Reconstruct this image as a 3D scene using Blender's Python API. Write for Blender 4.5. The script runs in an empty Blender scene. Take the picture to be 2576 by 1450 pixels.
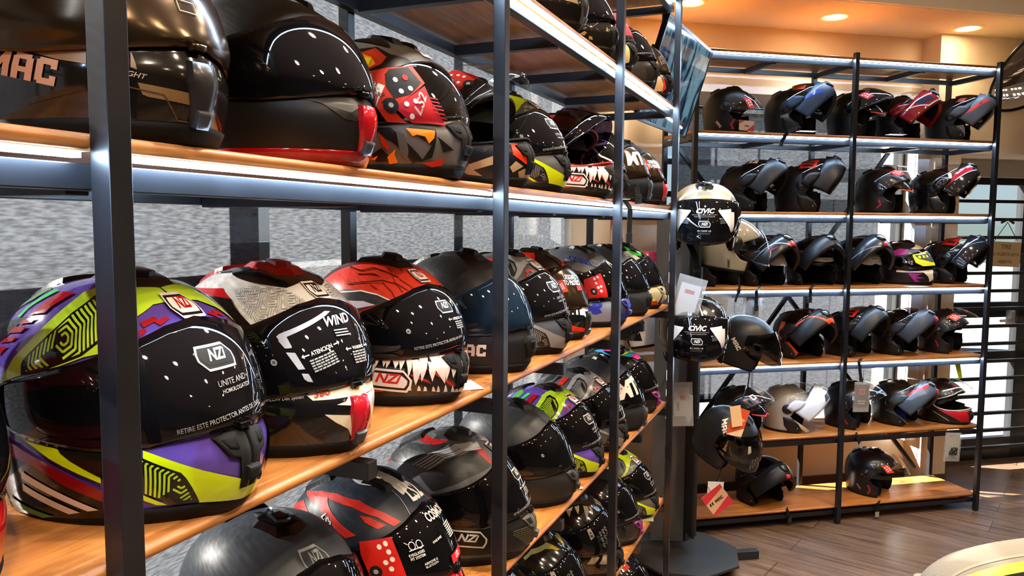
import bpy, bmesh, math, random
import numpy as np
from mathutils import Vector, Matrix
from mathutils.geometry import tessellate_polygon

S = bpy.context.scene
COL = S.collection
PI = math.pi
rad = math.radians

# ------------------------------------------------------------------ camera
CAM_H = 1.6918
PITCH, ROLL = 0.0814, 0.0063
cam_d = bpy.data.cameras.new('camera')
cam = bpy.data.objects.new('camera', cam_d)
COL.objects.link(cam)
cam_d.sensor_width = 36.0
cam_d.lens = 1933.13 * 36.0 / 2576.0
cam_d.clip_start = 0.02
_F = Vector((0, math.cos(PITCH), -math.sin(PITCH)))
_R0 = Vector((1, 0, 0))
_U0 = Vector((0, math.sin(PITCH), math.cos(PITCH)))
_R = _R0 * math.cos(ROLL) + _U0 * math.sin(ROLL)
_U = _U0 * math.cos(ROLL) - _R0 * math.sin(ROLL)
_m = Matrix((( _R.x, _U.x, -_F.x, 0), (_R.y, _U.y, -_F.y, 0), (_R.z, _U.z, -_F.z, CAM_H), (0, 0, 0, 1)))
cam.matrix_world = _m
S.camera = cam

# ------------------------------------------------------------------ light and exposure
S.view_settings.view_transform = 'Standard'
S.view_settings.look = 'None'
S.view_settings.gamma = 1.0
S.view_settings.use_curve_mapping = False
S.view_settings.exposure = 1.45
LED_E, SPOT_W, SUN_E, SKY_E = 50.0, 13.0, 30.0, 1.6
world = bpy.data.worlds.new('world')
S.world = world
world.use_nodes = True
_bg = world.node_tree.nodes['Background']
_sky = world.node_tree.nodes.new('ShaderNodeTexSky')
_sky.sky_type = 'HOSEK_WILKIE'
_sky.turbidity = 3.0
_sky.sun_direction = Vector((-0.88, 0.20, 0.50)).normalized()
world.node_tree.links.new(_sky.outputs[0], _bg.inputs[0])
_bg.inputs[1].default_value = SKY_E
sun_d = bpy.data.lights.new('sun', 'SUN')
sun_d.energy = SUN_E
sun_d.angle = rad(0.6)
sun_d.color = (1.0, 0.96, 0.88)
sun = bpy.data.objects.new('sun', sun_d)
COL.objects.link(sun)
sun.rotation_euler = Vector((-0.88, 0.20, 0.50)).to_track_quat('Z', 'Y').to_euler()
try:
    S.cycles.max_bounces = 8
    S.cycles.diffuse_bounces = 4
    S.cycles.glossy_bounces = 3
    S.cycles.transparent_max_bounces = 16
    S.cycles.transmission_bounces = 4
    S.cycles.sample_clamp_indirect = 6.0
    S.cycles.caustics_reflective = False
    S.cycles.caustics_refractive = False
except Exception:
    pass

# ------------------------------------------------------------------ frames of the two racks
YL, YR = 0.39651, 1.34110
RX0, RY0 = 0.94266, 4.04966
sL, cL, sR, cR = math.sin(YL), math.cos(YL), math.sin(YR), math.cos(YR)
def Lp(u, v, z=0.0): return Vector((u * sL + v * cL, u * cL - v * sL, z))
def Rp(u, v, z=0.0): return Vector((RX0 + u * sR + v * cR, RY0 + u * cR - v * sR, z))
# local x runs along a rack, local y runs away from the aisle towards the wall
ML = Matrix(((sL, -cL, 0, 0), (cL, sL, 0, 0), (0, 0, 1, 0), (0, 0, 0, 1)))
MR = Matrix.Translation((RX0, RY0, 0)) @ Matrix(((sR, -cR, 0, 0), (cR, sR, 0, 0), (0, 0, 1, 0), (0, 0, 0, 1)))
LEV = [2.607, 2.181, 1.7577, 1.3445, 0.926, 0.501, 0.0834]   # underside of each board
BT = 0.018                                                   # board thickness

# ------------------------------------------------------------------ materials
MATS = {}
def lin(c):
    return tuple(((x / 12.92) if x <= 0.04045 else ((x + 0.055) / 1.055) ** 2.4) for x in c)
def hexc(h):
    return lin(tuple(int(h[i:i + 2], 16) / 255 for i in (0, 2, 4)))
def newmat(name):
    m = bpy.data.materials.new(name); m.use_nodes = True
    return m, m.node_tree.nodes, m.node_tree.links, m.node_tree.nodes['Principled BSDF']
def paint(h, fin='g'):
    """fin: g glossy lacquer, m matte lacquer, s satin, r rubber/fabric, p paper"""
    k = h + fin
    if k in MATS: return MATS[k]
    m, n, l, b = newmat('paint_' + k)
    b.inputs['Base Color'].default_value = (*hexc(h), 1)
    rough = {'g': .12, 'm': .42, 's': .3, 'r': .8, 'p': .6}[fin]
    b.inputs['Roughness'].default_value = rough
    b.inputs['Specular IOR Level'].default_value = {'g': .5, 'm': .32, 's': .4, 'r': .25, 'p': .3}[fin]
    if fin == 'g':
        b.inputs['Coat Weight'].default_value = .35; b.inputs['Coat Roughness'].default_value = .04
    if fin in 'mr':
        t = n.new('ShaderNodeTexNoise'); t.inputs['Scale'].default_value = 900 if fin == 'm' else 420
        bp = n.new('ShaderNodeBump'); bp.inputs['Strength'].default_value = .04 if fin == 'm' else .25; bp.inputs['Distance'].default_value = .001
        tc = n.new('ShaderNodeTexCoord'); l.new(tc.outputs['Object'], t.inputs['Vector'])
        l.new(t.outputs[0], bp.inputs['Height']); l.new(bp.outputs[0], b.inputs['Normal'])
    MATS[k] = m
    return m
def rim_factor(n, l, f0=.04):
    """mirror share of a thin clear sheet, the same from both sides"""
    lw = n.new('ShaderNodeLayerWeight'); lw.inputs[0].default_value = .5
    pw = n.new('ShaderNodeMath'); pw.operation = 'POWER'; l.new(lw.outputs['Facing'], pw.inputs[0]); pw.inputs[1].default_value = 4.0
    ma = n.new('ShaderNodeMath'); ma.operation = 'MULTIPLY_ADD'; l.new(pw.outputs[0], ma.inputs[0]); ma.inputs[1].default_value = .9 - f0; ma.inputs[2].default_value = f0
    return ma
def visor_mat(kind):
    k = 'visor_' + kind
    if k in MATS: return MATS[k]
    m, n, l, b = newmat(k)
    b.inputs['Roughness'].default_value = .03
    if kind == 'dark':
        b.inputs['Base Color'].default_value = (.003, .003, .004, 1); b.inputs['Specular IOR Level'].default_value = .42
    elif kind == 'iridium':
        b.inputs['Base Color'].default_value = (.012, .028, .05, 1); b.inputs['Metallic'].default_value = .5
    elif kind == 'bronze':
        b.inputs['Base Color'].default_value = (.055, .033, .016, 1); b.inputs['Metallic'].default_value = .75; b.inputs['Roughness'].default_value = .2
    else:
        out = n['Material Output']
        tr = n.new('ShaderNodeBsdfTransparent')
        tr.inputs[0].default_value = {'clear': (.9, .92, .93, 1), 'smoke': (.16, .15, .17, 1), 'violet': (.07, .05, .12, 1), 'film': (.75, .72, .66, 1), 'bag': (.9, .92, .95, 1)}[kind]
        gl = n.new('ShaderNodeBsdfGlossy'); gl.inputs['Roughness'].default_value = .03 if kind != 'bag' else .12
        lw = rim_factor(n, l, .06 if kind != 'bag' else .12)
        mx = n.new('ShaderNodeMixShader')
        l.new(lw.outputs[0], mx.inputs[0]); l.new(tr.outputs[0], mx.inputs[1]); l.new(gl.outputs[0], mx.inputs[2])
        if kind in ('film', 'bag'):
            df = n.new('ShaderNodeBsdfDiffuse'); df.inputs[0].default_value = (.75, .72, .66, 1) if kind == 'film' else (.85, .88, .9, 1)
            m2 = n.new('ShaderNodeMixShader'); m2.inputs[0].default_value = .5 if kind == 'film' else .22
            l.new(mx.outputs[0], m2.inputs[1]); l.new(df.outputs[0], m2.inputs[2]); l.new(m2.outputs[0], out.inputs[0])
            if kind == 'bag':
                t = n.new('ShaderNodeTexNoise'); t.inputs['Scale'].default_value = 60
                tc = n.new('ShaderNodeTexCoord'); l.new(tc.outputs['Object'], t.inputs['Vector'])
                bp = n.new('ShaderNodeBump'); bp.inputs['Strength'].default_value = .7; bp.inputs['Distance'].default_value = .004
                l.new(t.outputs[0], bp.inputs['Height']); l.new(bp.outputs[0], gl.inputs['Normal'])
        else:
            l.new(mx.outputs[0], out.inputs[0])
    MATS[k] = m
    return m
def wood_mat(name, ca, cb, cd, axis, rough=.42, scale=1.0, bump=.15, knots=True):
    """board grain along object axis 0 (x)"""
    m, n, l, b = newmat(name)
    tc = n.new('ShaderNodeTexCoord'); mp = n.new('ShaderNodeMapping')
    mp.inputs['Scale'].default_value = {0: (1.2, 14, 14), 1: (14, 1.2, 14)}[axis]
    l.new(tc.outputs['Object'], mp.inputs[0])
    t1 = n.new('ShaderNodeTexNoise'); t1.inputs['Scale'].default_value = 2.2 * scale; t1.inputs['Detail'].default_value = 6; t1.inputs['Distortion'].default_value = 1.2
    t2 = n.new('ShaderNodeTexNoise'); t2.inputs['Scale'].default_value = 11 * scale; t2.inputs['Detail'].default_value = 4
    l.new(mp.outputs[0], t1.inputs['Vector']); l.new(mp.outputs[0], t2.inputs['Vector'])
    cr = n.new('ShaderNodeValToRGB')
    cr.color_ramp.elements[0].position = .3; cr.color_ramp.elements[0].color = (*ca, 1)
    cr.color_ramp.elements[1].position = .7; cr.color_ramp.elements[1].color = (*cb, 1)
    mi = n.new('ShaderNodeMix'); mi.data_type = 'RGBA'; mi.blend_type = 'MULTIPLY'; mi.inputs[0].default_value = .45
    c2 = n.new('ShaderNodeValToRGB'); c2.color_ramp.elements[0].position = .35; c2.color_ramp.elements[0].color = (.45, .38, .32, 1); c2.color_ramp.elements[1].position = .6; c2.color_ramp.elements[1].color = (1, 1, 1, 1)
    l.new(t1.outputs[0], cr.inputs[0]); l.new(t2.outputs[0], c2.inputs[0])
    l.new(cr.outputs[0], mi.inputs[6]); l.new(c2.outputs[0], mi.inputs[7])
    last = mi.outputs[2]
    if knots:
        v = n.new('ShaderNodeTexVoronoi'); v.inputs['Scale'].default_value = 1.0
        m3 = n.new('ShaderNodeMapping'); m3.inputs['Scale'].default_value = (2.6, 6, 6) if axis == 0 else (6, 2.6, 6)
        l.new(tc.outputs['Object'], m3.inputs[0]); l.new(m3.outputs[0], v.inputs['Vector'])
        c3 = n.new('ShaderNodeValToRGB'); c3.color_ramp.elements[0].position = .04; c3.color_ramp.elements[0].color = (*cd, 1); c3.color_ramp.elements[1].position = .11; c3.color_ramp.elements[1].color = (1, 1, 1, 1)
        l.new(v.outputs['Distance'], c3.inputs[0])
        mj = n.new('ShaderNodeMix'); mj.data_type = 'RGBA'; mj.blend_type = 'MULTIPLY'; mj.inputs[0].default_value = .8
        l.new(last, mj.inputs[6]); l.new(c3.outputs[0], mj.inputs[7]); last = mj.outputs[2]
    l.new(last, b.inputs['Base Color'])
    b.inputs['Roughness'].default_value = rough
    b.inputs['Coat Weight'].default_value = .08; b.inputs['Coat Roughness'].default_value = .25
    bp = n.new('ShaderNodeBump'); bp.inputs['Strength'].default_value = bump; bp.inputs['Distance'].default_value = .002
    l.new(t2.outputs[0], bp.inputs['Height']); l.new(bp.outputs[0], b.inputs['Normal'])
    return m
M_WOOD = wood_mat('shelf_pine', (.36, .125, .026), (.56, .23, .055), (.22, .11, .07), 0)
def metal_mat():
    m, n, l, b = newmat('black_painted_steel')
    t = n.new('ShaderNodeTexNoise'); t.inputs['Scale'].default_value = 14; t.inputs['Detail'].default_value = 5
    tc = n.new('ShaderNodeTexCoord'); l.new(tc.outputs['Object'], t.inputs['Vector'])
    cr = n.new('ShaderNodeValToRGB'); cr.color_ramp.elements[0].position = .35; cr.color_ramp.elements[0].color = (.006, .006, .008, 1)
    cr.color_ramp.elements[1].position = .75; cr.color_ramp.elements[1].color = (.012, .012, .015, 1)
    l.new(t.outputs[0], cr.inputs[0]); l.new(cr.outputs[0], b.inputs['Base Color'])
    b.inputs['Roughness'].default_value = .38
    bp = n.new('ShaderNodeBump'); bp.inputs['Strength'].default_value = .2; bp.inputs['Distance'].default_value = .002
    l.new(t.outputs[0], bp.inputs['Height']); l.new(bp.outputs[0], b.inputs['Normal'])
    return m
M_STEEL = metal_mat()
def emis(name, col, e):
    m = bpy.data.materials.new(name); m.use_nodes = True
    n = m.node_tree.nodes; n.clear(); o = n.new('ShaderNodeOutputMaterial'); em = n.new('ShaderNodeEmission')
    em.inputs[0].default_value = (*col, 1); em.inputs[1].default_value = e
    m.node_tree.links.new(em.outputs[0], o.inputs[0])
    return m
M_LED = emis('led_strip_glow', (.50, .72, 1.0), LED_E)
M_LAMP = emis('downlight_glow', (1.0, .75, .45), 30.0)
def plaster(name, c, sc=30, bump=.1, rough=.85):
    m, n, l, b = newmat(name)
    b.inputs['Base Color'].default_value = (*c, 1); b.inputs['Roughness'].default_value = rough
    t = n.new('ShaderNodeTexNoise'); t.inputs['Scale'].default_value = sc; t.inputs['Detail'].default_value = 6
    tc = n.new('ShaderNodeTexCoord'); l.new(tc.outputs['Object'], t.inputs['Vector'])
    bp = n.new('ShaderNodeBump'); bp.inputs['Strength'].default_value = bump; bp.inputs['Distance'].default_value = .004
    l.new(t.outputs[0], bp.inputs['Height']); l.new(bp.outputs[0], b.inputs['Normal'])
    return m
M_WALL = plaster('cream_wall_paint', (.74, .62, .46))
M_CEIL = plaster('ceiling_paint', (.80, .68, .50))
M_DARKWALL = plaster('shop_back_wall', (.22, .19, .16))
M_TRIM = plaster('cream_moulding_paint', (.92, .82, .58), rough=.5)
M_WHITE = plaster('white_paint', (.8, .8, .8), rough=.45)
def floor_mat():
    m, n, l, b = newmat('laminate_planks')
    tc = n.new('ShaderNodeTexCoord'); mp = n.new('ShaderNodeMapping')
    l.new(tc.outputs['Object'], mp.inputs[0])
    br = n.new('ShaderNodeTexBrick'); br.offset = .37; br.inputs['Scale'].default_value = 1
    br.inputs['Brick Width'].default_value = 1.25; br.inputs['Row Height'].default_value = .19; br.inputs['Mortar Size'].default_value = .0022
    br.inputs['Color1'].default_value = (.12, .075, .048, 1); br.inputs['Color2'].default_value = (.19, .125, .088, 1); br.inputs['Mortar'].default_value = (.03, .018, .012, 1)
    l.new(mp.outputs[0], br.inputs['Vector'])
    m2 = n.new('ShaderNodeMapping'); m2.inputs['Scale'].default_value = (1.0, 16, 1); l.new(tc.outputs['Object'], m2.inputs[0])
    t = n.new('ShaderNodeTexNoise'); t.inputs['Scale'].default_value = 3; t.inputs['Detail'].default_value = 8; t.inputs['Distortion'].default_value = .8
    l.new(m2.outputs[0], t.inputs['Vector'])
    cr = n.new('ShaderNodeValToRGB'); cr.color_ramp.elements[0].position = .32; cr.color_ramp.elements[0].color = (.45, .42, .4, 1); cr.color_ramp.elements[1].position = .68; cr.color_ramp.elements[1].color = (1.25, 1.2, 1.15, 1)
    l.new(t.outputs[0], cr.inputs[0])
    mi = n.new('ShaderNodeMix'); mi.data_type = 'RGBA'; mi.blend_type = 'MULTIPLY'; mi.inputs[0].default_value = 1
    l.new(br.outputs[0], mi.inputs[6]); l.new(cr.outputs[0], mi.inputs[7]); l.new(mi.outputs[2], b.inputs['Base Color'])
    b.inputs['Roughness'].default_value = .3
    bp = n.new('ShaderNodeBump'); bp.inputs['Strength'].default_value = .12; bp.inputs['Distance'].default_value = .002
    l.new(t.outputs[0], bp.inputs['Height']); l.new(bp.outputs[0], b.inputs['Normal'])
    return m
M_FLOOR = floor_mat()
def shade_mat(name, transp, c):
    m = bpy.data.materials.new(name); m.use_nodes = True
    n = m.node_tree.nodes; l = m.node_tree.links; n.clear()
    o = n.new('ShaderNodeOutputMaterial'); tr = n.new('ShaderNodeBsdfTransparent'); tl = n.new('ShaderNodeBsdfTranslucent'); df = n.new('ShaderNodeBsdfDiffuse')
    tl.inputs[0].default_value = (*c, 1)
    tc = n.new('ShaderNodeTexCoord')
    w = n.new('ShaderNodeTexWave'); w.bands_direction = 'Z'; w.inputs['Scale'].default_value = 190; w.inputs['Distortion'].default_value = 1.0; w.inputs['Detail'].default_value = 2
    w2 = n.new('ShaderNodeTexNoise'); w2.inputs['Scale'].default_value = 170; w2.inputs['Detail'].default_value = 2
    mp = n.new('ShaderNodeMapping'); mp.inputs['Scale'].default_value = (.4, 1, 2.4)
    l.new(tc.outputs['Object'], w.inputs['Vector']); l.new(tc.outputs['Object'], mp.inputs[0]); l.new(mp.outputs[0], w2.inputs['Vector'])
    mu = n.new('ShaderNodeMath'); mu.operation = 'MULTIPLY'; l.new(w.outputs['Fac'], mu.inputs[0]); l.new(w2.outputs[0], mu.inputs[1])
    mr = n.new('ShaderNodeMapRange'); mr.inputs[1].default_value = 0; mr.inputs[2].default_value = .55; mr.inputs[3].default_value = transp * 1.6; mr.inputs[4].default_value = transp * .5
    l.new(mu.outputs[0], mr.inputs[0])
    w3 = n.new('ShaderNodeTexNoise'); w3.inputs['Scale'].default_value = 150; w3.inputs['Detail'].default_value = 3
    m3 = n.new('ShaderNodeMapping'); m3.inputs['Scale'].default_value = (.3, 1, 1.6); l.new(tc.outputs['Object'], m3.inputs[0]); l.new(m3.outputs[0], w3.inputs['Vector'])
    cr = n.new('ShaderNodeValToRGB'); cr.color_ramp.elements[0].position = .38; cr.color_ramp.elements[0].color = (c[0] * .62, c[1] * .62, c[2] * .64, 1); cr.color_ramp.elements[1].position = .62; cr.color_ramp.elements[1].color = (c[0] * 1.35, c[1] * 1.35, c[2] * 1.35, 1)
    l.new(w3.outputs[0], cr.inputs[0]); l.new(cr.outputs[0], df.inputs[0]); l.new(cr.outputs[0], tl.inputs[0])
    a = n.new('ShaderNodeMixShader'); a.inputs[0].default_value = .5; l.new(df.outputs[0], a.inputs[1]); l.new(tl.outputs[0], a.inputs[2])
    b2 = n.new('ShaderNodeMixShader'); l.new(mr.outputs[0], b2.inputs[0]); l.new(a.outputs[0], b2.inputs[1]); l.new(tr.outputs[0], b2.inputs[2])
    l.new(b2.outputs[0], o.inputs[0])
    return m
M_SHADE = shade_mat('sunscreen_weave', .27, (.075, .08, .088))
def glass_mat():
    m = bpy.data.materials.new('window_glass'); m.use_nodes = True
    n = m.node_tree.nodes; l = m.node_tree.links; n.clear()
    o = n.new('ShaderNodeOutputMaterial'); tr = n.new('ShaderNodeBsdfTransparent'); gl = n.new('ShaderNodeBsdfGlossy'); fr = rim_factor(n, l, .05); mx = n.new('ShaderNodeMixShader')
    gl.inputs['Roughness'].default_value = .02
    l.new(fr.outputs[0], mx.inputs[0]); l.new(tr.outputs[0], mx.inputs[1]); l.new(gl.outputs[0], mx.inputs[2]); l.new(mx.outputs[0], o.inputs[0])
    return m
M_GLASS = glass_mat()

# ------------------------------------------------------------------ generic mesh helpers
def bmnew(): return bmesh.new()
def finish(name, bm, mats, parent=None, M=None, smooth=False, bevel=0.0, kind=None):
    me = bpy.data.meshes.new(name)
    bm.to_mesh(me); bm.free()
    if not isinstance(mats, (list, tuple)): mats = [mats]
    for m in mats: me.materials.append(m)
    if smooth:
        me.polygons.foreach_set('use_smooth', [True] * len(me.polygons))
    return link(name, me, parent, M, bevel, kind)
def link(name, me, parent=None, M=None, bevel=0.0, kind=None):
    o = bpy.data.objects.new(name, me)
    COL.objects.link(o)
    if parent is not None: o.parent = parent
    if M is not None: o.matrix_local = M
    if bevel:
        b = o.modifiers.new('bevel', 'BEVEL'); b.width = bevel; b.segments = 2; b.limit_method = 'ANGLE'
    if kind: o['kind'] = kind
    return o
def box(bm, x0, x1, y0, y1, z0, z1, mi=0):
    vs = [bm.verts.new((x, y, z)) for z in (z0, z1) for y in (y0, y1) for x in (x0, x1)]
    for q in ((0, 2, 3, 1), (4, 5, 7, 6), (0, 1, 5, 4), (2, 6, 7, 3), (0, 4, 6, 2), (1, 3, 7, 5)):
        f = bm.faces.new([vs[i] for i in q]); f.material_index = mi
    return vs
def obox(bm, a, b, w, d, up=Vector((0, 0, 1)), mi=0):
    """bar from a to b, section w x d"""
    a = Vector(a); b = Vector(b); t = (b - a).normalized()
    s = t.cross(up)
    if s.length < 1e-4: s = t.cross(Vector((0, 1, 0)))
    s.normalize(); n = s.cross(t)
    vs = [bm.verts.new(p + s * (i * w / 2) + n * (j * d / 2)) for p in (a, b) for i, j in ((-1, -1), (1, -1), (1, 1), (-1, 1))]
    for q in ((0, 1, 2, 3), (7, 6, 5, 4), (0, 4, 5, 1), (1, 5, 6, 2), (2, 6, 7, 3), (3, 7, 4, 0)):
        bm.faces.new([vs[i] for i in q]).material_index = mi
def tube(bm, pts, r, seg=8, mi=0, closed=False):
    pts = [Vector(p) for p in pts]; rings = []; n = len(pts)
    prev = None
    for i, p in enumerate(pts):
        if closed: t = pts[(i + 1) % n] - pts[i - 1]
        else: t = pts[min(i + 1, n - 1)] - pts[max(i - 1, 0)]
        t.normalize()
        if prev is None:
            s = t.cross(Vector((0, 0, 1)))
            if s.length < 1e-3: s = t.cross(Vector((1, 0, 0)))
        else: s = prev - t * prev.dot(t)
        s.normalize(); prev = s; q = t.cross(s)
        rr = r[i] if isinstance(r, (list, tuple)) else r
        rings.append([bm.verts.new(p + (s * math.cos(a) + q * math.sin(a)) * rr) for a in [2 * PI * k / seg for k in range(seg)]])
    for i in range(n if closed else n - 1):
        A, B = rings[i], rings[(i + 1) % n]
        for k in range(seg):
            f = bm.faces.new((A[k], A[(k + 1) % seg], B[(k + 1) % seg], B[k])); f.material_index = mi; f.smooth = True
    if not closed:
        bm.faces.new(rings[0]).material_index = mi; bm.faces.new(rings[-1][::-1]).material_index = mi
def prism(bm, poly, z0, z1, mi=0, M=None):
    A = [bm.verts.new((x, y, z0)) for x, y in poly]; B = [bm.verts.new((x, y, z1)) for x, y in poly]
    n = len(poly)
    bm.faces.new(A[::-1]).material_index = mi; bm.faces.new(B).material_index = mi
    for i in range(n): bm.faces.new((A[i], A[(i + 1) % n], B[(i + 1) % n], B[i])).material_index = mi
    if M is not None:
        bmesh.ops.transform(bm, matrix=M, verts=A + B)
def lathe(bm, prof, seg=24, mi=0, M=None):
    rings = []; allv = []
    for r, z in prof:
        if r < 1e-6: v = [bm.verts.new((0, 0, z))]
        else: v = [bm.verts.new((r * math.cos(2 * PI * k / seg), r * math.sin(2 * PI * k / seg), z)) for k in range(seg)]
        rings.append(v); allv += v
    for A, B in zip(rings, rings[1:]):
        for k in range(seg):
            q = (k + 1) % seg
            if len(A) == 1: f = bm.faces.new((A[0], B[q], B[k]))
            elif len(B) == 1: f = bm.faces.new((A[k], A[q], B[0]))
            else: f = bm.faces.new((A[k], A[q], B[q], B[k]))
            f.material_index = mi; f.smooth = True
    if M is not None: bmesh.ops.transform(bm, matrix=M, verts=allv)
def empty(name, label, cat, group=None, M=None):
    o = bpy.data.objects.new(name, None); COL.objects.link(o); o.empty_display_size = .05
    if M is not None: o.matrix_world = M
    o['label'] = label; o['category'] = cat
    if group: o['group'] = group
    return o
def tag(o, label, cat, group=None):
    o['label'] = label; o['category'] = cat
    if group: o['group'] = group
    return o

# ------------------------------------------------------------------ lettering as flat triangles
_TX = {}
def text_tris(s, h=1.0, bold=.0, shear=0.0, space=1.0):
    """list of triangles (2D) centred on the origin, capital height about h"""
    k = (s, bold, shear, space)
    if k not in _TX:
        cu = bpy.data.curves.new('lettering', 'FONT'); cu.body = s; cu.align_x = 'CENTER'; cu.align_y = 'CENTER'
        cu.offset = bold; cu.shear = shear; cu.space_character = space; cu.resolution_u = 3
        ob = bpy.data.objects.new('lettering', cu)
        me = bpy.data.meshes.new_from_object(ob)
        me.calc_loop_triangles()
        vs = [v.co.copy() for v in me.vertices]
        _TX[k] = [[(vs[i].x, vs[i].y) for i in t.vertices] for t in me.loop_triangles]
        bpy.data.objects.remove(ob); bpy.data.curves.remove(cu); bpy.data.meshes.remove(me)
    f = h / .69
    return [[(x * f, y * f) for x, y in t] for t in _TX[k]]
def xf(polys, cx=0, cz=0, ang=0, sx=1, sz=1):
    c, s = math.cos(rad(ang)), math.sin(rad(ang))
    return [[(cx + x * sx * c - z * sz * s, cz + x * sx * s + z * sz * c) for x, z in p] for p in polys]
def rect(x0, z0, x1, z1): return [(x0, z0), (x1, z0), (x1, z1), (x0, z1)]
def mac(h=1.0):
    g = [[(0, 0), (1.9, 0), (1.9, 3.6), (3.4, 1.6), (4.9, 3.6), (4.9, 0), (6.8, 0), (6.8, 7), (5.2, 7), (3.4, 4.4), (1.6, 7), (0, 7)]]
    a = [rect(0, 0, 1.9, 6), rect(3.9, 0, 5.8, 6), rect(.6, 5.4, 5.2, 7), rect(1.8, 2, 4, 3.4)]
    c = [rect(0, .7, 1.9, 6.3), rect(.7, 0, 5.4, 1.7), rect(.7, 5.3, 5.4, 7), rect(3.8, 0, 5.4, 2.6), rect(3.8, 4.4, 5.4, 7)]
    g += xf(a, 7.6) + xf(c, 14.2)
    return xf(g, -9.8 * h / 7, -3.5 * h / 7, 0, h / 7, h / 7)
def badge(w, h, fr=.16):
    """elongated hexagonal badge rings: outer, inner"""
    def hx(a, b, c): return [(-a, -b * .15), (-a + c, -b), (a - c * .3, -b), (a, -b * .4), (a, b * .15), (a - c, b), (-a + c * .3, b), (-a, b * .4)]
    return [hx(w / 2, h / 2, h * .4)], [hx(w / 2 - h * fr, h / 2 - h * fr, h * .32)]
def nzi(outer='F0F0F0g', mid='101010g', inner='F0F0F0g', ink='B01018g', w=5.0, cx=0, cz=0, ang=0, m='S', helm=True):
    h = w * .46
    a, b = badge(w, h, .1); _, c = badge(w, h, .2)
    out = [(m, outer, xf(a, cx, cz, ang)), (m, mid, xf(b, cx, cz, ang)), (m, inner, xf(c, cx, cz, ang)),
           (m, ink, xf(text_tris('NZi', h * .42, .035, .35), cx, cz + (.07 * h if helm else 0), ang))]
    return out

# ------------------------------------------------------------------ the helmet surface
_K = np.array([[0, .156, .133, .114], [.018, .170, .139, .118], [.045, .180, .144, .121], [.080, .182, .148, .124], [.115, .173, .151, .127], [.150, .157, .149, .126],
               [.180, .137, .141, .120], [.208, .109, .124, .106], [.230, .077, .098, .084], [.2445, .043, .064, .055], [.252, 0, 0, 0]])
def _lut(K, n=40):
    P = np.vstack([2 * K[0] - K[1], K, [K[-1][0] - .0, -K[-2][1], -K[-2][2], -K[-2][3]]])
    P[-1][0] = K[-2][0]
    out = []
    for i in range(1, len(P) - 2):
        p0, p1, p2, p3 = P[i - 1], P[i], P[i + 1], P[i + 2]
        for t in np.linspace(0, 1, n, endpoint=False):
            out.append(.5 * ((2 * p1) + (-p0 + p2) * t + (2 * p0 - 5 * p1 + 4 * p2 - p3) * t * t + (-p0 + 3 * p1 - 3 * p2 + p3) * t ** 3))
    out.append(K[-1]); out = np.array(out)
    out[:, 1:] = np.maximum(out[:, 1:], 0)
    return out
class Shape:
    def __init__(s, K=_K, chin=.05, pw=1.0):
        s.L = _lut(K); d = np.sqrt(np.diff(s.L[:, 0]) ** 2 + np.diff(s.L[:, 3]) ** 2)
        s.A = np.concatenate([[0], np.cumsum(d)]); s.A /= s.A[-1]
        s.zmono = np.maximum.accumulate(s.L[:, 0] + np.arange(len(s.L)) * 1e-9)
        s.chin = chin
        s.top = s.zmono[-1]
    def s_of_z(s, z): return np.interp(z, s.zmono, s.A)
    def P(s, phi, t):
        z = np.interp(t, s.A, s.L[:, 0]); F = np.interp(t, s.A, s.L[:, 1]); B = np.interp(t, s.A, s.L[:, 2]); W = np.interp(t, s.A, s.L[:, 3])
        c, si = np.cos(phi), np.sin(phi)
        low = np.clip((.115 - z) / .03, 0, 1)
        F = F * (1 + s.chin * np.exp(-(phi / .28) ** 2) * low)
        cav = np.exp(-((z - .088) / .012) ** 2) * np.exp(-(phi / 1.6) ** 8) * .006
        x = np.where(c > 0, F * c, B * c); y = W * si
        k = 1 - cav / .15
        return np.stack([x * k, y * k, z], -1)
    def N(s, phi, t, e=.004):
        t1 = np.clip(t, .002, .992)
        a = s.P(phi + e * 4, t1) - s.P(phi - e * 4, t1); b = s.P(phi, t1 + e) - s.P(phi, t1 - e)
        n = np.cross(a, b); n /= np.maximum(np.linalg.norm(n, axis=-1, keepdims=True), 1e-9)
        top = (t > .992)[..., None]
        return np.where(top, np.array([0, 0, 1.0]), n)
    def at(s, phi, z, off):
        t = s.s_of_z(z); return s.P(phi, t) + s.N(phi, t) * off
SH = Shape()
SHJ = Shape(K=_K * np.array([1, .93, 1, 1]), chin=0)

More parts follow.
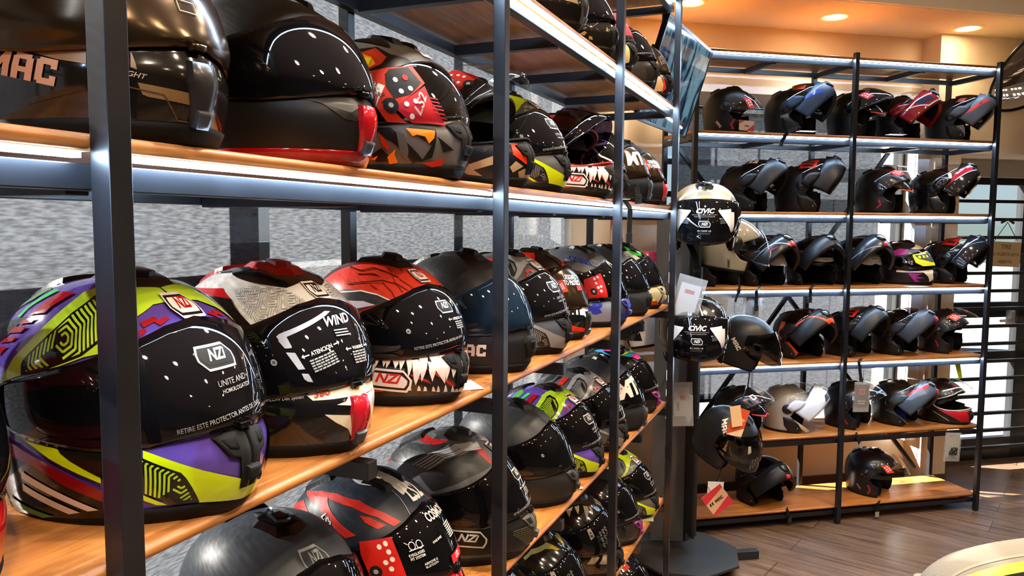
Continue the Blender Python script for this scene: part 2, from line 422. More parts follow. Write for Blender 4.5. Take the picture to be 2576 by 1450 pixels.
def mapper(shape, kind, off):
    """2D cm coordinates to points on the shell. S right side (x forward, z up), Q left side, F front (arc, z), T top (x, y)"""
    def f(pts):
        p = np.array(pts, float) * .01
        if kind in 'SQ':
            z = np.clip(p[:, 1], .001, shape.top - .0006); t = shape.s_of_z(z)
            F = np.interp(t, shape.A, shape.L[:, 1]); B = np.interp(t, shape.A, shape.L[:, 2])
            F = np.where(z < .115, F * (1 + shape.chin * .4 * 0), F)
            c = np.clip(np.where(p[:, 0] > 0, p[:, 0] / np.maximum(F, 1e-4), p[:, 0] / np.maximum(B, 1e-4)), -.9995, .9995)
            phi = np.arccos(c) * (-1 if kind == 'S' else 1)
        elif kind == 'F':
            z = np.clip(p[:, 1], .001, shape.top - .0006); t = shape.s_of_z(z); phi = p[:, 0] / .15
        elif kind == 'T':
            i0 = int(len(shape.L) * .45)
            Ls = shape.L[i0:]; As = shape.A[i0:]
            R = np.where(p[:, :1] > 0, Ls[None, :, 1], Ls[None, :, 2])
            g = np.sqrt((p[:, :1] / np.maximum(R, 1e-5)) ** 2 + (p[:, 1:2] / np.maximum(Ls[None, :, 3], 1e-5)) ** 2)
            idx = np.argmax(g >= 1, axis=1); idx = np.maximum(idx, 1)
            rows = np.arange(len(p)); g0 = g[rows, idx - 1]; g1 = np.minimum(g[rows, idx], 50)
            w = np.clip((1 - g0) / np.maximum(g1 - g0, 1e-6), 0, 1)
            t = As[idx - 1] + w * (As[idx] - As[idx - 1])
            t = np.minimum(t, .999)
            Wd = np.interp(t, shape.A, shape.L[:, 3]); R2 = np.where(p[:, 0] > 0, np.interp(t, shape.A, shape.L[:, 1]), np.interp(t, shape.A, shape.L[:, 2]))
            phi = np.arctan2(p[:, 1] / np.maximum(Wd, 1e-6), p[:, 0] / np.maximum(R2, 1e-6))
        return shape.P(phi, t) + shape.N(phi, t) * off
    return f
def tris_of(poly):
    if len(poly) == 3: return [poly]
    vs = [Vector((x, y, 0)) for x, y in poly]
    return [[poly[i] for i in t] for t in tessellate_polygon([vs])]
def decals(bm, shape, items, slots, base_off=.0004, grid=1.0):
    """items: list of (map, colour key, polygons)"""
    layer = {}
    for mk, key, polys in items:
        kk = mk.split('+')
        maps = [kk[0]] if kk[0] != 'B' else ['S', 'Q']
        for mp in maps:
            layer[mp] = layer.get(mp, 0) + 1
            off = base_off + layer[mp] * .00022
            b2 = bmnew()
            for poly in polys:
                for t in tris_of(poly):
                    try: b2.faces.new([b2.verts.new((x, y, 0)) for x, y in t])
                    except ValueError: pass
            if not b2.verts: b2.free(); continue
            xs = [v.co.x for v in b2.verts]; ys = [v.co.y for v in b2.verts]
            for ax, lo, hi in ((0, min(xs), max(xs)), (1, min(ys), max(ys))):
                k = math.floor(lo / grid) + 1
                while k * grid < hi:
                    co = (k * grid, 0, 0) if ax == 0 else (0, k * grid, 0); no = (1, 0, 0) if ax == 0 else (0, 1, 0)
                    bmesh.ops.bisect_plane(b2, geom=b2.verts[:] + b2.edges[:] + b2.faces[:], plane_co=co, plane_no=no, dist=1e-5)
                    k += 1
            b2.verts.ensure_lookup_table()
            P = mapper(shape, mp, off)([(v.co.x, v.co.y) for v in b2.verts])
            nv = [bm.verts.new(p) for p in P]
            b2.verts.index_update()
            si = slots(key)
            for f in b2.faces:
                try:
                    g = bm.faces.new([nv[v.index] for v in (f.verts if mp != 'Q' else reversed(f.verts[:]))]); g.material_index = si; g.smooth = True
                except ValueError: pass
            b2.free()
def raised(bm, shape, mp, poly, h, mi=0, inset=.82, base=-.001, tipx=0, grid=.8, off0=0.0):
    """a wedge standing off the shell"""
    cx = sum(p[0] for p in poly) / len(poly); cy = sum(p[1] for p in poly) / len(poly)
    outer = []
    n = len(poly)
    for i in range(n):
        a, b = poly[i], poly[(i + 1) % n]
        m = max(1, int(math.hypot(b[0] - a[0], b[1] - a[1]) / grid))
        for k in range(m): outer.append((a[0] + (b[0] - a[0]) * k / m, a[1] + (b[1] - a[1]) * k / m))
    inner = [(cx + (x - cx) * inset, cy + (y - cy) * inset) for x, y in outer]
    lo = mapper(shape, mp, base + off0)(outer); hi = mapper(shape, mp, h + off0)(inner)
    if tipx:
        hi = hi + np.array([0, 0, 1.0]) * np.clip(np.array([-(p[0] - cx) for p in inner]), 0, 9)[:, None] * tipx * .01
    A = [bm.verts.new(p) for p in lo]; B = [bm.verts.new(p) for p in hi]
    N = len(A)
    for i in range(N):
        f = bm.faces.new((A[i], A[(i + 1) % N], B[(i + 1) % N], B[i])); f.material_index = mi
    ctr = mapper(shape, mp, h * 1.02 + off0)([(cx, cy)])[0]
    if tipx: ctr = ctr
    mid = [bm.verts.new(p) for p in (hi * .5 + ctr * .5 + (mapper(shape, mp, h + off0)([((x + cx) / 2, (y + cy) / 2) for x, y in inner]) - (hi * .5 + ctr * .5)) * (0 if tipx else 1))]
    C = bm.verts.new(ctr)
    for i in range(N):
        j = (i + 1) % N
        for q in ((B[i], B[j], mid[j], mid[i]), (mid[i], mid[j], C)):
            f = bm.faces.new(q); f.material_index = mi; f.smooth = True

_ED = np.radians([0, 20, 42, 60, 80, 98, 115, 130])
_EH = np.array([.2065, .200, .184, .170, .158, .148, .139, .134])
_EL = np.array([.0985, .092, .084, .081, .085, .095, .115, .13])
def eyeport(phi, grow=0.0, pm=114, hi=None, lo=None):
    a = np.abs(phi); pm = rad(pm) + grow * 4
    H_ = np.interp(a, _ED, _EH if hi is None else hi) - .005 + grow; L_ = np.interp(a, _ED, _EL if lo is None else lo) + .005 - grow
    mid = (H_ + L_) / 2; r = np.clip(a / pm, 0, 1)
    h = (H_ - L_) / 2 * np.sqrt(np.maximum(1 - r ** 9, 0))
    return mid - h, mid + h
def grid_mesh(bm, P, mi=0, closed=False, flip=False, smooth=True, skip=None):
    n, m = P.shape[:2]
    V = [[bm.verts.new(P[i, j]) for j in range(m)] for i in range(n)]
    for i in range(n - 1):
        for j in range(m if closed else m - 1):
            if skip is not None and skip[i, j]: continue
            k = (j + 1) % m
            q = [V[i][j], V[i][k], V[i + 1][k], V[i + 1][j]]
            if flip: q.reverse()
            try:
                f = bm.faces.new(q); f.material_index = mi; f.smooth = smooth
            except ValueError: pass
    return V
def cols(n=64, cuts=()):
    ph = np.linspace(-PI, PI, n + 1)[:-1]
    for c in cuts:
        for s in (-c, c):
            i = int(np.argmin(abs(ph - s))); ph[i] = s
    return ph
THK = .014
def shell_bm(shape, slots, n=64, jaw=True, basekey='101010m', hole=True, ep=None, jawcut=62, ztop=None):
    """outer skin, liner skin and the rim between them"""
    bm = bmnew(); ep = ep or eyeport
    ph = cols(n, [rad(jawcut)])
    lo, hi = ep(ph)
    zb = np.where(np.cos(ph) < 0, .010 * np.abs(np.cos(ph)), 0)
    s0 = shape.s_of_z(zb); sl = shape.s_of_z(lo); sh = shape.s_of_z(hi)
    n1, n2 = 9, 20
    T = [s0 + (sl - s0) * k / n1 for k in range(n1 + 1)] + [sh + (1 - sh) * (k / n2) for k in range(n2 + 1)]
    T = np.array(T); PH = np.broadcast_to(ph, T.shape)
    out = shape.P(PH, T); nor = shape.N(PH, T)
    skip = np.zeros((len(T) - 1, n), bool)
    pc = np.abs(ph + PI / n)
    if hole: skip[n1, :] = (hi - lo > .002) & (np.roll(hi - lo, -1) > -1)
    if hole:
        mid_w = (hi - lo) + np.roll(hi - lo, -1); skip[n1, :] = mid_w > .0005
    if not jaw:
        skip[:n1, :] |= (pc < rad(jawcut))[None, :]
    b0, bi = slots(basekey), slots('0A0A0Ar')
    Vo = grid_mesh(bm, out, b0, True, False, True, skip)
    Vi = grid_mesh(bm, out - nor * THK, bi, True, True, True, skip)
    # rim
    for i in range(len(T) - 1):
        for j in range(n):
            if skip[i, j]: continue
            k = (j + 1) % n
            for (a, b, oi, oj) in (((i, j), (i, k), i - 1, j), ((i + 1, k), (i + 1, j), i + 1, j), ((i, k), (i + 1, k), i, (j + 1) % n), ((i + 1, j), (i, j), i, (j - 1) % n)):
                edge = oi < 0 or (oi < len(T) - 1 and skip[oi, oj])
                if edge:
                    try:
                        f = bm.faces.new((Vo[b[0]][b[1]], Vo[a[0]][a[1]], Vi[a[0]][a[1]], Vi[b[0]][b[1]])); f.material_index = bi
                    except ValueError: pass
    bmesh.ops.remove_doubles(bm, verts=bm.verts[:], dist=1e-5)
    return bm
def patch_bm(shape, p0, p1, zlo, zhi, off, slots, key, n=36, rows=10, thick=.002, bm=None):
    """a curved plate between two height curves"""
    bm = bm or bmnew()
    ph = np.linspace(p0, p1, n + 1); lo, hi = zlo(ph), zhi(ph)
    sl, sh = shape.s_of_z(lo), shape.s_of_z(hi)
    T = np.array([sl + (sh - sl) * k / rows for k in range(rows + 1)]); PH = np.broadcast_to(ph, T.shape)
    nr = shape.N(PH, T); P = shape.P(PH, T); si = slots(key)
    A = grid_mesh(bm, P + nr * off, si)
    if thick:
        B = grid_mesh(bm, P + nr * (off - thick), si, False, True)
        R, Cn = len(T) - 1, n
        for j in range(Cn):
            for r, fl in ((0, 0), (R, 1)):
                q = [A[r][j + 1], A[r][j], B[r][j], B[r][j + 1]]
                if fl: q.reverse()
                bm.faces.new(q).material_index = si
        for r in range(R):
            for j, fl in ((0, 0), (Cn, 1)):
                q = [A[r][j], A[r + 1][j], B[r + 1][j], B[r][j]]
                if fl: q.reverse()
                bm.faces.new(q).material_index = si
    return bm
def rotY(a, px=.004, pz=.138):
    """turn the front up by a degrees about the side pivots"""
    return Matrix.Translation((px, 0, pz)) @ Matrix.Rotation(-rad(a), 4, 'Y') @ Matrix.Translation((-px, 0, -pz))
class Slots:
    def __init__(s): s.k = []
    def __call__(s, key):
        if key not in s.k: s.k.append(key)
        return s.k.index(key)
    def mats(s):
        return [visor_mat(k[1:]) if k[0] == '*' else paint(k[:6], k[6]) for k in s.k] or [paint('101010', 'm')]
_CACHE = {}
def part(cachekey, name, build, parent, M=None):
    if cachekey in _CACHE:
        me = _CACHE[cachekey]; o = link(name, me, parent, M)
    else:
        sl = Slots(); bm = build(sl)
        o = finish(name, bm, sl.mats(), parent, M); _CACHE[cachekey] = o.data
    return o
def helmet(spec, label, loc, deg, scale=1.0, group=None, tilt=None, n=64):
    """spec keys: kind full/flip/open/jet, base, dec, visor, vopen, vdec, vent, topvent, spoiler, chinv, trim, id"""
    g = spec.get
    kind = g('kind', 'full'); sid = g('id') or str(id(spec))
    shape = SHJ if kind in ('jet',) else SH
    M = Matrix.Translation(loc) @ Matrix.Rotation(rad(deg), 4, 'Z')
    if tilt: M = M @ Matrix.Rotation(rad(tilt[0]), 4, 'Y') @ Matrix.Rotation(rad(tilt[1]), 4, 'X')
    M = M @ Matrix.Scale(scale, 4)
    root = empty('motorcycle_helmet', label, 'helmet', group, M)
    jaw = kind == 'full'
    full = jaw
    ep = eyeport
    pmv = g('pm', 114)
    if kind == 'full': ep = lambda phi, grow=0.0: eyeport(phi, grow, pmv)
    if kind == 'jet':
        ep = lambda phi, grow=0.0: eyeport(phi, grow, 86, _EH - .004, _EL * 0 + .05)
    if kind in ('flip', 'open'):
        ep = lambda phi, grow=0.0: eyeport(phi, grow, 80, _EH - .012, _EL * 0 + .05)
    jc = 66
    vent = g('vent', '151515s')
    def b_shell(sl):
        bm = shell_bm(shape, sl, n, jaw, g('base', '141414m'), True, ep, jc)
        if g('dec'): decals(bm, shape, g('dec'), sl)
        return bm
    part((sid, 'shell'), 'shell', b_shell, root)
    # collar trim
    def b_trim(sl):
        k = g('trim', '121212r')
        if full: return patch_bm(shape, -PI, PI, lambda p: 0 * p + .0005, lambda p: .019 + .006 * np.cos(p / 2) ** 8 * 0 + 0 * p, .0022, sl, k, 64, 3, .004)
        bm = patch_bm(shape, rad(jc), 2 * PI - rad(jc), lambda p: 0 * p + .0005, lambda p: .014 + 0 * p, .0022, sl, k, 48, 3, .004)
        return bm
    part((kind, g('trim', '121212r'), 'trim'), 'neck_trim', b_trim, root)
    # padding
    def b_pad(sl):
        k = g('pad', '0C0C0Cr')
        bm = bmnew()
        lathe(bm, [(.0, .205), (.05, .2), (.085, .175), (.1, .14)], 24, sl(k))
        return bm
    part((kind, g('pad', '0C0C0Cr'), 'pad'), 'lining', b_pad, root)
    for s in (-1, 1):
        def b_ck(sl):
            k = g('pad', '0C0C0Cr'); bm = bmnew()
            ph = np.linspace(rad(48 if jaw else 60), rad(112), 11) * s; zz = np.linspace(.006, .105, 9)
            T = shape.s_of_z(zz)[:, None] + 0 * ph[None, :]; PH = np.broadcast_to(ph, T.shape)
            a = np.sin(np.linspace(0, PI, 11))[None, :] ** .5 * np.sin(np.linspace(0, PI, 9))[:, None] ** .5
            P = shape.P(PH, T) - shape.N(PH, T) * (THK + .002 + .026 * a[..., None])
            grid_mesh(bm, P, sl(k), False, s > 0)
            return bm
        part((kind, g('pad', '0C0C0Cr'), s, 'ck'), 'cheek_pad', b_ck, root)
    if jaw:
        def b_gas(sl):
            ph = np.linspace(-rad(pmv - .5), rad(pmv - .5), 70); lo, hi = ep(ph)
            pts = [shape.at(np.array([a]), np.array([z]), .0006)[0] for a, z in zip(ph, lo)] + [shape.at(np.array([a]), np.array([z]), .0006)[0] for a, z in zip(ph[::-1], hi[::-1])]
            bm = bmnew(); tube(bm, pts, .0032, 6, sl(g('gasket', '0C0C0Cr')), True); return bm
        part((g('gasket', '0C0C0Cr'), pmv, 'gas'), 'eyeport_seal', b_gas, root)
    # vents
    def b_top(sl):
        bm = bmnew(); st = g('topvent', 1); v = sl(vent)
        if st == 1:
            raised(bm, shape, 'T', [(5.6, -3), (6.6, 0), (5.6, 3), (1, 3.8), (-3, 2.2), (-1.6, 0), (-3, -2.2), (1, -3.8)], .007, v, .7)
            raised(bm, shape, 'T', [(3.6, -1.6), (4.4, 0), (3.6, 1.6), (.6, 1.2), (.6, -1.2)], .012, v, .8)
        elif st == 2:
            for s in (-1, 1): raised(bm, shape, 'T', [(7, 1.6 * s), (6.4, 3.6 * s), (1.2, 4.4 * s), (-1, 3.2 * s), (1.4, 2.2 * s)][::s], .0075, v, .72)
            raised(bm, shape, 'T', [(2, -1.4), (2, 1.4), (-6, 1.0), (-6, -1.0)], .005, v, .75)
        elif st == 3:
            raised(bm, shape, 'T', [(6.5, -2), (6.5, 2), (3.2, 4.2), (-2.4, 4.8), (-4.5, 2.4), (-2, 0), (-4.5, -2.4), (-2.4, -4.8), (3.2, -4.2)], .006, v, .78)
            raised(bm, shape, 'T', [(5.0, -1.2), (5.0, 1.2), (1.5, 2.2), (-1, 0), (1.5, -2.2)], .014, v, .6)
        return bm
    if g('topvent', 1): part((kind, vent, g('topvent', 1), 'top'), 'top_vent', b_top, root)
    if g('spoiler', 1):
        def b_sp(sl):
            bm = bmnew(); k = sl(g('spoiler_c', vent))
            if g('spoiler', 1) == 2:
                raised(bm, shape, 'T', [(-3.5, -3.4), (-4.2, 0), (-3.5, 3.4), (-10.5, 4.4), (-11.6, 0), (-10.5, -4.4)], .006, k, .8, tipx=.12)
            else:
                raised(bm, shape, 'T', [(-5, -4.2), (-5.6, 0), (-5, 4.2), (-10.2, 5), (-11.3, 0), (-10.2, -5)], .006, k, .85, tipx=.05)
            return bm
        part((kind, g('spoiler_c', vent), g('spoiler', 1), 'sp'), 'rear_spoiler', b_sp, root)
    # chin bar / chin vent
    cv = g('chinv', 1)
    def chin_vents(bm, sl):
        k = sl(g('chinvent_c', '1A1A1Ar' if full else vent))
        if cv == 1:
            for s in (-1, 1):
                raised(bm, shape, 'F', [(.2 * s, 9.3), (2.6 * s, 9.3), (4.4 * s, 8.7), (3.0 * s, 6.7), (1.5 * s, 6.3), (1.1 * s, 2.4), (.0, 2.4), (0, 8.8)][::-s], .0045, k, .86)
                raised(bm, shape, 'F', [(1.5 * s, 8.4), (3.4 * s, 8.3), (2.7 * s, 7.3), (1.5 * s, 7.2)][::-s], .0050, sl('050505r'), .9)
            raised(bm, shape, 'F', [(-1.1, 5.6), (1.1, 5.6), (.8, 3.8), (-.8, 3.8)], .011, k, .7)
        elif cv == 2:
            raised(bm, shape, 'F', [(-1.7, 8.3), (1.7, 8.3), (2.1, 6), (1.0, 1.6), (-1.0, 1.6), (-2.1, 6)], .007, sl(g('chinvent_c', 'B01820g')), .8)
            raised(bm, shape, 'F', [(-1.1, 3.6), (1.1, 3.6), (.9, 1.7), (-.9, 1.7)], .012, sl('3A3C40s'), .8)
        elif cv == 3:
            raised(bm, shape, 'F', [(-2.4, 8), (2.4, 8), (3.2, 6.6), (1.8, 3), (-1.8, 3), (-3.2, 6.6)], .004, k, .85)
            raised(bm, shape, 'F', [(-1.7, 7), (1.7, 7), (1.2, 4.4), (-1.2, 4.4)], .0065, sl('060606s'), .8)
    if full and cv:
        def b_cv(sl):
            bm = bmnew(); chin_vents(bm, sl); return bm
        part((sid, 'cv'), 'chin_vent', b_cv, root)
    up = g('up', 60)
    if kind == 'flip':
        epf = eyeport
        def b_chin(sl):
            bk = g('chinbase', g('base', '141414m'))
            bm = patch_bm(shape, -rad(84), rad(84), lambda p: .0 + .016 * np.clip((np.abs(p) - .75) / .72, 0, 1) ** 1.5 + 0 * p, lambda p: epf(p)[0] + .004, .0045, sl, bk, 40, 8, .016)
            decs = [(m[0], m[1], m[2]) for m in g('cdec', [])]
            if decs: decals(bm, shape, decs, sl, .0050)
            # brow part over the visor and the front liner
            raised(bm, shape, 'F', [(-2.6, 7.6), (2.6, 7.6), (3.2, 6), (1.6, 3.2), (-1.6, 3.2), (-3.2, 6)], .006, sl(vent), .8, off0=.0045)
            if g('tab'): raised(bm, shape, 'F', [(-1.4, 2.2), (1.4, 2.2), (1.4, .6), (-1.4, .6)], .004, sl(g('tab')), .9, off0=.0045)
            for s in (-1, 1):
                raised(bm, shape, 'F', [(17 * s, 13.6), (19.6 * s, 14.6), (22.6 * s, 14.4), (22.6 * s, 11.2), (19.5 * s, 9.0), (17 * s, 8.2), (15 * s, 8.6)][::-s], .0045, sl(bk), .95, off0=.0045)
            ph = np.linspace(-rad(70), rad(70), 31)
            P = []
            for z, off in ((.012, -.012), (.03, -.020), (.055, -.021), (.082, -.0125)):
                P.append(shape.at(ph, 0 * ph + z, off))
            grid_mesh(bm, np.array(P), sl('0A0A0Ar'), False, True)
            return bm
        part((sid, 'chin'), 'chin_bar', b_chin, root, rotY(up) @ Matrix.Translation((.004, 0, .138)) @ Matrix.Scale(1.07, 4) @ Matrix.Translation((-.004, 0, -.138)))
        for s, m in ((-1, 'S'), (1, 'Q')):
            def b_piv(sl):
                bm = bmnew()
                lathe(bm, [(0, .016), (.016, .016), (.026, .012), (.030, 0)], 20, sl(g('pivot_c', vent)), Matrix.Translation((.004, s * .118, .138)) @ Matrix.Rotation(-s * PI / 2, 4, 'X'))
                return bm
            part((g('pivot_c', vent), s, 'piv'), 'pivot_cover', b_piv, root)
            def b_jaw(sl):
                bm = bmnew(); k = sl(g('cheek_c', '171717m'))
                raised(bm, shape, m, [(-2, 9.5), (3.6, 8.4), (6.6, 5.8), (8.2, 3.0), (7.6, .4), (1.5, .4), (-1.2, 4.2)][::-1 if s > 0 else 1], .004, k, .9)
                return bm
            J = part((g('cheek_c', '171717m'), s, 'jaw'), 'cheek_plate', b_jaw, root)
            def b_snap(sl):
                bm = bmnew()
                lathe(bm, [(0, .004), (.005, .004), (.006, 0)], 10, sl('8C8C8Cs'), Matrix.Translation((.060, s * .1125, .032)) @ Matrix.Rotation(-s * PI / 2, 4, 'X'))
                return bm
            part((s, 'snap'), 'snap_button', b_snap, J)
    if g('sunvisor'):
        def b_sv(sl):
            kk = g('sunvisor'); bm = patch_bm(shape, -rad(60), rad(60), lambda p: .118 + .012 * np.exp(-(p / .2) ** 2) + .03 * (np.abs(p) / 1.05) ** 4, lambda p: .2 + 0 * p, -.016, sl, kk, 24, 5, .001)
            if g('edge'): decals(bm, shape, [('F', g('edge'), [[(-13, 12.8), (-3, 11.9), (0, 13.2), (3, 11.9), (13, 12.8), (13, 13.4), (3, 12.9), (0, 14.1), (-3, 12.9), (-13, 13.4)]])], sl, -.0155)
            if g('warn'): 
                decals(bm, shape, [('F', 'C8C0ACp', [[(-12, 14.4), (12, 14.4), (11.4, 16.8), (-11.4, 16.8)]]), ('F', '202020p', xf(text_tris('WARNING', .8, .02), 0, 15.6))], sl, -.0155)
            return bm
        part((kind, g('sunvisor'), g('edge'), g('warn'), 'sv'), 'sun_visor', b_sv, root)
    vk = g('visor')
    if vk:
        vo = g('vopen', 0)
        if kind == 'flip':
            vp = 82; f = lambda p: eyeport(p, .004, 84)
            Mv = rotY(up)
        elif kind == 'jet':
            vp = 92; f = lambda p: (.052 + .05 * (np.abs(p) / 1.6) ** 3, .205 - .035 * (np.abs(p) / 1.6) ** 2); Mv = rotY(vo)
        elif kind == 'open':
            vp = 92; f = lambda p: (.088 + .035 * (np.abs(p) / 1.6) ** 3, .200 - .03 * (np.abs(p) / 1.6) ** 2); Mv = rotY(vo)
        else:
            vp = pmv + 1.2; f = lambda p: eyeport(p, .006, pmv); Mv = rotY(vo)
        if vo: Mv = Mv @ Matrix.Translation((.004, 0, .138)) @ Matrix.Scale(1.05, 4) @ Matrix.Translation((-.004, 0, -.138))
        voff = {'flip': .004, 'jet': .012, 'open': .006, 'full': .0042}[kind]
        def b_v(sl):
            th = .0022
            bm = patch_bm(shape, -rad(vp), rad(vp), lambda p: f(p)[0], lambda p: f(p)[1], voff, sl, '*' + vk, 56, 12, th if vk in ('dark', 'iridium', 'bronze') else 0)
            if vk in ('clear', 'smoke', 'violet'):
                ph = np.linspace(-rad(vp), rad(vp), 50)
                ptsl = list(shape.at(ph, f(ph)[0], voff)); ptsh = list(shape.at(ph, f(ph)[1], voff))
                tube(bm, ptsl, .0014, 6, sl('*clear' if vk == 'clear' else '*smoke'))
            if g('vdec'): decals(bm, shape, g('vdec'), sl, voff + .0004)
            if full and g('tabs', 1):
                raised(bm, shape, 'F', [(-1.2, 10.0), (1.2, 10.0), (1.0, 9.2), (-1.0, 9.2)], .005, sl('*' + vk), .8, off0=voff)
            return bm
        V = part((sid, 'visor'), 'visor', b_v, root, Mv)
        if kind in ('jet', 'open') or vo or g('pod'):
          for s in (-1, 1):
            def b_pod(sl):
                bm = bmnew()
                if 1:
                    r = g('podr', .034 if kind == 'jet' else .026)
                    lathe(bm, [(0, .014), (r * .35, .014), (r * .4, .010), (r * .85, .010), (r, .004), (r, 0)], 24, sl(g('pivot_c', vent)), Matrix.Translation((.002, s * .122, .135)) @ Matrix.Rotation(-s * PI / 2, 4, 'X'))
                return bm
            part((kind, g('pivot_c', vent), g('podr'), s, 'pod'), 'pivot_cover', b_pod, V, Mv.inverted())
    if g('strap'):
        def b_st(sl):
            bm = bmnew(); L = g('strap'); k = sl('0E0E0Er')
            pts = [(-.0, -.06, .03), (.03, -.045, .004), (.05, -.03, -.02), (.06, -.02, -.02 - L * .5), (.052, -.015, -.02 - L)]
            pts = [Vector(p) for p in g('strappts', pts)]
            for a, b in zip(pts, pts[1:]): obox(bm, a, b + (b - a).normalized() * .003, .022, .003, Vector((1, .3, 0)), k)
            obox(bm, pts[-2], pts[-1] * .3 + pts[-2] * .7, .026, .010, Vector((1, .3, 0)), sl('1A1A1As'))
            return bm
        part((sid, 'strap'), 'chin_strap', b_st, root)
    return root

# ================================================================== the room
def struct(name, bm, mats, M=None, parent=None, smooth=False, bevel=0):
    return finish(name, bm, mats, parent, M, smooth, bevel, None if parent else 'structure')
def xy(p): return (p.x, p.y)
def Lw(u, w): return xy(ML @ Vector((u, w, 0)))
def Rw(u, w): return xy(MR @ Vector((u, w, 0)))
KA = 0.018
MC = MR @ Matrix.Rotation(KA, 4, 'Z')
def cross(p, q, r, s):
    d = (q[0] - p[0]) * (s[1] - r[1]) - (q[1] - p[1]) * (s[0] - r[0]); t = ((r[0] - p[0]) * (s[1] - r[1]) - (r[1] - p[1]) * (s[0] - r[0])) / d
    return (p[0] + (q[0] - p[0]) * t, p[1] + (q[1] - p[1]) * t)
e0, e1 = xy(MC @ Vector((-4, -.02, 0))), xy(MC @ Vector((5.1, -.02, 0)))
PA = cross(Lw(-3.2, 1.29), Lw(4.6, 1.29), e0, e1); corner = cross(Lw(-3.2, 1.29), Lw(4.6, 1.29), Rw(-.2, .73), Rw(5, .73))
foot = [Lw(-3.2, 1.29), corner, Rw(2.0, .73), Rw(2.0, 1.05), Rw(5.08, 1.05), Rw(5.08, -7.6), Rw(-3.4, -7.6)]
CZ = 2.905
bm = bmnew(); prism(bm, foot[::-1], -.08, 0); bmesh.ops.triangulate(bm, faces=[f for f in bm.faces if len(f.verts) > 4])
bmesh.ops.transform(bm, matrix=Matrix.Rotation(rad(38), 4, 'Z'), verts=bm.verts[:])
fl = struct('floor', bm, M_FLOOR, Matrix.Rotation(rad(-38), 4, 'Z'))
bm = bmnew(); prism(bm, [PA, corner, Rw(5.08, .73), e1][::-1], CZ, CZ + .1); struct('ceiling', bm, M_CEIL)
bm = bmnew(); prism(bm, [Lw(-3.2, 1.29), PA, e1, Rw(5.08, -7.6), Rw(-3.4, -7.6)][::-1], CZ + .32, CZ + .42); struct('ceiling_2', bm, M_CEIL)
bm = bmnew()
box(bm, -1.75, 5.05, -.045, -.02, CZ, CZ + .34)
for k, (a, b, c) in enumerate(((.11, .135, .075), (.15, .165, .10), (.2, .23, .12), (.25, .32, .15))):
    box(bm, -1.75, 5.05, -.02 - c, -.02, CZ + a, CZ + b)
struct('trim_1', bm, M_TRIM, MC, bevel=.006)
# left wall with the long window
W0, W1 = 1.15, 1.30
bm = bmnew()
box(bm, -2.2, 3.36, W0, W1, 0, .24); box(bm, -2.2, 3.36, W0, W1, 2.62, CZ + .4); box(bm, 3.36, 4.62, W0, W1, 0, CZ + .4); box(bm, -3.2, -2.2, W0, W1, 0, CZ + .4)
struct('wall_left', bm, M_WALL, ML)
bm = bmnew()
WF = paint('1A1B1Ds'[:6], 's')
for z0, z1 in ((.24, .30), (1.60, 1.65), (2.06, 2.10), (2.56, 2.62)): box(bm, -2.2, 3.36, W0 + .05, W0 + .10, z0, z1)
for u0, u1 in ((-2.2, -2.14), (-.3, -.24), (1.17, 1.265), (2.14, 2.19), (3.31, 3.36)): box(bm, u0, u1, W0 + .04, W0 + .11, .24, 2.62)
wn = struct('window_1', bm, WF, ML)
bm = bmnew(); box(bm, -2.2, 3.36, W0 + .07, W0 + .076, .24, 2.62); finish('glass_pane', bm, M_GLASS, wn)
bm = bmnew(); box(bm, 3.235, 3.37, W0 - .03, W0 + .02, .24, 2.62); struct('trim_2', bm, M_WHITE, ML)
# roller shades
def shade(u0, u1, z0, z1, w, label):
    t = empty('roller_shade', label, 'window shade', 'sunscreen shades on the long window', ML @ Matrix.Translation((0, 0, 0)))
    bm = bmnew(); box(bm, u0, u1, w, w + .0015, z0, z1); finish('shade_cloth', bm, M_SHADE, t)
    bm = bmnew(); tube(bm, [(u0, w + .02, z1 + .02), (u1, w + .02, z1 + .02)], .022, 12); finish('roller_tube', bm, paint('505356', 's'), t)
    bm = bmnew(); box(bm, u0, u1, w - .008, w + .010, z0 - .022, z0); finish('bottom_bar', bm, paint('8A8C90', 's'), t)
    return t
shade(-2.1, -.40, .42, 2.50, 1.10, 'grey mesh roller shade beside the black post nearest the camera')
shade(-.36, 1.268, .42, 2.50, 1.10, 'grey mesh roller shade with blue daylight showing behind purple helmet')
shade(1.302, 3.225, .42, 2.50, 1.10, 'wide grey mesh roller shade ending at the cream wall')
bm = bmnew()
for k in range(70): 
    bmesh.ops.create_icosphere(bm, subdivisions=1, radius=.0026, matrix=Matrix.Translation((3.29, 1.085, 2.4 - k * .012)))
tag(finish('bead_chain', bm, M_WHITE, None, ML), 'white bead chain hanging in front of the white window edge', 'chain')
# right wall with the window and the door
bm = bmnew()
box(bm, -.20, .10, .60, .74, 0, CZ + .1); box(bm, .10, 1.80, .60, .74, 0, .30); box(bm, .10, 1.80, .60, .74, 2.60, CZ + .1); box(bm, 1.80, 1.90, .60, .74, 0, CZ + .1)
box(bm, 1.885, 2.08, .45, .95, 0, CZ + .1)
box(bm, 2.08, 4.6, .45, .95, 2.17, CZ + .1)
box(bm, 3.75, 5.0, .45, .95, 0, 2.17)
struct('wall_right', bm, M_WALL, MR)
bm = bmnew(); box(bm, .10, 1.80, .585, .60, 2.50, 2.60); box(bm, .10, 1.80, .575, .60, 2.42, 2.50, 1); struct('trim_3', bm, [M_WHITE, paint('5A5048', 'm')], MR)
bm = bmnew(); box(bm, .0, 1.885, .585, .60, 0, .075); box(bm, 1.87, 2.08, .44, .45, 0, .075); struct('baseboard_right', bm, paint('4A3226', 'm'), MR)
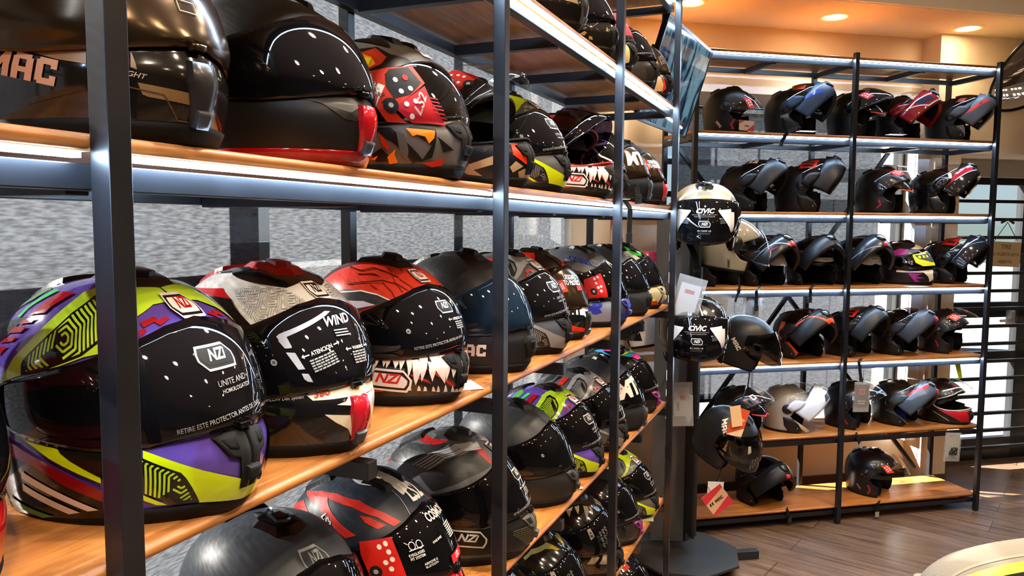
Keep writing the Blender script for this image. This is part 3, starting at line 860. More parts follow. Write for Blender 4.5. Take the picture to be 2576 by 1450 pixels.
bm = bmnew(); box(bm, 3.36, 4.58, W0 - .012, W0, 0, .075); struct('baseboard_left', bm, paint('C9B392', 'm'), ML)
bm = bmnew()
for z0, z1 in ((.30, .345), (.60, .635), (1.00, 1.03), (1.45, 1.48), (1.87, 1.905), (2.065, 2.10), (2.37, 2.42)): box(bm, .10, 1.80, .62, .66, z0, z1)
for u0, u1 in ((.10, .125), (1.75, 1.80)): box(bm, u0, u1, .615, .665, .30, 2.42)
for u in (.33, .62, .97, 1.3, 1.55): box(bm, u, u + .007, .64, .645, .30, 2.42)
wn2 = struct('window_2', bm, WF, MR)
bm = bmnew(); box(bm, .12, 1.76, .65, .656, .32, 2.42); finish('glass_pane', bm, M_GLASS, wn2)
bm = bmnew(); box(bm, 1.80, 1.885, .50, .60, .30, 2.48); struct('trim_4', bm, M_WHITE, MR)
t = empty('roller_shade', 'pale mesh shade hanging over the window behind the flip-up helmets', 'window shade', None, MR)
M_SHADE2 = shade_mat('sunscreen_weave_light', .25, (.13, .14, .16))
bm = bmnew(); box(bm, .15, 1.62, .590, .5915, .62, 2.41); finish('shade_cloth', bm, M_SHADE2, t)
bm = bmnew(); box(bm, .15, 1.62, .583, .597, .60, .62); finish('bottom_bar', bm, M_STEEL, t)
# barred door
bm = bmnew()
D = .86
for u0, u1 in ((2.08, 2.17), (3.02, 3.16), (3.62, 3.75)): box(bm, u0, u1, D, D + .06, 0, 2.05)
for z0, z1 in ((0, .16), (.72, .80), (1.05, 1.16), (1.50, 1.58), (2.0, 2.05)): box(bm, 2.08, 3.75, D, D + .05, z0, z1)
dr = struct('door_1', bm, paint('18191B', 's'), MR)
bm = bmnew(); box(bm, 2.12, 3.72, D + .02, D + .026, .02, 2.03); finish('glass_pane', bm, M_GLASS, dr)
bm = bmnew(); box(bm, 2.92, 2.95, D - .05, D, .98, 1.10); tube(bm, [(2.935, D - .05, 1.03), (2.82, D - .055, 1.03)], .010); finish('door_handle', bm, paint('C0C2C4', 's'), dr)
bm = bmnew(); box(bm, 2.08, 3.75, .80, .95, 2.05, 2.17); struct('trim_5', bm, paint('CFCBB8', 'm'), MR)
t = empty('security_grille', 'black steel grille of horizontal bars across the shop door', 'grille', None, MR)
for k in range(16):
    z = .13 + k * .124
    bm = bmnew(); box(bm, 2.10, 3.74, .70, .724, z, z + .022); finish('grille_bar', bm, M_STEEL, t)
for u in (2.10, 3.10, 3.70):
    bm = bmnew(); box(bm, u, u + .03, .725, .75, .06, 2.05); finish('grille_upright', bm, M_STEEL, t)
t = empty('door_sign', 'small beige card sign hung by cords on the barred door', 'sign', None, MR @ Matrix.Translation((2.655, .64, 1.515)) @ Matrix.Rotation(rad(2), 4, 'Y'))
bm = bmnew(); box(bm, -.125, .125, -.003, .003, -.085, .085); finish('card', bm, paint('D8C69C', 'p'), t)
def flat_text(name, lines, mat, parent, M, h=.02, bold=.02):
    bm = bmnew()
    for s, cx, cz, hh in lines:
        for tri in xf(text_tris(s, hh, bold), cx, cz): bm.faces.new([bm.verts.new((x, 0, z)) for x, z in tri])
    return finish(name, bm, mat, parent, M)
flat_text('lettering', [('TIRE', 0, .05, .030), ('LA PUERTA ESTA', 0, -.002, .021), ('ABIERTA', 0, -.052, .021)], paint('8A7550', 'p'), t, Matrix.Translation((0, -.0036, 0)))
bm = bmnew()
for s in (-1, 1): tube(bm, [(s * .10, 0, .085), (0, .0, .22)], .0025, 5)
tube(bm, [(-.05, 0, .215), (0, 0, .24), (.05, 0, .215)], .009, 8)
finish('hanging_cord', bm, M_STEEL, t)
# back of the room
bm = bmnew(); box(bm, -3.4, 5.0, -7.6, -7.5, 0, 3.4); struct('wall_back', bm, M_DARKWALL, MR)
bm = bmnew(); box(bm, 5.0, 5.1, -7.5, .6, 0, 3.4); struct('wall_far', bm, M_DARKWALL, MR)
bm = bmnew(); prism(bm, [Lw(-3.2, 1.29), Lw(-3.1, 1.29), (Rw(-3.3, -7.5)), (Rw(-3.4, -7.6))], 0, 3.4); struct('wall_near', bm, M_DARKWALL)
# street outside
bm = bmnew(); box(bm, -30, 30, -10, 40, -.25, -.12); struct('street', bm, plaster('asphalt', (.13, .13, .14), 8, .3))
bm = bmnew(); box(bm, -6, 1.8, 8.5, 9.2, -.2, 2.3); box(bm, 1.35, 1.75, 7.7, 8.5, -.2, 3.4, 1); box(bm, 1.9, 2.3, 7.7, 8.5, -.2, 3.4, 2)
t = tag(finish('street_building', bm, [plaster('grey_render', (.22, .24, .28), 3, .2), paint('E8DC8C', 'm'), paint('77776A', 'm')], None, MR), 'grey building with a yellow pillar seen through the window bars', 'building')
bm = bmnew(); box(bm, -6, 9, 7.0, 7.6, -.2, 2.1)
tag(finish('street_building', bm, plaster('blue_render', (.16, .20, .28), 3, .2), None, ML), 'low blue grey building blurred behind the long window shades', 'building')
def car(M, c, label):
    t = empty('parked_car', label, 'car', 'cars parked outside', M)
    bm = bmnew(); prism(bm, [(-2.1, .3), (-2.05, .85), (-1.2, .95), (-.7, 1.38), (.7, 1.4), (1.25, .95), (2.05, .8), (2.1, .3)], -.85, .85, 0, Matrix.Rotation(PI / 2, 4, 'X')); finish('car_body', bm, paint(c, 'g'), t, bevel=.05)
    bm = bmnew(); prism(bm, [(-1.08, .96), (-.66, 1.32), (.64, 1.34), (1.08, .96)], -.86, .86, 0, Matrix.Rotation(PI / 2, 4, 'X')); finish('car_windows', bm, visor_mat('dark'), t)
    for x in (-1.3, 1.3):
        for y in (-.8, .8):
            bm = bmnew(); lathe(bm, [(0, -.1), (.32, -.1), (.32, .1), (0, .1)], 20, 0, Matrix.Translation((x, y, .2)) @ Matrix.Rotation(PI / 2, 4, 'X')); finish('wheel', bm, paint('141414', 'r'), t)
car(ML @ Matrix.Translation((1.3, 4.6, 0)), '3C6FB0', 'blue car parked outside beyond the mesh shades')
car(ML @ Matrix.Translation((6.6, 4.9, 0)), 'B8BABD', 'silver car parked outside beyond the wide mesh shade')
# downlights
def spot(x, y, z, label, w=1.0):
    t = empty('recessed_downlight', label, 'ceiling light', 'recessed downlights', Matrix.Translation((x, y, z)))
    bm = bmnew(); lathe(bm, [(.058, .004), (.060, -.004), (.085, -.007), (.092, 0)], 28); finish('trim_ring', bm, M_TRIM, t)
    bm = bmnew(); lathe(bm, [(0, -.001), (.057, -.001)], 24); finish('lamp', bm, M_LAMP, t)
    d = bpy.data.lights.new('downlight_beam', 'SPOT'); d.energy = SPOT_W * w; d.color = (1, .80, .58); d.spot_size = rad(118); d.spot_blend = 1.0; d.shadow_soft_size = .05
    o = bpy.data.objects.new('downlight_beam', d); COL.objects.link(o); o.parent = t; o.location = (0, 0, -.03)
spot(.961, 4.284, CZ, 'glowing ceiling downlight directly above the hanging screen', 1.5)
spot(1.853, 4.550, CZ, 'glowing ceiling downlight above the middle of the far rack')
spot(2.762, 4.787, CZ, 'glowing ceiling downlight near the round mirror', .4)
for x, y in ((.62, 2.15), (.25, 1.15), (1.45, 2.75), (1.05, .95), (.9, .05), (2.4, 3.2), (2.2, 1.8), (2.0, .5), (3.4, 2.5), (3.2, 1.1), (1.0, -.9), (2.2, -1.0), (3.4, -.6), (.2, -.4)):
    spot(x, y, CZ + .32, 'ceiling downlight in the higher ceiling field above the aisle', 4.2)

# ================================================================== racks
def rack(M, u_posts, W, D, label, braces, ext=(0, 0), levels=LEV, mids=True, leds=6, setback=9):
    """posts stand in front of the boards; W tube size, D depth"""
    t = empty('shelving_rack', label, 'shelf rack', None, M)
    def add(name, bm, mat, bev=.0012, z=None): return finish(name, bm, mat, t, None, False, bev)
    for u in u_posts:
        for w0 in (0, D - W):
            bm = bmnew(); box(bm, u, u + W, w0, w0 + W, 0.004, levels[0] + .035); add('post', bm, M_STEEL)
    ua, ub = u_posts[0], u_posts[-1] + W
    for k, z in enumerate(levels):
        r1, r0 = z - .011, z - .036
        fr = .008 if k < setback else .14
        bm = bmnew(); box(bm, ua, ub, W + .0005 + fr, 2 * W + fr, r0, r1); add('front_rail', bm, M_STEEL)
        bm = bmnew(); box(bm, ua, ub, D - 2 * W, D - W - .0005, r0, r1); add('back_rail', bm, M_STEEL)
        us = []
        for i, u in enumerate(u_posts):
            us.append(u if i < len(u_posts) - 1 else u)
            if mids and i < len(u_posts) - 1: us.append((u + u_posts[i + 1]) / 2)
        for u in us:
            bm = bmnew(); box(bm, u, u + W, (2 * W + .008 if k < setback else W) + .0005, D - 2 * W - .0005, r0 - .004, r1 - .001); add('cross_rail', bm, M_STEEL)
        # board with a rounded nose
        bm = bmnew(); y0 = W + .001; y1 = D - W - .001
        pr = [(y0 + .009, z), (y0 + .002, z + .004), (y0, z + .009), (y0 + .002, z + .014), (y0 + .008, z + BT - .001), (y0 + .024, z + BT - .001), (y0 + .026, z + BT), (y1, z + BT), (y1, z - .0105), (y1 - .002, z - .0105), (y1 - .002, z)]
        pr = [(y0 + .009, z), (y0 + .002, z + .004), (y0, z + .009), (y0 + .002, z + .014), (y0 + .008, z + BT - .0012), (y0 + .022, z + BT - .0012), (y0 + .025, z + BT), (y1, z + BT), (y1, z)]
        A = [bm.verts.new((ua - ext[0], y, q)) for y, q in pr]; B = [bm.verts.new((ub + ext[1], y, q)) for y, q in pr]
        n = len(pr)
        for i in range(n):
            f = bm.faces.new((A[i], A[(i + 1) % n], B[(i + 1) % n], B[i])); f.smooth = i < 4
        bm.faces.new(A[::-1]); bm.faces.new(B)
        o = add('shelf_board', bm, M_WOOD, 0)
        # led strip under the nose, one length per bay
        if k < leds:
            for a, b in zip(u_posts, u_posts[1:]):
                bm = bmnew(); box(bm, a + W + .012, b - .012, W - .004, W + .006, z - .0072, z - .0012); finish('led_strip', bm, M_LED, t)
                bm = bmnew(); box(bm, a + W + .004, b - .004, W - .0045, W + .006, z - .0011, z - .0001); finish('led_channel', bm, paint('B9BCC2', 's'), t)
    for (ua_, za, ub_, zb) in braces:
        bm = bmnew(); obox(bm, (ua_, D - W * .5 + .014, za), (ub_, D - W * .5 + .014, zb), .022, .022, Vector((0, 1, 0))); add('brace', bm, M_STEEL)
    return t
UL = [.5089 + i * .9051 for i in range(-1, 4)]
rackL = rack(ML @ Matrix.Translation((0, .6103, 0)), UL, .025, .39, 'long black steel rack with pine boards along the shaded window', [], leds=3, setback=3)
UR = [0, .9445, 1.889]
rackR = rack(MR, UR, .025, .40, 'black steel rack with pine boards in front of the far window', [(.10, 2.14, 1.80, .15), (1.80, 2.55, .13, .34)], leds=5)

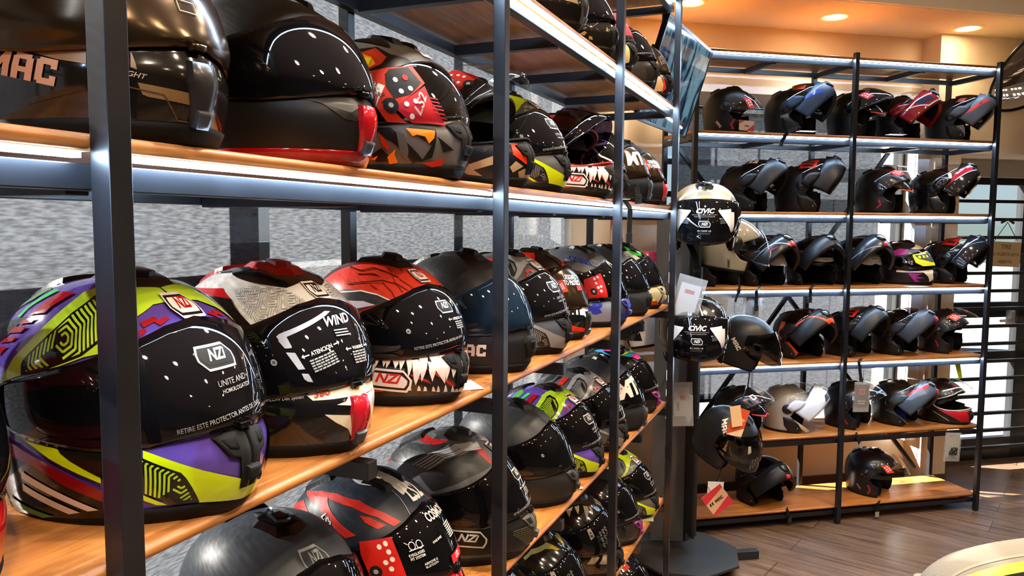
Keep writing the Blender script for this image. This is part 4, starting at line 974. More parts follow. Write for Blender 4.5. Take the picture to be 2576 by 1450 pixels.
# traced graphics (arc in cm from the nose line, height in cm) and helmet places
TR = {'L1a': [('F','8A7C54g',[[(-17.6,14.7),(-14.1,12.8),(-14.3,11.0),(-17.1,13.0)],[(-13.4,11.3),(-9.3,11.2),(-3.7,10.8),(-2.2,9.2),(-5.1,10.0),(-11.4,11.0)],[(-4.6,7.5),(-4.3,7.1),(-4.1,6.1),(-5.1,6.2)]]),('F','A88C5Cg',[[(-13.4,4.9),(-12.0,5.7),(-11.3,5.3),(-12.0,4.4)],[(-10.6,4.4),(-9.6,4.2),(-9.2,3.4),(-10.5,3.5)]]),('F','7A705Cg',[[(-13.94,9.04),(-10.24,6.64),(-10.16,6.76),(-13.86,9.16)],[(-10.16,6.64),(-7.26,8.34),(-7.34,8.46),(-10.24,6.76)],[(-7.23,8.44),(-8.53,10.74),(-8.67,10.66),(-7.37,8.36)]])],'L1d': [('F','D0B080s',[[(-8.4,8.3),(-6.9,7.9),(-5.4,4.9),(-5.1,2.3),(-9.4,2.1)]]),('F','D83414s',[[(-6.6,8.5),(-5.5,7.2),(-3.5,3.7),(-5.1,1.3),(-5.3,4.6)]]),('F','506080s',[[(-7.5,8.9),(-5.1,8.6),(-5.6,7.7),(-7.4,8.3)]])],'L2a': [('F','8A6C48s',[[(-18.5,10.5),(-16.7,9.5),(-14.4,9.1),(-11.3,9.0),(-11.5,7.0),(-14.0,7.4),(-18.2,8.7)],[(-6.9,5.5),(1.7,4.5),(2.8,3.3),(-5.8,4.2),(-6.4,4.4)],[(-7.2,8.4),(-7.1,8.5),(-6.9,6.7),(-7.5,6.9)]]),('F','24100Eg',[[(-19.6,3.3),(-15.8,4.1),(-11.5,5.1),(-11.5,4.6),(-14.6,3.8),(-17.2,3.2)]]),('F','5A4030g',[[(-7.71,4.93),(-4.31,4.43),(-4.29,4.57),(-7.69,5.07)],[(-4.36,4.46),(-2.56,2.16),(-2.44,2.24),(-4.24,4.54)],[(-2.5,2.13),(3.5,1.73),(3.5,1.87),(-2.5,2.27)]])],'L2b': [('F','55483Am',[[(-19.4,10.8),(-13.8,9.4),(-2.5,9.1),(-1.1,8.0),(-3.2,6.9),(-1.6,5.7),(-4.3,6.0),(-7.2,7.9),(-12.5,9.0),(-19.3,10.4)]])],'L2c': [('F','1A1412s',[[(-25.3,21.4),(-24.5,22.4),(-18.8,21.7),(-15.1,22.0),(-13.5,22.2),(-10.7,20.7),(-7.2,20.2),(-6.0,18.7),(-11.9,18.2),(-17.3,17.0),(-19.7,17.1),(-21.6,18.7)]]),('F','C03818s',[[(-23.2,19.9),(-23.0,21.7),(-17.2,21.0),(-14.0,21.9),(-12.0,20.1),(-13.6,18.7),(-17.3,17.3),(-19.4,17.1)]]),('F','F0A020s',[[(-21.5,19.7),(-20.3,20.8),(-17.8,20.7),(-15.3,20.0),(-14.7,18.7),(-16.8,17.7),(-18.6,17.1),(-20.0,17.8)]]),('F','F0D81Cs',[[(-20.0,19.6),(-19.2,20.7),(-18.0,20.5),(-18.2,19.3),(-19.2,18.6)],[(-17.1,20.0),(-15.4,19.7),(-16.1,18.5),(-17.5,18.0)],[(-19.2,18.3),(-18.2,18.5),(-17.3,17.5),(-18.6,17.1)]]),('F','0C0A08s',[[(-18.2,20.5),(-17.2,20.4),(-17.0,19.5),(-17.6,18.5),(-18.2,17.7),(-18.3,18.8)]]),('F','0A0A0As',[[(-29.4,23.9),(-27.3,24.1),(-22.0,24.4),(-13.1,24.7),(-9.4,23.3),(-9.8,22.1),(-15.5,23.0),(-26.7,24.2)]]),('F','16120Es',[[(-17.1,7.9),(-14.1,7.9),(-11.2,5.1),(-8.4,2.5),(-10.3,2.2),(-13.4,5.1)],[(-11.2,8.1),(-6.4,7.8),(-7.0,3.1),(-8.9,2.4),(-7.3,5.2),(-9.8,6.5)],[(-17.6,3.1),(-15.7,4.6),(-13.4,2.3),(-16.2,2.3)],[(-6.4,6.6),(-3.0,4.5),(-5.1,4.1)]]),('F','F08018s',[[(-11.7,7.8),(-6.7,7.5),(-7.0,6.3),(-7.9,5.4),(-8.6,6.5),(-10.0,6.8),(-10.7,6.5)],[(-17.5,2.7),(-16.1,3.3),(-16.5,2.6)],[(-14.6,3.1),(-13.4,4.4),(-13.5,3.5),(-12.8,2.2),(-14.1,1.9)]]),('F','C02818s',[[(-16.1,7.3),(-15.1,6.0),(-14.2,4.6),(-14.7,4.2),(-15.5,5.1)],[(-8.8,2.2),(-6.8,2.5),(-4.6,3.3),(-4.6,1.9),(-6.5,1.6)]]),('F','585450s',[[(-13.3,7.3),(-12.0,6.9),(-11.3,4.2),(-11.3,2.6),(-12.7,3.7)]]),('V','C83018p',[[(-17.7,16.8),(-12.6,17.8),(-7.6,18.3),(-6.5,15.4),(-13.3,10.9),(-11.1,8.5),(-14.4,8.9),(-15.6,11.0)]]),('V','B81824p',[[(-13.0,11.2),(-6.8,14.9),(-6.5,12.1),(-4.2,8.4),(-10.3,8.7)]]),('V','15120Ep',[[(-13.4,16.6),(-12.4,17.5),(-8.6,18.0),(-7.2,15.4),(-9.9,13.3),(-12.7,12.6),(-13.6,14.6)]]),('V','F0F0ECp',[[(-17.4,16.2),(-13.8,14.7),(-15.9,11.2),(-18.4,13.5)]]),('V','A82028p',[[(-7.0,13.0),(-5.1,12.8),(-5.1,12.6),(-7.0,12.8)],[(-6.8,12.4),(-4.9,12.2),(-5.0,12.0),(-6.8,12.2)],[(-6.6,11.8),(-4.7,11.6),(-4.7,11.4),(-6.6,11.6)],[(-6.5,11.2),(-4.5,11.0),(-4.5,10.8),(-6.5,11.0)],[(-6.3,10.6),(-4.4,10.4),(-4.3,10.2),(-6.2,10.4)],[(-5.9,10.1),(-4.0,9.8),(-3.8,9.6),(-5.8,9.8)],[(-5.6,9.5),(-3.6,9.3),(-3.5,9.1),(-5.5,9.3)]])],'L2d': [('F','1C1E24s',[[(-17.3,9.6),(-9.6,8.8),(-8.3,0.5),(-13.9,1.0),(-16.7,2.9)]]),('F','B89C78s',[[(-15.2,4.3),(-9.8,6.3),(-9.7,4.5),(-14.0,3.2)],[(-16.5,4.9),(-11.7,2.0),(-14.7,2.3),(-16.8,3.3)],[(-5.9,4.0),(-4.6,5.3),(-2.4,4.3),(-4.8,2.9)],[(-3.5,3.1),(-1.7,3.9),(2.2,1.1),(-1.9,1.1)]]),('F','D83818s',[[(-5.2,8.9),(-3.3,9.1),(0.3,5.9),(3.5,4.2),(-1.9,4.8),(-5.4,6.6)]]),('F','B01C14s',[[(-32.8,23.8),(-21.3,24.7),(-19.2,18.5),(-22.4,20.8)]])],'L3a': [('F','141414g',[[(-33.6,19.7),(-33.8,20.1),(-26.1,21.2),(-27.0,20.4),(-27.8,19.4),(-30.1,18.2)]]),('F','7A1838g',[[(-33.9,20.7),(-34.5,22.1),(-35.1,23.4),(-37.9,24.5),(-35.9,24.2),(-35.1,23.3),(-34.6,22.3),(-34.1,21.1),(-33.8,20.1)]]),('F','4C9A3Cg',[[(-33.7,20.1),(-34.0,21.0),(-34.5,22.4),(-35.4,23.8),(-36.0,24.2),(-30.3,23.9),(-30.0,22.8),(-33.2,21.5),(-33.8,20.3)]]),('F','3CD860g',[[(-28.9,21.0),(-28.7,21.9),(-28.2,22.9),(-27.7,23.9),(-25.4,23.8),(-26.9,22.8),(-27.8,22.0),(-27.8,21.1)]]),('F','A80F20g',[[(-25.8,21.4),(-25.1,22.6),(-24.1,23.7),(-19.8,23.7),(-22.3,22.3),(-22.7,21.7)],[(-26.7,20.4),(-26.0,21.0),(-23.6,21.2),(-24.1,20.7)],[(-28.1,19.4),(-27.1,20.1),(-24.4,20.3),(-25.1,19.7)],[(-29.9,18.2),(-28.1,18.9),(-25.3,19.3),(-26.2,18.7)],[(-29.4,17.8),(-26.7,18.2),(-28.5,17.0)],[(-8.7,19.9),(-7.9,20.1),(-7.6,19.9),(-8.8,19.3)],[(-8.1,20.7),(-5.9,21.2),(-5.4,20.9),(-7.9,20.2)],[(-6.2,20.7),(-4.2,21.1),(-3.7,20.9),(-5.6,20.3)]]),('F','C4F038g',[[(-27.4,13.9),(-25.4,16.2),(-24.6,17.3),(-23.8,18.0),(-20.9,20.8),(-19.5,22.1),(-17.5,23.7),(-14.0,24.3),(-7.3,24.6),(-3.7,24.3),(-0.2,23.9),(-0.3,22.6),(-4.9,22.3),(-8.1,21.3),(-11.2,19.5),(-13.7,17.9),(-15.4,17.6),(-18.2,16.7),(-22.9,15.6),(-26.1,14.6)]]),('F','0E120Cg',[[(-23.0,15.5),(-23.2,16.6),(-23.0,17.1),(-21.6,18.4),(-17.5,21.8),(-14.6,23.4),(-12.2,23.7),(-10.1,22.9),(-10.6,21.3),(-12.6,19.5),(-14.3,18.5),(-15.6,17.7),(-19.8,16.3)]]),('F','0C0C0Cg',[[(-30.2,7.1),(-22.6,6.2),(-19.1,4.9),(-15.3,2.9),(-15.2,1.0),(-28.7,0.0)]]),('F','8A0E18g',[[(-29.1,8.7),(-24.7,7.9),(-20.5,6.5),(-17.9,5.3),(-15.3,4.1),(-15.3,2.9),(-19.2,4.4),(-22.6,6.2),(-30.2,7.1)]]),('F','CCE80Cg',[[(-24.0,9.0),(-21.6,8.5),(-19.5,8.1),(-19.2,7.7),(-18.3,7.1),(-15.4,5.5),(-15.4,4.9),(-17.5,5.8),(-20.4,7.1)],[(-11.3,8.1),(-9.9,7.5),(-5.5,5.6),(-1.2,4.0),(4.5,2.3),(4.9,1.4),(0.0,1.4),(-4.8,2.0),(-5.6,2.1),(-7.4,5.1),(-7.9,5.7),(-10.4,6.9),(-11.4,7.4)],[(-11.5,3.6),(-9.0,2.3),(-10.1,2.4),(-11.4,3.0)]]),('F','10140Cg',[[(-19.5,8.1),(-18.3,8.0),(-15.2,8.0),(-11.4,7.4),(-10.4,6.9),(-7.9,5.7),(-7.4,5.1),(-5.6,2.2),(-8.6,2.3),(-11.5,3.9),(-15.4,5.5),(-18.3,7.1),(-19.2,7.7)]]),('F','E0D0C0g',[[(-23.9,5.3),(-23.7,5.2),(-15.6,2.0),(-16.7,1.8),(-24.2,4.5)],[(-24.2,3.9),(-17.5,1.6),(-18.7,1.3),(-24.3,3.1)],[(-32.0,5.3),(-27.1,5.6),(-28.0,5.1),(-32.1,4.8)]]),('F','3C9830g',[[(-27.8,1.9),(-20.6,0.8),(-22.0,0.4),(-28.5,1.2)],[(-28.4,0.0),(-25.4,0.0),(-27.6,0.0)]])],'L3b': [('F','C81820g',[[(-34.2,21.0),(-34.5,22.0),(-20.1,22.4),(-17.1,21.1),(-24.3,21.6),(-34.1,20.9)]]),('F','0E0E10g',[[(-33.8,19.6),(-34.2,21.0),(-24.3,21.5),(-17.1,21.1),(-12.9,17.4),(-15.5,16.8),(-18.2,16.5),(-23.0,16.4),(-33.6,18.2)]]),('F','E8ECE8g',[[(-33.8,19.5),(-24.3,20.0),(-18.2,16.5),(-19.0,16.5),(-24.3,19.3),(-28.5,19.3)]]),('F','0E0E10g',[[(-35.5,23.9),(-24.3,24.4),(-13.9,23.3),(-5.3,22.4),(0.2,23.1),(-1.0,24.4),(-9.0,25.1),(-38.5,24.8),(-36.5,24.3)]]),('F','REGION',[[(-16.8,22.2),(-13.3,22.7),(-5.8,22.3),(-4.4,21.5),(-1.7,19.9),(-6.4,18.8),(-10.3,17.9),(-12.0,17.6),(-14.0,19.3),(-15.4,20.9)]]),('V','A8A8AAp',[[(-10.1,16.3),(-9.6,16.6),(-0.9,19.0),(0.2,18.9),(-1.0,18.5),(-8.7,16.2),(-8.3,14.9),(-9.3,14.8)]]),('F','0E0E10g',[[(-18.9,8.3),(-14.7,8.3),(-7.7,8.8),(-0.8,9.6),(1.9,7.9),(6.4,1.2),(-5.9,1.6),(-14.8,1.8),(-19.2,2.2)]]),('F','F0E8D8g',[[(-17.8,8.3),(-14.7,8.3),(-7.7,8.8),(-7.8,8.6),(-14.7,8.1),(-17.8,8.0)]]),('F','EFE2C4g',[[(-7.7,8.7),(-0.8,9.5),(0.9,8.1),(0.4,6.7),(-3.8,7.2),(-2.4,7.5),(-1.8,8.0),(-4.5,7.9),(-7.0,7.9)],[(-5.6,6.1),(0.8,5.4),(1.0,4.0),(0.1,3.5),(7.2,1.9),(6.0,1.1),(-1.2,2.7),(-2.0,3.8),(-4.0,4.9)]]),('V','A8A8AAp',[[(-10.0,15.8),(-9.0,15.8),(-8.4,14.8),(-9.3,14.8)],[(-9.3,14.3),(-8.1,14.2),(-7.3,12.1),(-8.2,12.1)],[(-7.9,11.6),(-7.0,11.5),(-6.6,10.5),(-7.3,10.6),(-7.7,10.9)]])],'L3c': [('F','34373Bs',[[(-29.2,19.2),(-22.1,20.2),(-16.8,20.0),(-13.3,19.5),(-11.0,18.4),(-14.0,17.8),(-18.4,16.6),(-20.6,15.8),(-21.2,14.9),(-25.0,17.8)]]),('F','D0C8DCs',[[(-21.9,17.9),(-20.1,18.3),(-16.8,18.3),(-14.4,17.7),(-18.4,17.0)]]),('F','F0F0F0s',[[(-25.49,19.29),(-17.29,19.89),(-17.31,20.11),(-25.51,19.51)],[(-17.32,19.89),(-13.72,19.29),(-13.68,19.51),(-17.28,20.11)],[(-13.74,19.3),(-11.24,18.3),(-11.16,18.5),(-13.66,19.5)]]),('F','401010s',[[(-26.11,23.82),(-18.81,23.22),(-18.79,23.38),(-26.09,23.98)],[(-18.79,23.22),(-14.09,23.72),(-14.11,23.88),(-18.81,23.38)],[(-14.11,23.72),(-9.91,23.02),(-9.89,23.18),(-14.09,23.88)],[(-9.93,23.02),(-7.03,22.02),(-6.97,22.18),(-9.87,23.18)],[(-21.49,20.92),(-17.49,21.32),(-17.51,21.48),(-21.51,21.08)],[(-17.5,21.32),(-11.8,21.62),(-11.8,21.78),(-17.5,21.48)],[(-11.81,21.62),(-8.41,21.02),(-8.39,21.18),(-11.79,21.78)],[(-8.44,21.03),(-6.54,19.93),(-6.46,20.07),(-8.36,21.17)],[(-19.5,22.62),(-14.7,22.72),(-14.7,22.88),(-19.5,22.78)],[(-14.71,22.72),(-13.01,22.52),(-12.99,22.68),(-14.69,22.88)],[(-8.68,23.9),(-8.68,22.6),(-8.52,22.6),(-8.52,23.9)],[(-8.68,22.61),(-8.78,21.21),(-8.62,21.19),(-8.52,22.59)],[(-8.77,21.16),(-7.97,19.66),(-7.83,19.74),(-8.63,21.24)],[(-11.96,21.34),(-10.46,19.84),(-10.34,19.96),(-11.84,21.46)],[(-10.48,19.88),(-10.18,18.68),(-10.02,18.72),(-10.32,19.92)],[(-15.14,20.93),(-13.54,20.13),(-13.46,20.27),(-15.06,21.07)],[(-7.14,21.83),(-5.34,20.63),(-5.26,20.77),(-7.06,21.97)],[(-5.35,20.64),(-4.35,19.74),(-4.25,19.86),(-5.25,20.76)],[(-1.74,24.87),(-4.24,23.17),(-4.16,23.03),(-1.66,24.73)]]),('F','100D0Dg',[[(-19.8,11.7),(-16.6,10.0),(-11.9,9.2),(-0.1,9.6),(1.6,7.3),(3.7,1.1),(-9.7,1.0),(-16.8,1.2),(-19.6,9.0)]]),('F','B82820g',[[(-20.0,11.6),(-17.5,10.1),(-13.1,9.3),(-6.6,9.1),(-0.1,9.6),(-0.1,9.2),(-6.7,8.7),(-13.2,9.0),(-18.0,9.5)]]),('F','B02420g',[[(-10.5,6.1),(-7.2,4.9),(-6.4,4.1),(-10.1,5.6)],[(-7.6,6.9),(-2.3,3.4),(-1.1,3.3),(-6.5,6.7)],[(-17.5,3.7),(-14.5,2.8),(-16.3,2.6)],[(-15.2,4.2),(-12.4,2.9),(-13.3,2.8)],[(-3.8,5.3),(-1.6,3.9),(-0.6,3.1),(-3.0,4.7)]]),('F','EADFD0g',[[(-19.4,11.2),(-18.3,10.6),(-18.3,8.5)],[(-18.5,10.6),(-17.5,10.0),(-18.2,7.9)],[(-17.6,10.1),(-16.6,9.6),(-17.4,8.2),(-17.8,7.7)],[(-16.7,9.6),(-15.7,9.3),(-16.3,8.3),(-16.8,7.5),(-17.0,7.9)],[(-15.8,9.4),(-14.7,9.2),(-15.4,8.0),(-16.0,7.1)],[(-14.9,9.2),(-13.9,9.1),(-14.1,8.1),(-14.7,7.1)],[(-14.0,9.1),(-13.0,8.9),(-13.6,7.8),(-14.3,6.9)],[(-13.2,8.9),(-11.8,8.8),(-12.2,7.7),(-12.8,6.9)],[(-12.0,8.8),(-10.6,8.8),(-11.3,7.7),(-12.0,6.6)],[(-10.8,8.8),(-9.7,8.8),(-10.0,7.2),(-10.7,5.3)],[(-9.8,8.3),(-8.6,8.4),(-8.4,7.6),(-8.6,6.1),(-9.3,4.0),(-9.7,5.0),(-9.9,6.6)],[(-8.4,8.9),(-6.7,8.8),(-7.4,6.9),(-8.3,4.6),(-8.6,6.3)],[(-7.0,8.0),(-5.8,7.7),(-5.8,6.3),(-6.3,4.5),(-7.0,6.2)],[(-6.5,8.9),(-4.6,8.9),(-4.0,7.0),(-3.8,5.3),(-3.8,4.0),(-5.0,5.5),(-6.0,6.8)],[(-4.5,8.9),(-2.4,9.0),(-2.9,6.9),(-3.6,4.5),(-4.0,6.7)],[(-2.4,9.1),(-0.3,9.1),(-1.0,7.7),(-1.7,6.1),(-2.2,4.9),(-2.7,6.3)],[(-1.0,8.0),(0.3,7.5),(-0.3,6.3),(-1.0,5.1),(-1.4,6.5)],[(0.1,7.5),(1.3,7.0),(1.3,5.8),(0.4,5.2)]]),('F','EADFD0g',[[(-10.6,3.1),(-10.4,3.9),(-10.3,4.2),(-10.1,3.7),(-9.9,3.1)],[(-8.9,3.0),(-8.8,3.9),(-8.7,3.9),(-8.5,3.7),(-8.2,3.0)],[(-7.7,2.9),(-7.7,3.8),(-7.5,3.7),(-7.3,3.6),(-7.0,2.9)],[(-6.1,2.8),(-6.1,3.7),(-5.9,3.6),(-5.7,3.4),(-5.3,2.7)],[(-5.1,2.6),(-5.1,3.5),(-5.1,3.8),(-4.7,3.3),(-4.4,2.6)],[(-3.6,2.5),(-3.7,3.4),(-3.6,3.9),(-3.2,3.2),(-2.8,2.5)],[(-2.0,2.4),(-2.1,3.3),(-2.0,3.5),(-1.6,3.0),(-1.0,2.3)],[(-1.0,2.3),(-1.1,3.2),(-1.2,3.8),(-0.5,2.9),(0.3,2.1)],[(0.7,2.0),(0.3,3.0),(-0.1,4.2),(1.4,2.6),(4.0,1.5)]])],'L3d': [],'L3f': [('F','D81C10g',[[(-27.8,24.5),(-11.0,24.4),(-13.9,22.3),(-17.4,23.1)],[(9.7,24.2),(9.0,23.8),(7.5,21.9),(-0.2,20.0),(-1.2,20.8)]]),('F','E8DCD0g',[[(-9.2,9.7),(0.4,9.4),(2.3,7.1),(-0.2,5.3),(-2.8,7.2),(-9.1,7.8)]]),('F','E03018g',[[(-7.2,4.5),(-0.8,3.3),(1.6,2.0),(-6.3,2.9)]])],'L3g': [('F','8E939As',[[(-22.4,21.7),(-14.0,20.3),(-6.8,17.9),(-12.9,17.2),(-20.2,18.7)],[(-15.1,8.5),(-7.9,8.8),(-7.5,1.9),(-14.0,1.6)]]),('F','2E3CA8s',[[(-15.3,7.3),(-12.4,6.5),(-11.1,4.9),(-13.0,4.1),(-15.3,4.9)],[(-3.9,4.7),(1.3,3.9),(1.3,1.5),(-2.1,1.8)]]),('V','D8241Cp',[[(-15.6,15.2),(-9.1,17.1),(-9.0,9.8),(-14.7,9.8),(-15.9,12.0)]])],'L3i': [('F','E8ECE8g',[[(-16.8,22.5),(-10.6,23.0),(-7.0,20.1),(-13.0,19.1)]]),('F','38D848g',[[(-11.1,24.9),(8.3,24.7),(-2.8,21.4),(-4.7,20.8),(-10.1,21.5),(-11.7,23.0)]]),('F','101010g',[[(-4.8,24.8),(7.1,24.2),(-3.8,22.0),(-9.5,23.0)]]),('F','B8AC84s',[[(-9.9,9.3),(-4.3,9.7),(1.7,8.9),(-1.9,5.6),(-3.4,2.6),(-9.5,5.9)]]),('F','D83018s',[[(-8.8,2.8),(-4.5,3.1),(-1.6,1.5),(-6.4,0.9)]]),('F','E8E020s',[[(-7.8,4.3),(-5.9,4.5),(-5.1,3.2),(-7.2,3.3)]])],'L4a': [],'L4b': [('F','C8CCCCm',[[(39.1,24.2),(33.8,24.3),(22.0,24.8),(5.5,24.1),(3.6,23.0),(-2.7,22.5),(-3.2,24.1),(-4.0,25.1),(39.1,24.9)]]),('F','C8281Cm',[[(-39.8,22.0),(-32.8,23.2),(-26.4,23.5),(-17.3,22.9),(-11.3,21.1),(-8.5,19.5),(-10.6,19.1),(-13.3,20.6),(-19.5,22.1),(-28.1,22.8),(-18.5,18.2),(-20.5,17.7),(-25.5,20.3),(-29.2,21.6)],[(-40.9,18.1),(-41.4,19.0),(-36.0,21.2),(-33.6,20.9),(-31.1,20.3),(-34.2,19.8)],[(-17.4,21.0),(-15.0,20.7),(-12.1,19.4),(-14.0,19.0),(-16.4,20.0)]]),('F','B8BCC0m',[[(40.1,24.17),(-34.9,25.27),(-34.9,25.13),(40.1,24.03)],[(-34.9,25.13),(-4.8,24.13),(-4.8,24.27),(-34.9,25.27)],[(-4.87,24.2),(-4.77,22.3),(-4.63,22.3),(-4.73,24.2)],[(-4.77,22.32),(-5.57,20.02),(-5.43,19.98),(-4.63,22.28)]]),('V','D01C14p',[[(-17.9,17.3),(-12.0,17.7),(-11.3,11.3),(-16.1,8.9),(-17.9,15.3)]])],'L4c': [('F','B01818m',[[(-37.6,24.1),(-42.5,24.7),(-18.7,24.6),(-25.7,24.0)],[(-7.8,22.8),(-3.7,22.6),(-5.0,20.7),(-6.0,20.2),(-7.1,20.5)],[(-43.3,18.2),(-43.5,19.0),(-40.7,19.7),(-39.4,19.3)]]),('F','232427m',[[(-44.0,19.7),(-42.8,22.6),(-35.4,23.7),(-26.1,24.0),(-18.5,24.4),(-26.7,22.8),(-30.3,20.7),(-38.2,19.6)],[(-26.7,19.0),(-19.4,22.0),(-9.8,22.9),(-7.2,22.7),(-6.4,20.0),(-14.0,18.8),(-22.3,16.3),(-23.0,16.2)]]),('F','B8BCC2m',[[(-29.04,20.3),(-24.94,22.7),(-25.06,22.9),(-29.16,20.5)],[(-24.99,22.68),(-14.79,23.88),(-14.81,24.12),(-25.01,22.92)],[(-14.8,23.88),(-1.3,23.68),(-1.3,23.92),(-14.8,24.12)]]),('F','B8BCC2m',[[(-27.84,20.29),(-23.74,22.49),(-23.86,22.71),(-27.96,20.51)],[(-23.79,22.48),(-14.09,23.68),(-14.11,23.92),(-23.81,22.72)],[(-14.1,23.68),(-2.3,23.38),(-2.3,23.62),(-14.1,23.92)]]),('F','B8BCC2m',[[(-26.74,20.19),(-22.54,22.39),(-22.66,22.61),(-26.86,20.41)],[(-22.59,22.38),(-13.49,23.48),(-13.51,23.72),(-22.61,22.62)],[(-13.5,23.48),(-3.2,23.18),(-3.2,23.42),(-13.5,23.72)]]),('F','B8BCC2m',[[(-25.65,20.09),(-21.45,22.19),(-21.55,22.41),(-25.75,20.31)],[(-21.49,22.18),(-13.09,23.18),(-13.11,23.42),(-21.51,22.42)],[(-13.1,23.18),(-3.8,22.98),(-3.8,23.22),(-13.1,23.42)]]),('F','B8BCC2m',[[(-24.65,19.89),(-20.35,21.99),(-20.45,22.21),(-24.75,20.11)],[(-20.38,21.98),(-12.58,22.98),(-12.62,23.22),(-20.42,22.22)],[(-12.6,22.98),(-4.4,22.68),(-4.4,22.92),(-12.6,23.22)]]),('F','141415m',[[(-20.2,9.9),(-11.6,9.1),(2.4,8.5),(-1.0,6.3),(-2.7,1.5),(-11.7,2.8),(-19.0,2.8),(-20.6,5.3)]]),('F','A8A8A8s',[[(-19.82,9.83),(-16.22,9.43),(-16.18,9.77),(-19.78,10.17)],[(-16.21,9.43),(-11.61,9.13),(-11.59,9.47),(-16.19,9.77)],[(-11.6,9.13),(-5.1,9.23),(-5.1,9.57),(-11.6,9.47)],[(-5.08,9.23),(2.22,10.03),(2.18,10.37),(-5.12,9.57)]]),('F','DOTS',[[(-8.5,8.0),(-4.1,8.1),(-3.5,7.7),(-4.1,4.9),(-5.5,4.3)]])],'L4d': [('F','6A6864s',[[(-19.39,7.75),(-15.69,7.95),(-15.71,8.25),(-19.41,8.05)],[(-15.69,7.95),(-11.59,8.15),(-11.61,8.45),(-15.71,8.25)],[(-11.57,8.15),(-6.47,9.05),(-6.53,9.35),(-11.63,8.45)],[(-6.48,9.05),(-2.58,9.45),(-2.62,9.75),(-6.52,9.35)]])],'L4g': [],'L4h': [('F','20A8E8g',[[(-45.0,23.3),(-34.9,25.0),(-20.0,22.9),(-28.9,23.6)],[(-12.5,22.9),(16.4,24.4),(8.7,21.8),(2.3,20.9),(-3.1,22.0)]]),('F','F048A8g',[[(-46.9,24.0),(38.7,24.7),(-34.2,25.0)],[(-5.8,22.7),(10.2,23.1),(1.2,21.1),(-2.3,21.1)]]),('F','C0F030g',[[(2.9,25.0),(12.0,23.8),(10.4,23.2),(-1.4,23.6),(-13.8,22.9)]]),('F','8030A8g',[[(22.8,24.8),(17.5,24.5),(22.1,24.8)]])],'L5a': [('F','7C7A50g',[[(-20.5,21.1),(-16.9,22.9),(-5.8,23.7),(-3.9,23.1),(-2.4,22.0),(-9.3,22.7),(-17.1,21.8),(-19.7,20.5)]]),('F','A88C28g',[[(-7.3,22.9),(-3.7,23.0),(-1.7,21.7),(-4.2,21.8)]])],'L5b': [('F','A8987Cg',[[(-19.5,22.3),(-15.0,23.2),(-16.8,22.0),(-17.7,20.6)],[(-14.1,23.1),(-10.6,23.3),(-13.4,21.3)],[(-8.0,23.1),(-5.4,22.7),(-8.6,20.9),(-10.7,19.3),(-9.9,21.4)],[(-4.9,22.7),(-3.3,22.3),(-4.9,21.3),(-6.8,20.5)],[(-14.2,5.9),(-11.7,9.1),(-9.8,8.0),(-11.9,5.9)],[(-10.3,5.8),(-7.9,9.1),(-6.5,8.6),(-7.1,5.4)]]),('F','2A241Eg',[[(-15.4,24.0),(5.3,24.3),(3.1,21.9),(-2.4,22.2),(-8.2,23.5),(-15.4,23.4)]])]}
HP = {'L2a': (-0.4961, 0.9124, 1.7757, -28.7, 1.02), 'L2b': (-0.3764, 1.1983, 1.7757, -28.7, 1.02), 'L2c': (-0.2505, 1.473, 1.7757, -30.7, 1.02), 'L2d': (-0.1273, 1.7933, 1.7757, -30.7, 1.01), 'L2e': (-0.0296, 2.0397, 1.7757, -30.7, 1.01), 'L2f': (0.131, 2.3844, 1.7757, -28.7, 1.0), 'L2g': (0.2076, 2.645, 1.7757, -28.7, 1.0), 'L2h': (0.3303, 2.8864, 1.7757, -28.7, 1.0), 'L2i': (0.4327, 3.1308, 1.7757, -28.7, 1.0), 'L3a': (-0.4785, 0.9441, 1.3625, -25.7, 1.05), 'L3b': (-0.3816, 1.1962, 1.3625, -34.7, 1.05), 'L3c': (-0.2552, 1.5086, 1.3625, -34.7, 1.04), 'L3d': (-0.1237, 1.8124, 1.3625, -30.7, 1.04), 'L3e': (-0.0218, 2.0581, 1.3625, -30.7, 1.02), 'L3f': (0.0516, 2.2984, 1.3625, -28.7, 1.02), 'L3g': (0.2126, 2.605, 1.3625, -28.7, 1.02), 'L3h': (0.3381, 2.9048, 1.3625, -28.7, 1.02), 'L3i': (0.4404, 3.1492, 1.3625, -28.7, 1.0), 'L4a': (-0.3993, 1.2318, 0.9440000000000001, -33.7, 1.06), 'L4b': (-0.2813, 1.4643, 0.9440000000000001, -19.7, 1.05), 'L4c': (-0.1409, 1.7556, 0.9440000000000001, -15.7, 1.06), 'L4d': (-0.0038, 2.1037, 0.9440000000000001, -22.7, 1.03), 'L4e': (0.1025, 2.3421, 0.9440000000000001, -28.7, 1.01), 'L4f': (0.2145, 2.6096, 0.9440000000000001, -28.7, 1.01), 'L4g': (0.3226, 2.8679, 0.9440000000000001, -28.7, 1.02), 'L4h': (0.4261, 3.1281, 0.9440000000000001, -30.7, 1.0), 'L5z': (-0.0443, 1.9916, 0.519, -28.7, 1.0), 'L5a': (0.0677, 2.2591, 0.519, -28.7, 1.0), 'L5b': (0.2068, 2.5912, 0.519, -28.7, 1.0), 'L5c': (0.3149, 2.8495, 0.519, -28.7, 1.0), 'L5d': (0.423, 3.1077, 0.519, -28.7, 1.0), 'L1a': (0.1372, 2.4252, 2.199, -28.7, 1.0), 'L1z': (0.0175, 2.1392, 2.199, -28.7, 1.0), 'L1b': (0.2362, 2.6873, 2.199, -28.7, 1.0), 'L1c': (0.3574, 2.9509, 2.199, -28.7, 1.0), 'L1d': (0.4617, 3.2, 2.199, -28.7, 1.0), 'L3z': (-0.6062, 0.6495, 1.3625, -28.7, 1.02), 'L6a': (0.4192, 3.0985, 0.1014, -28.7, 1.0)}

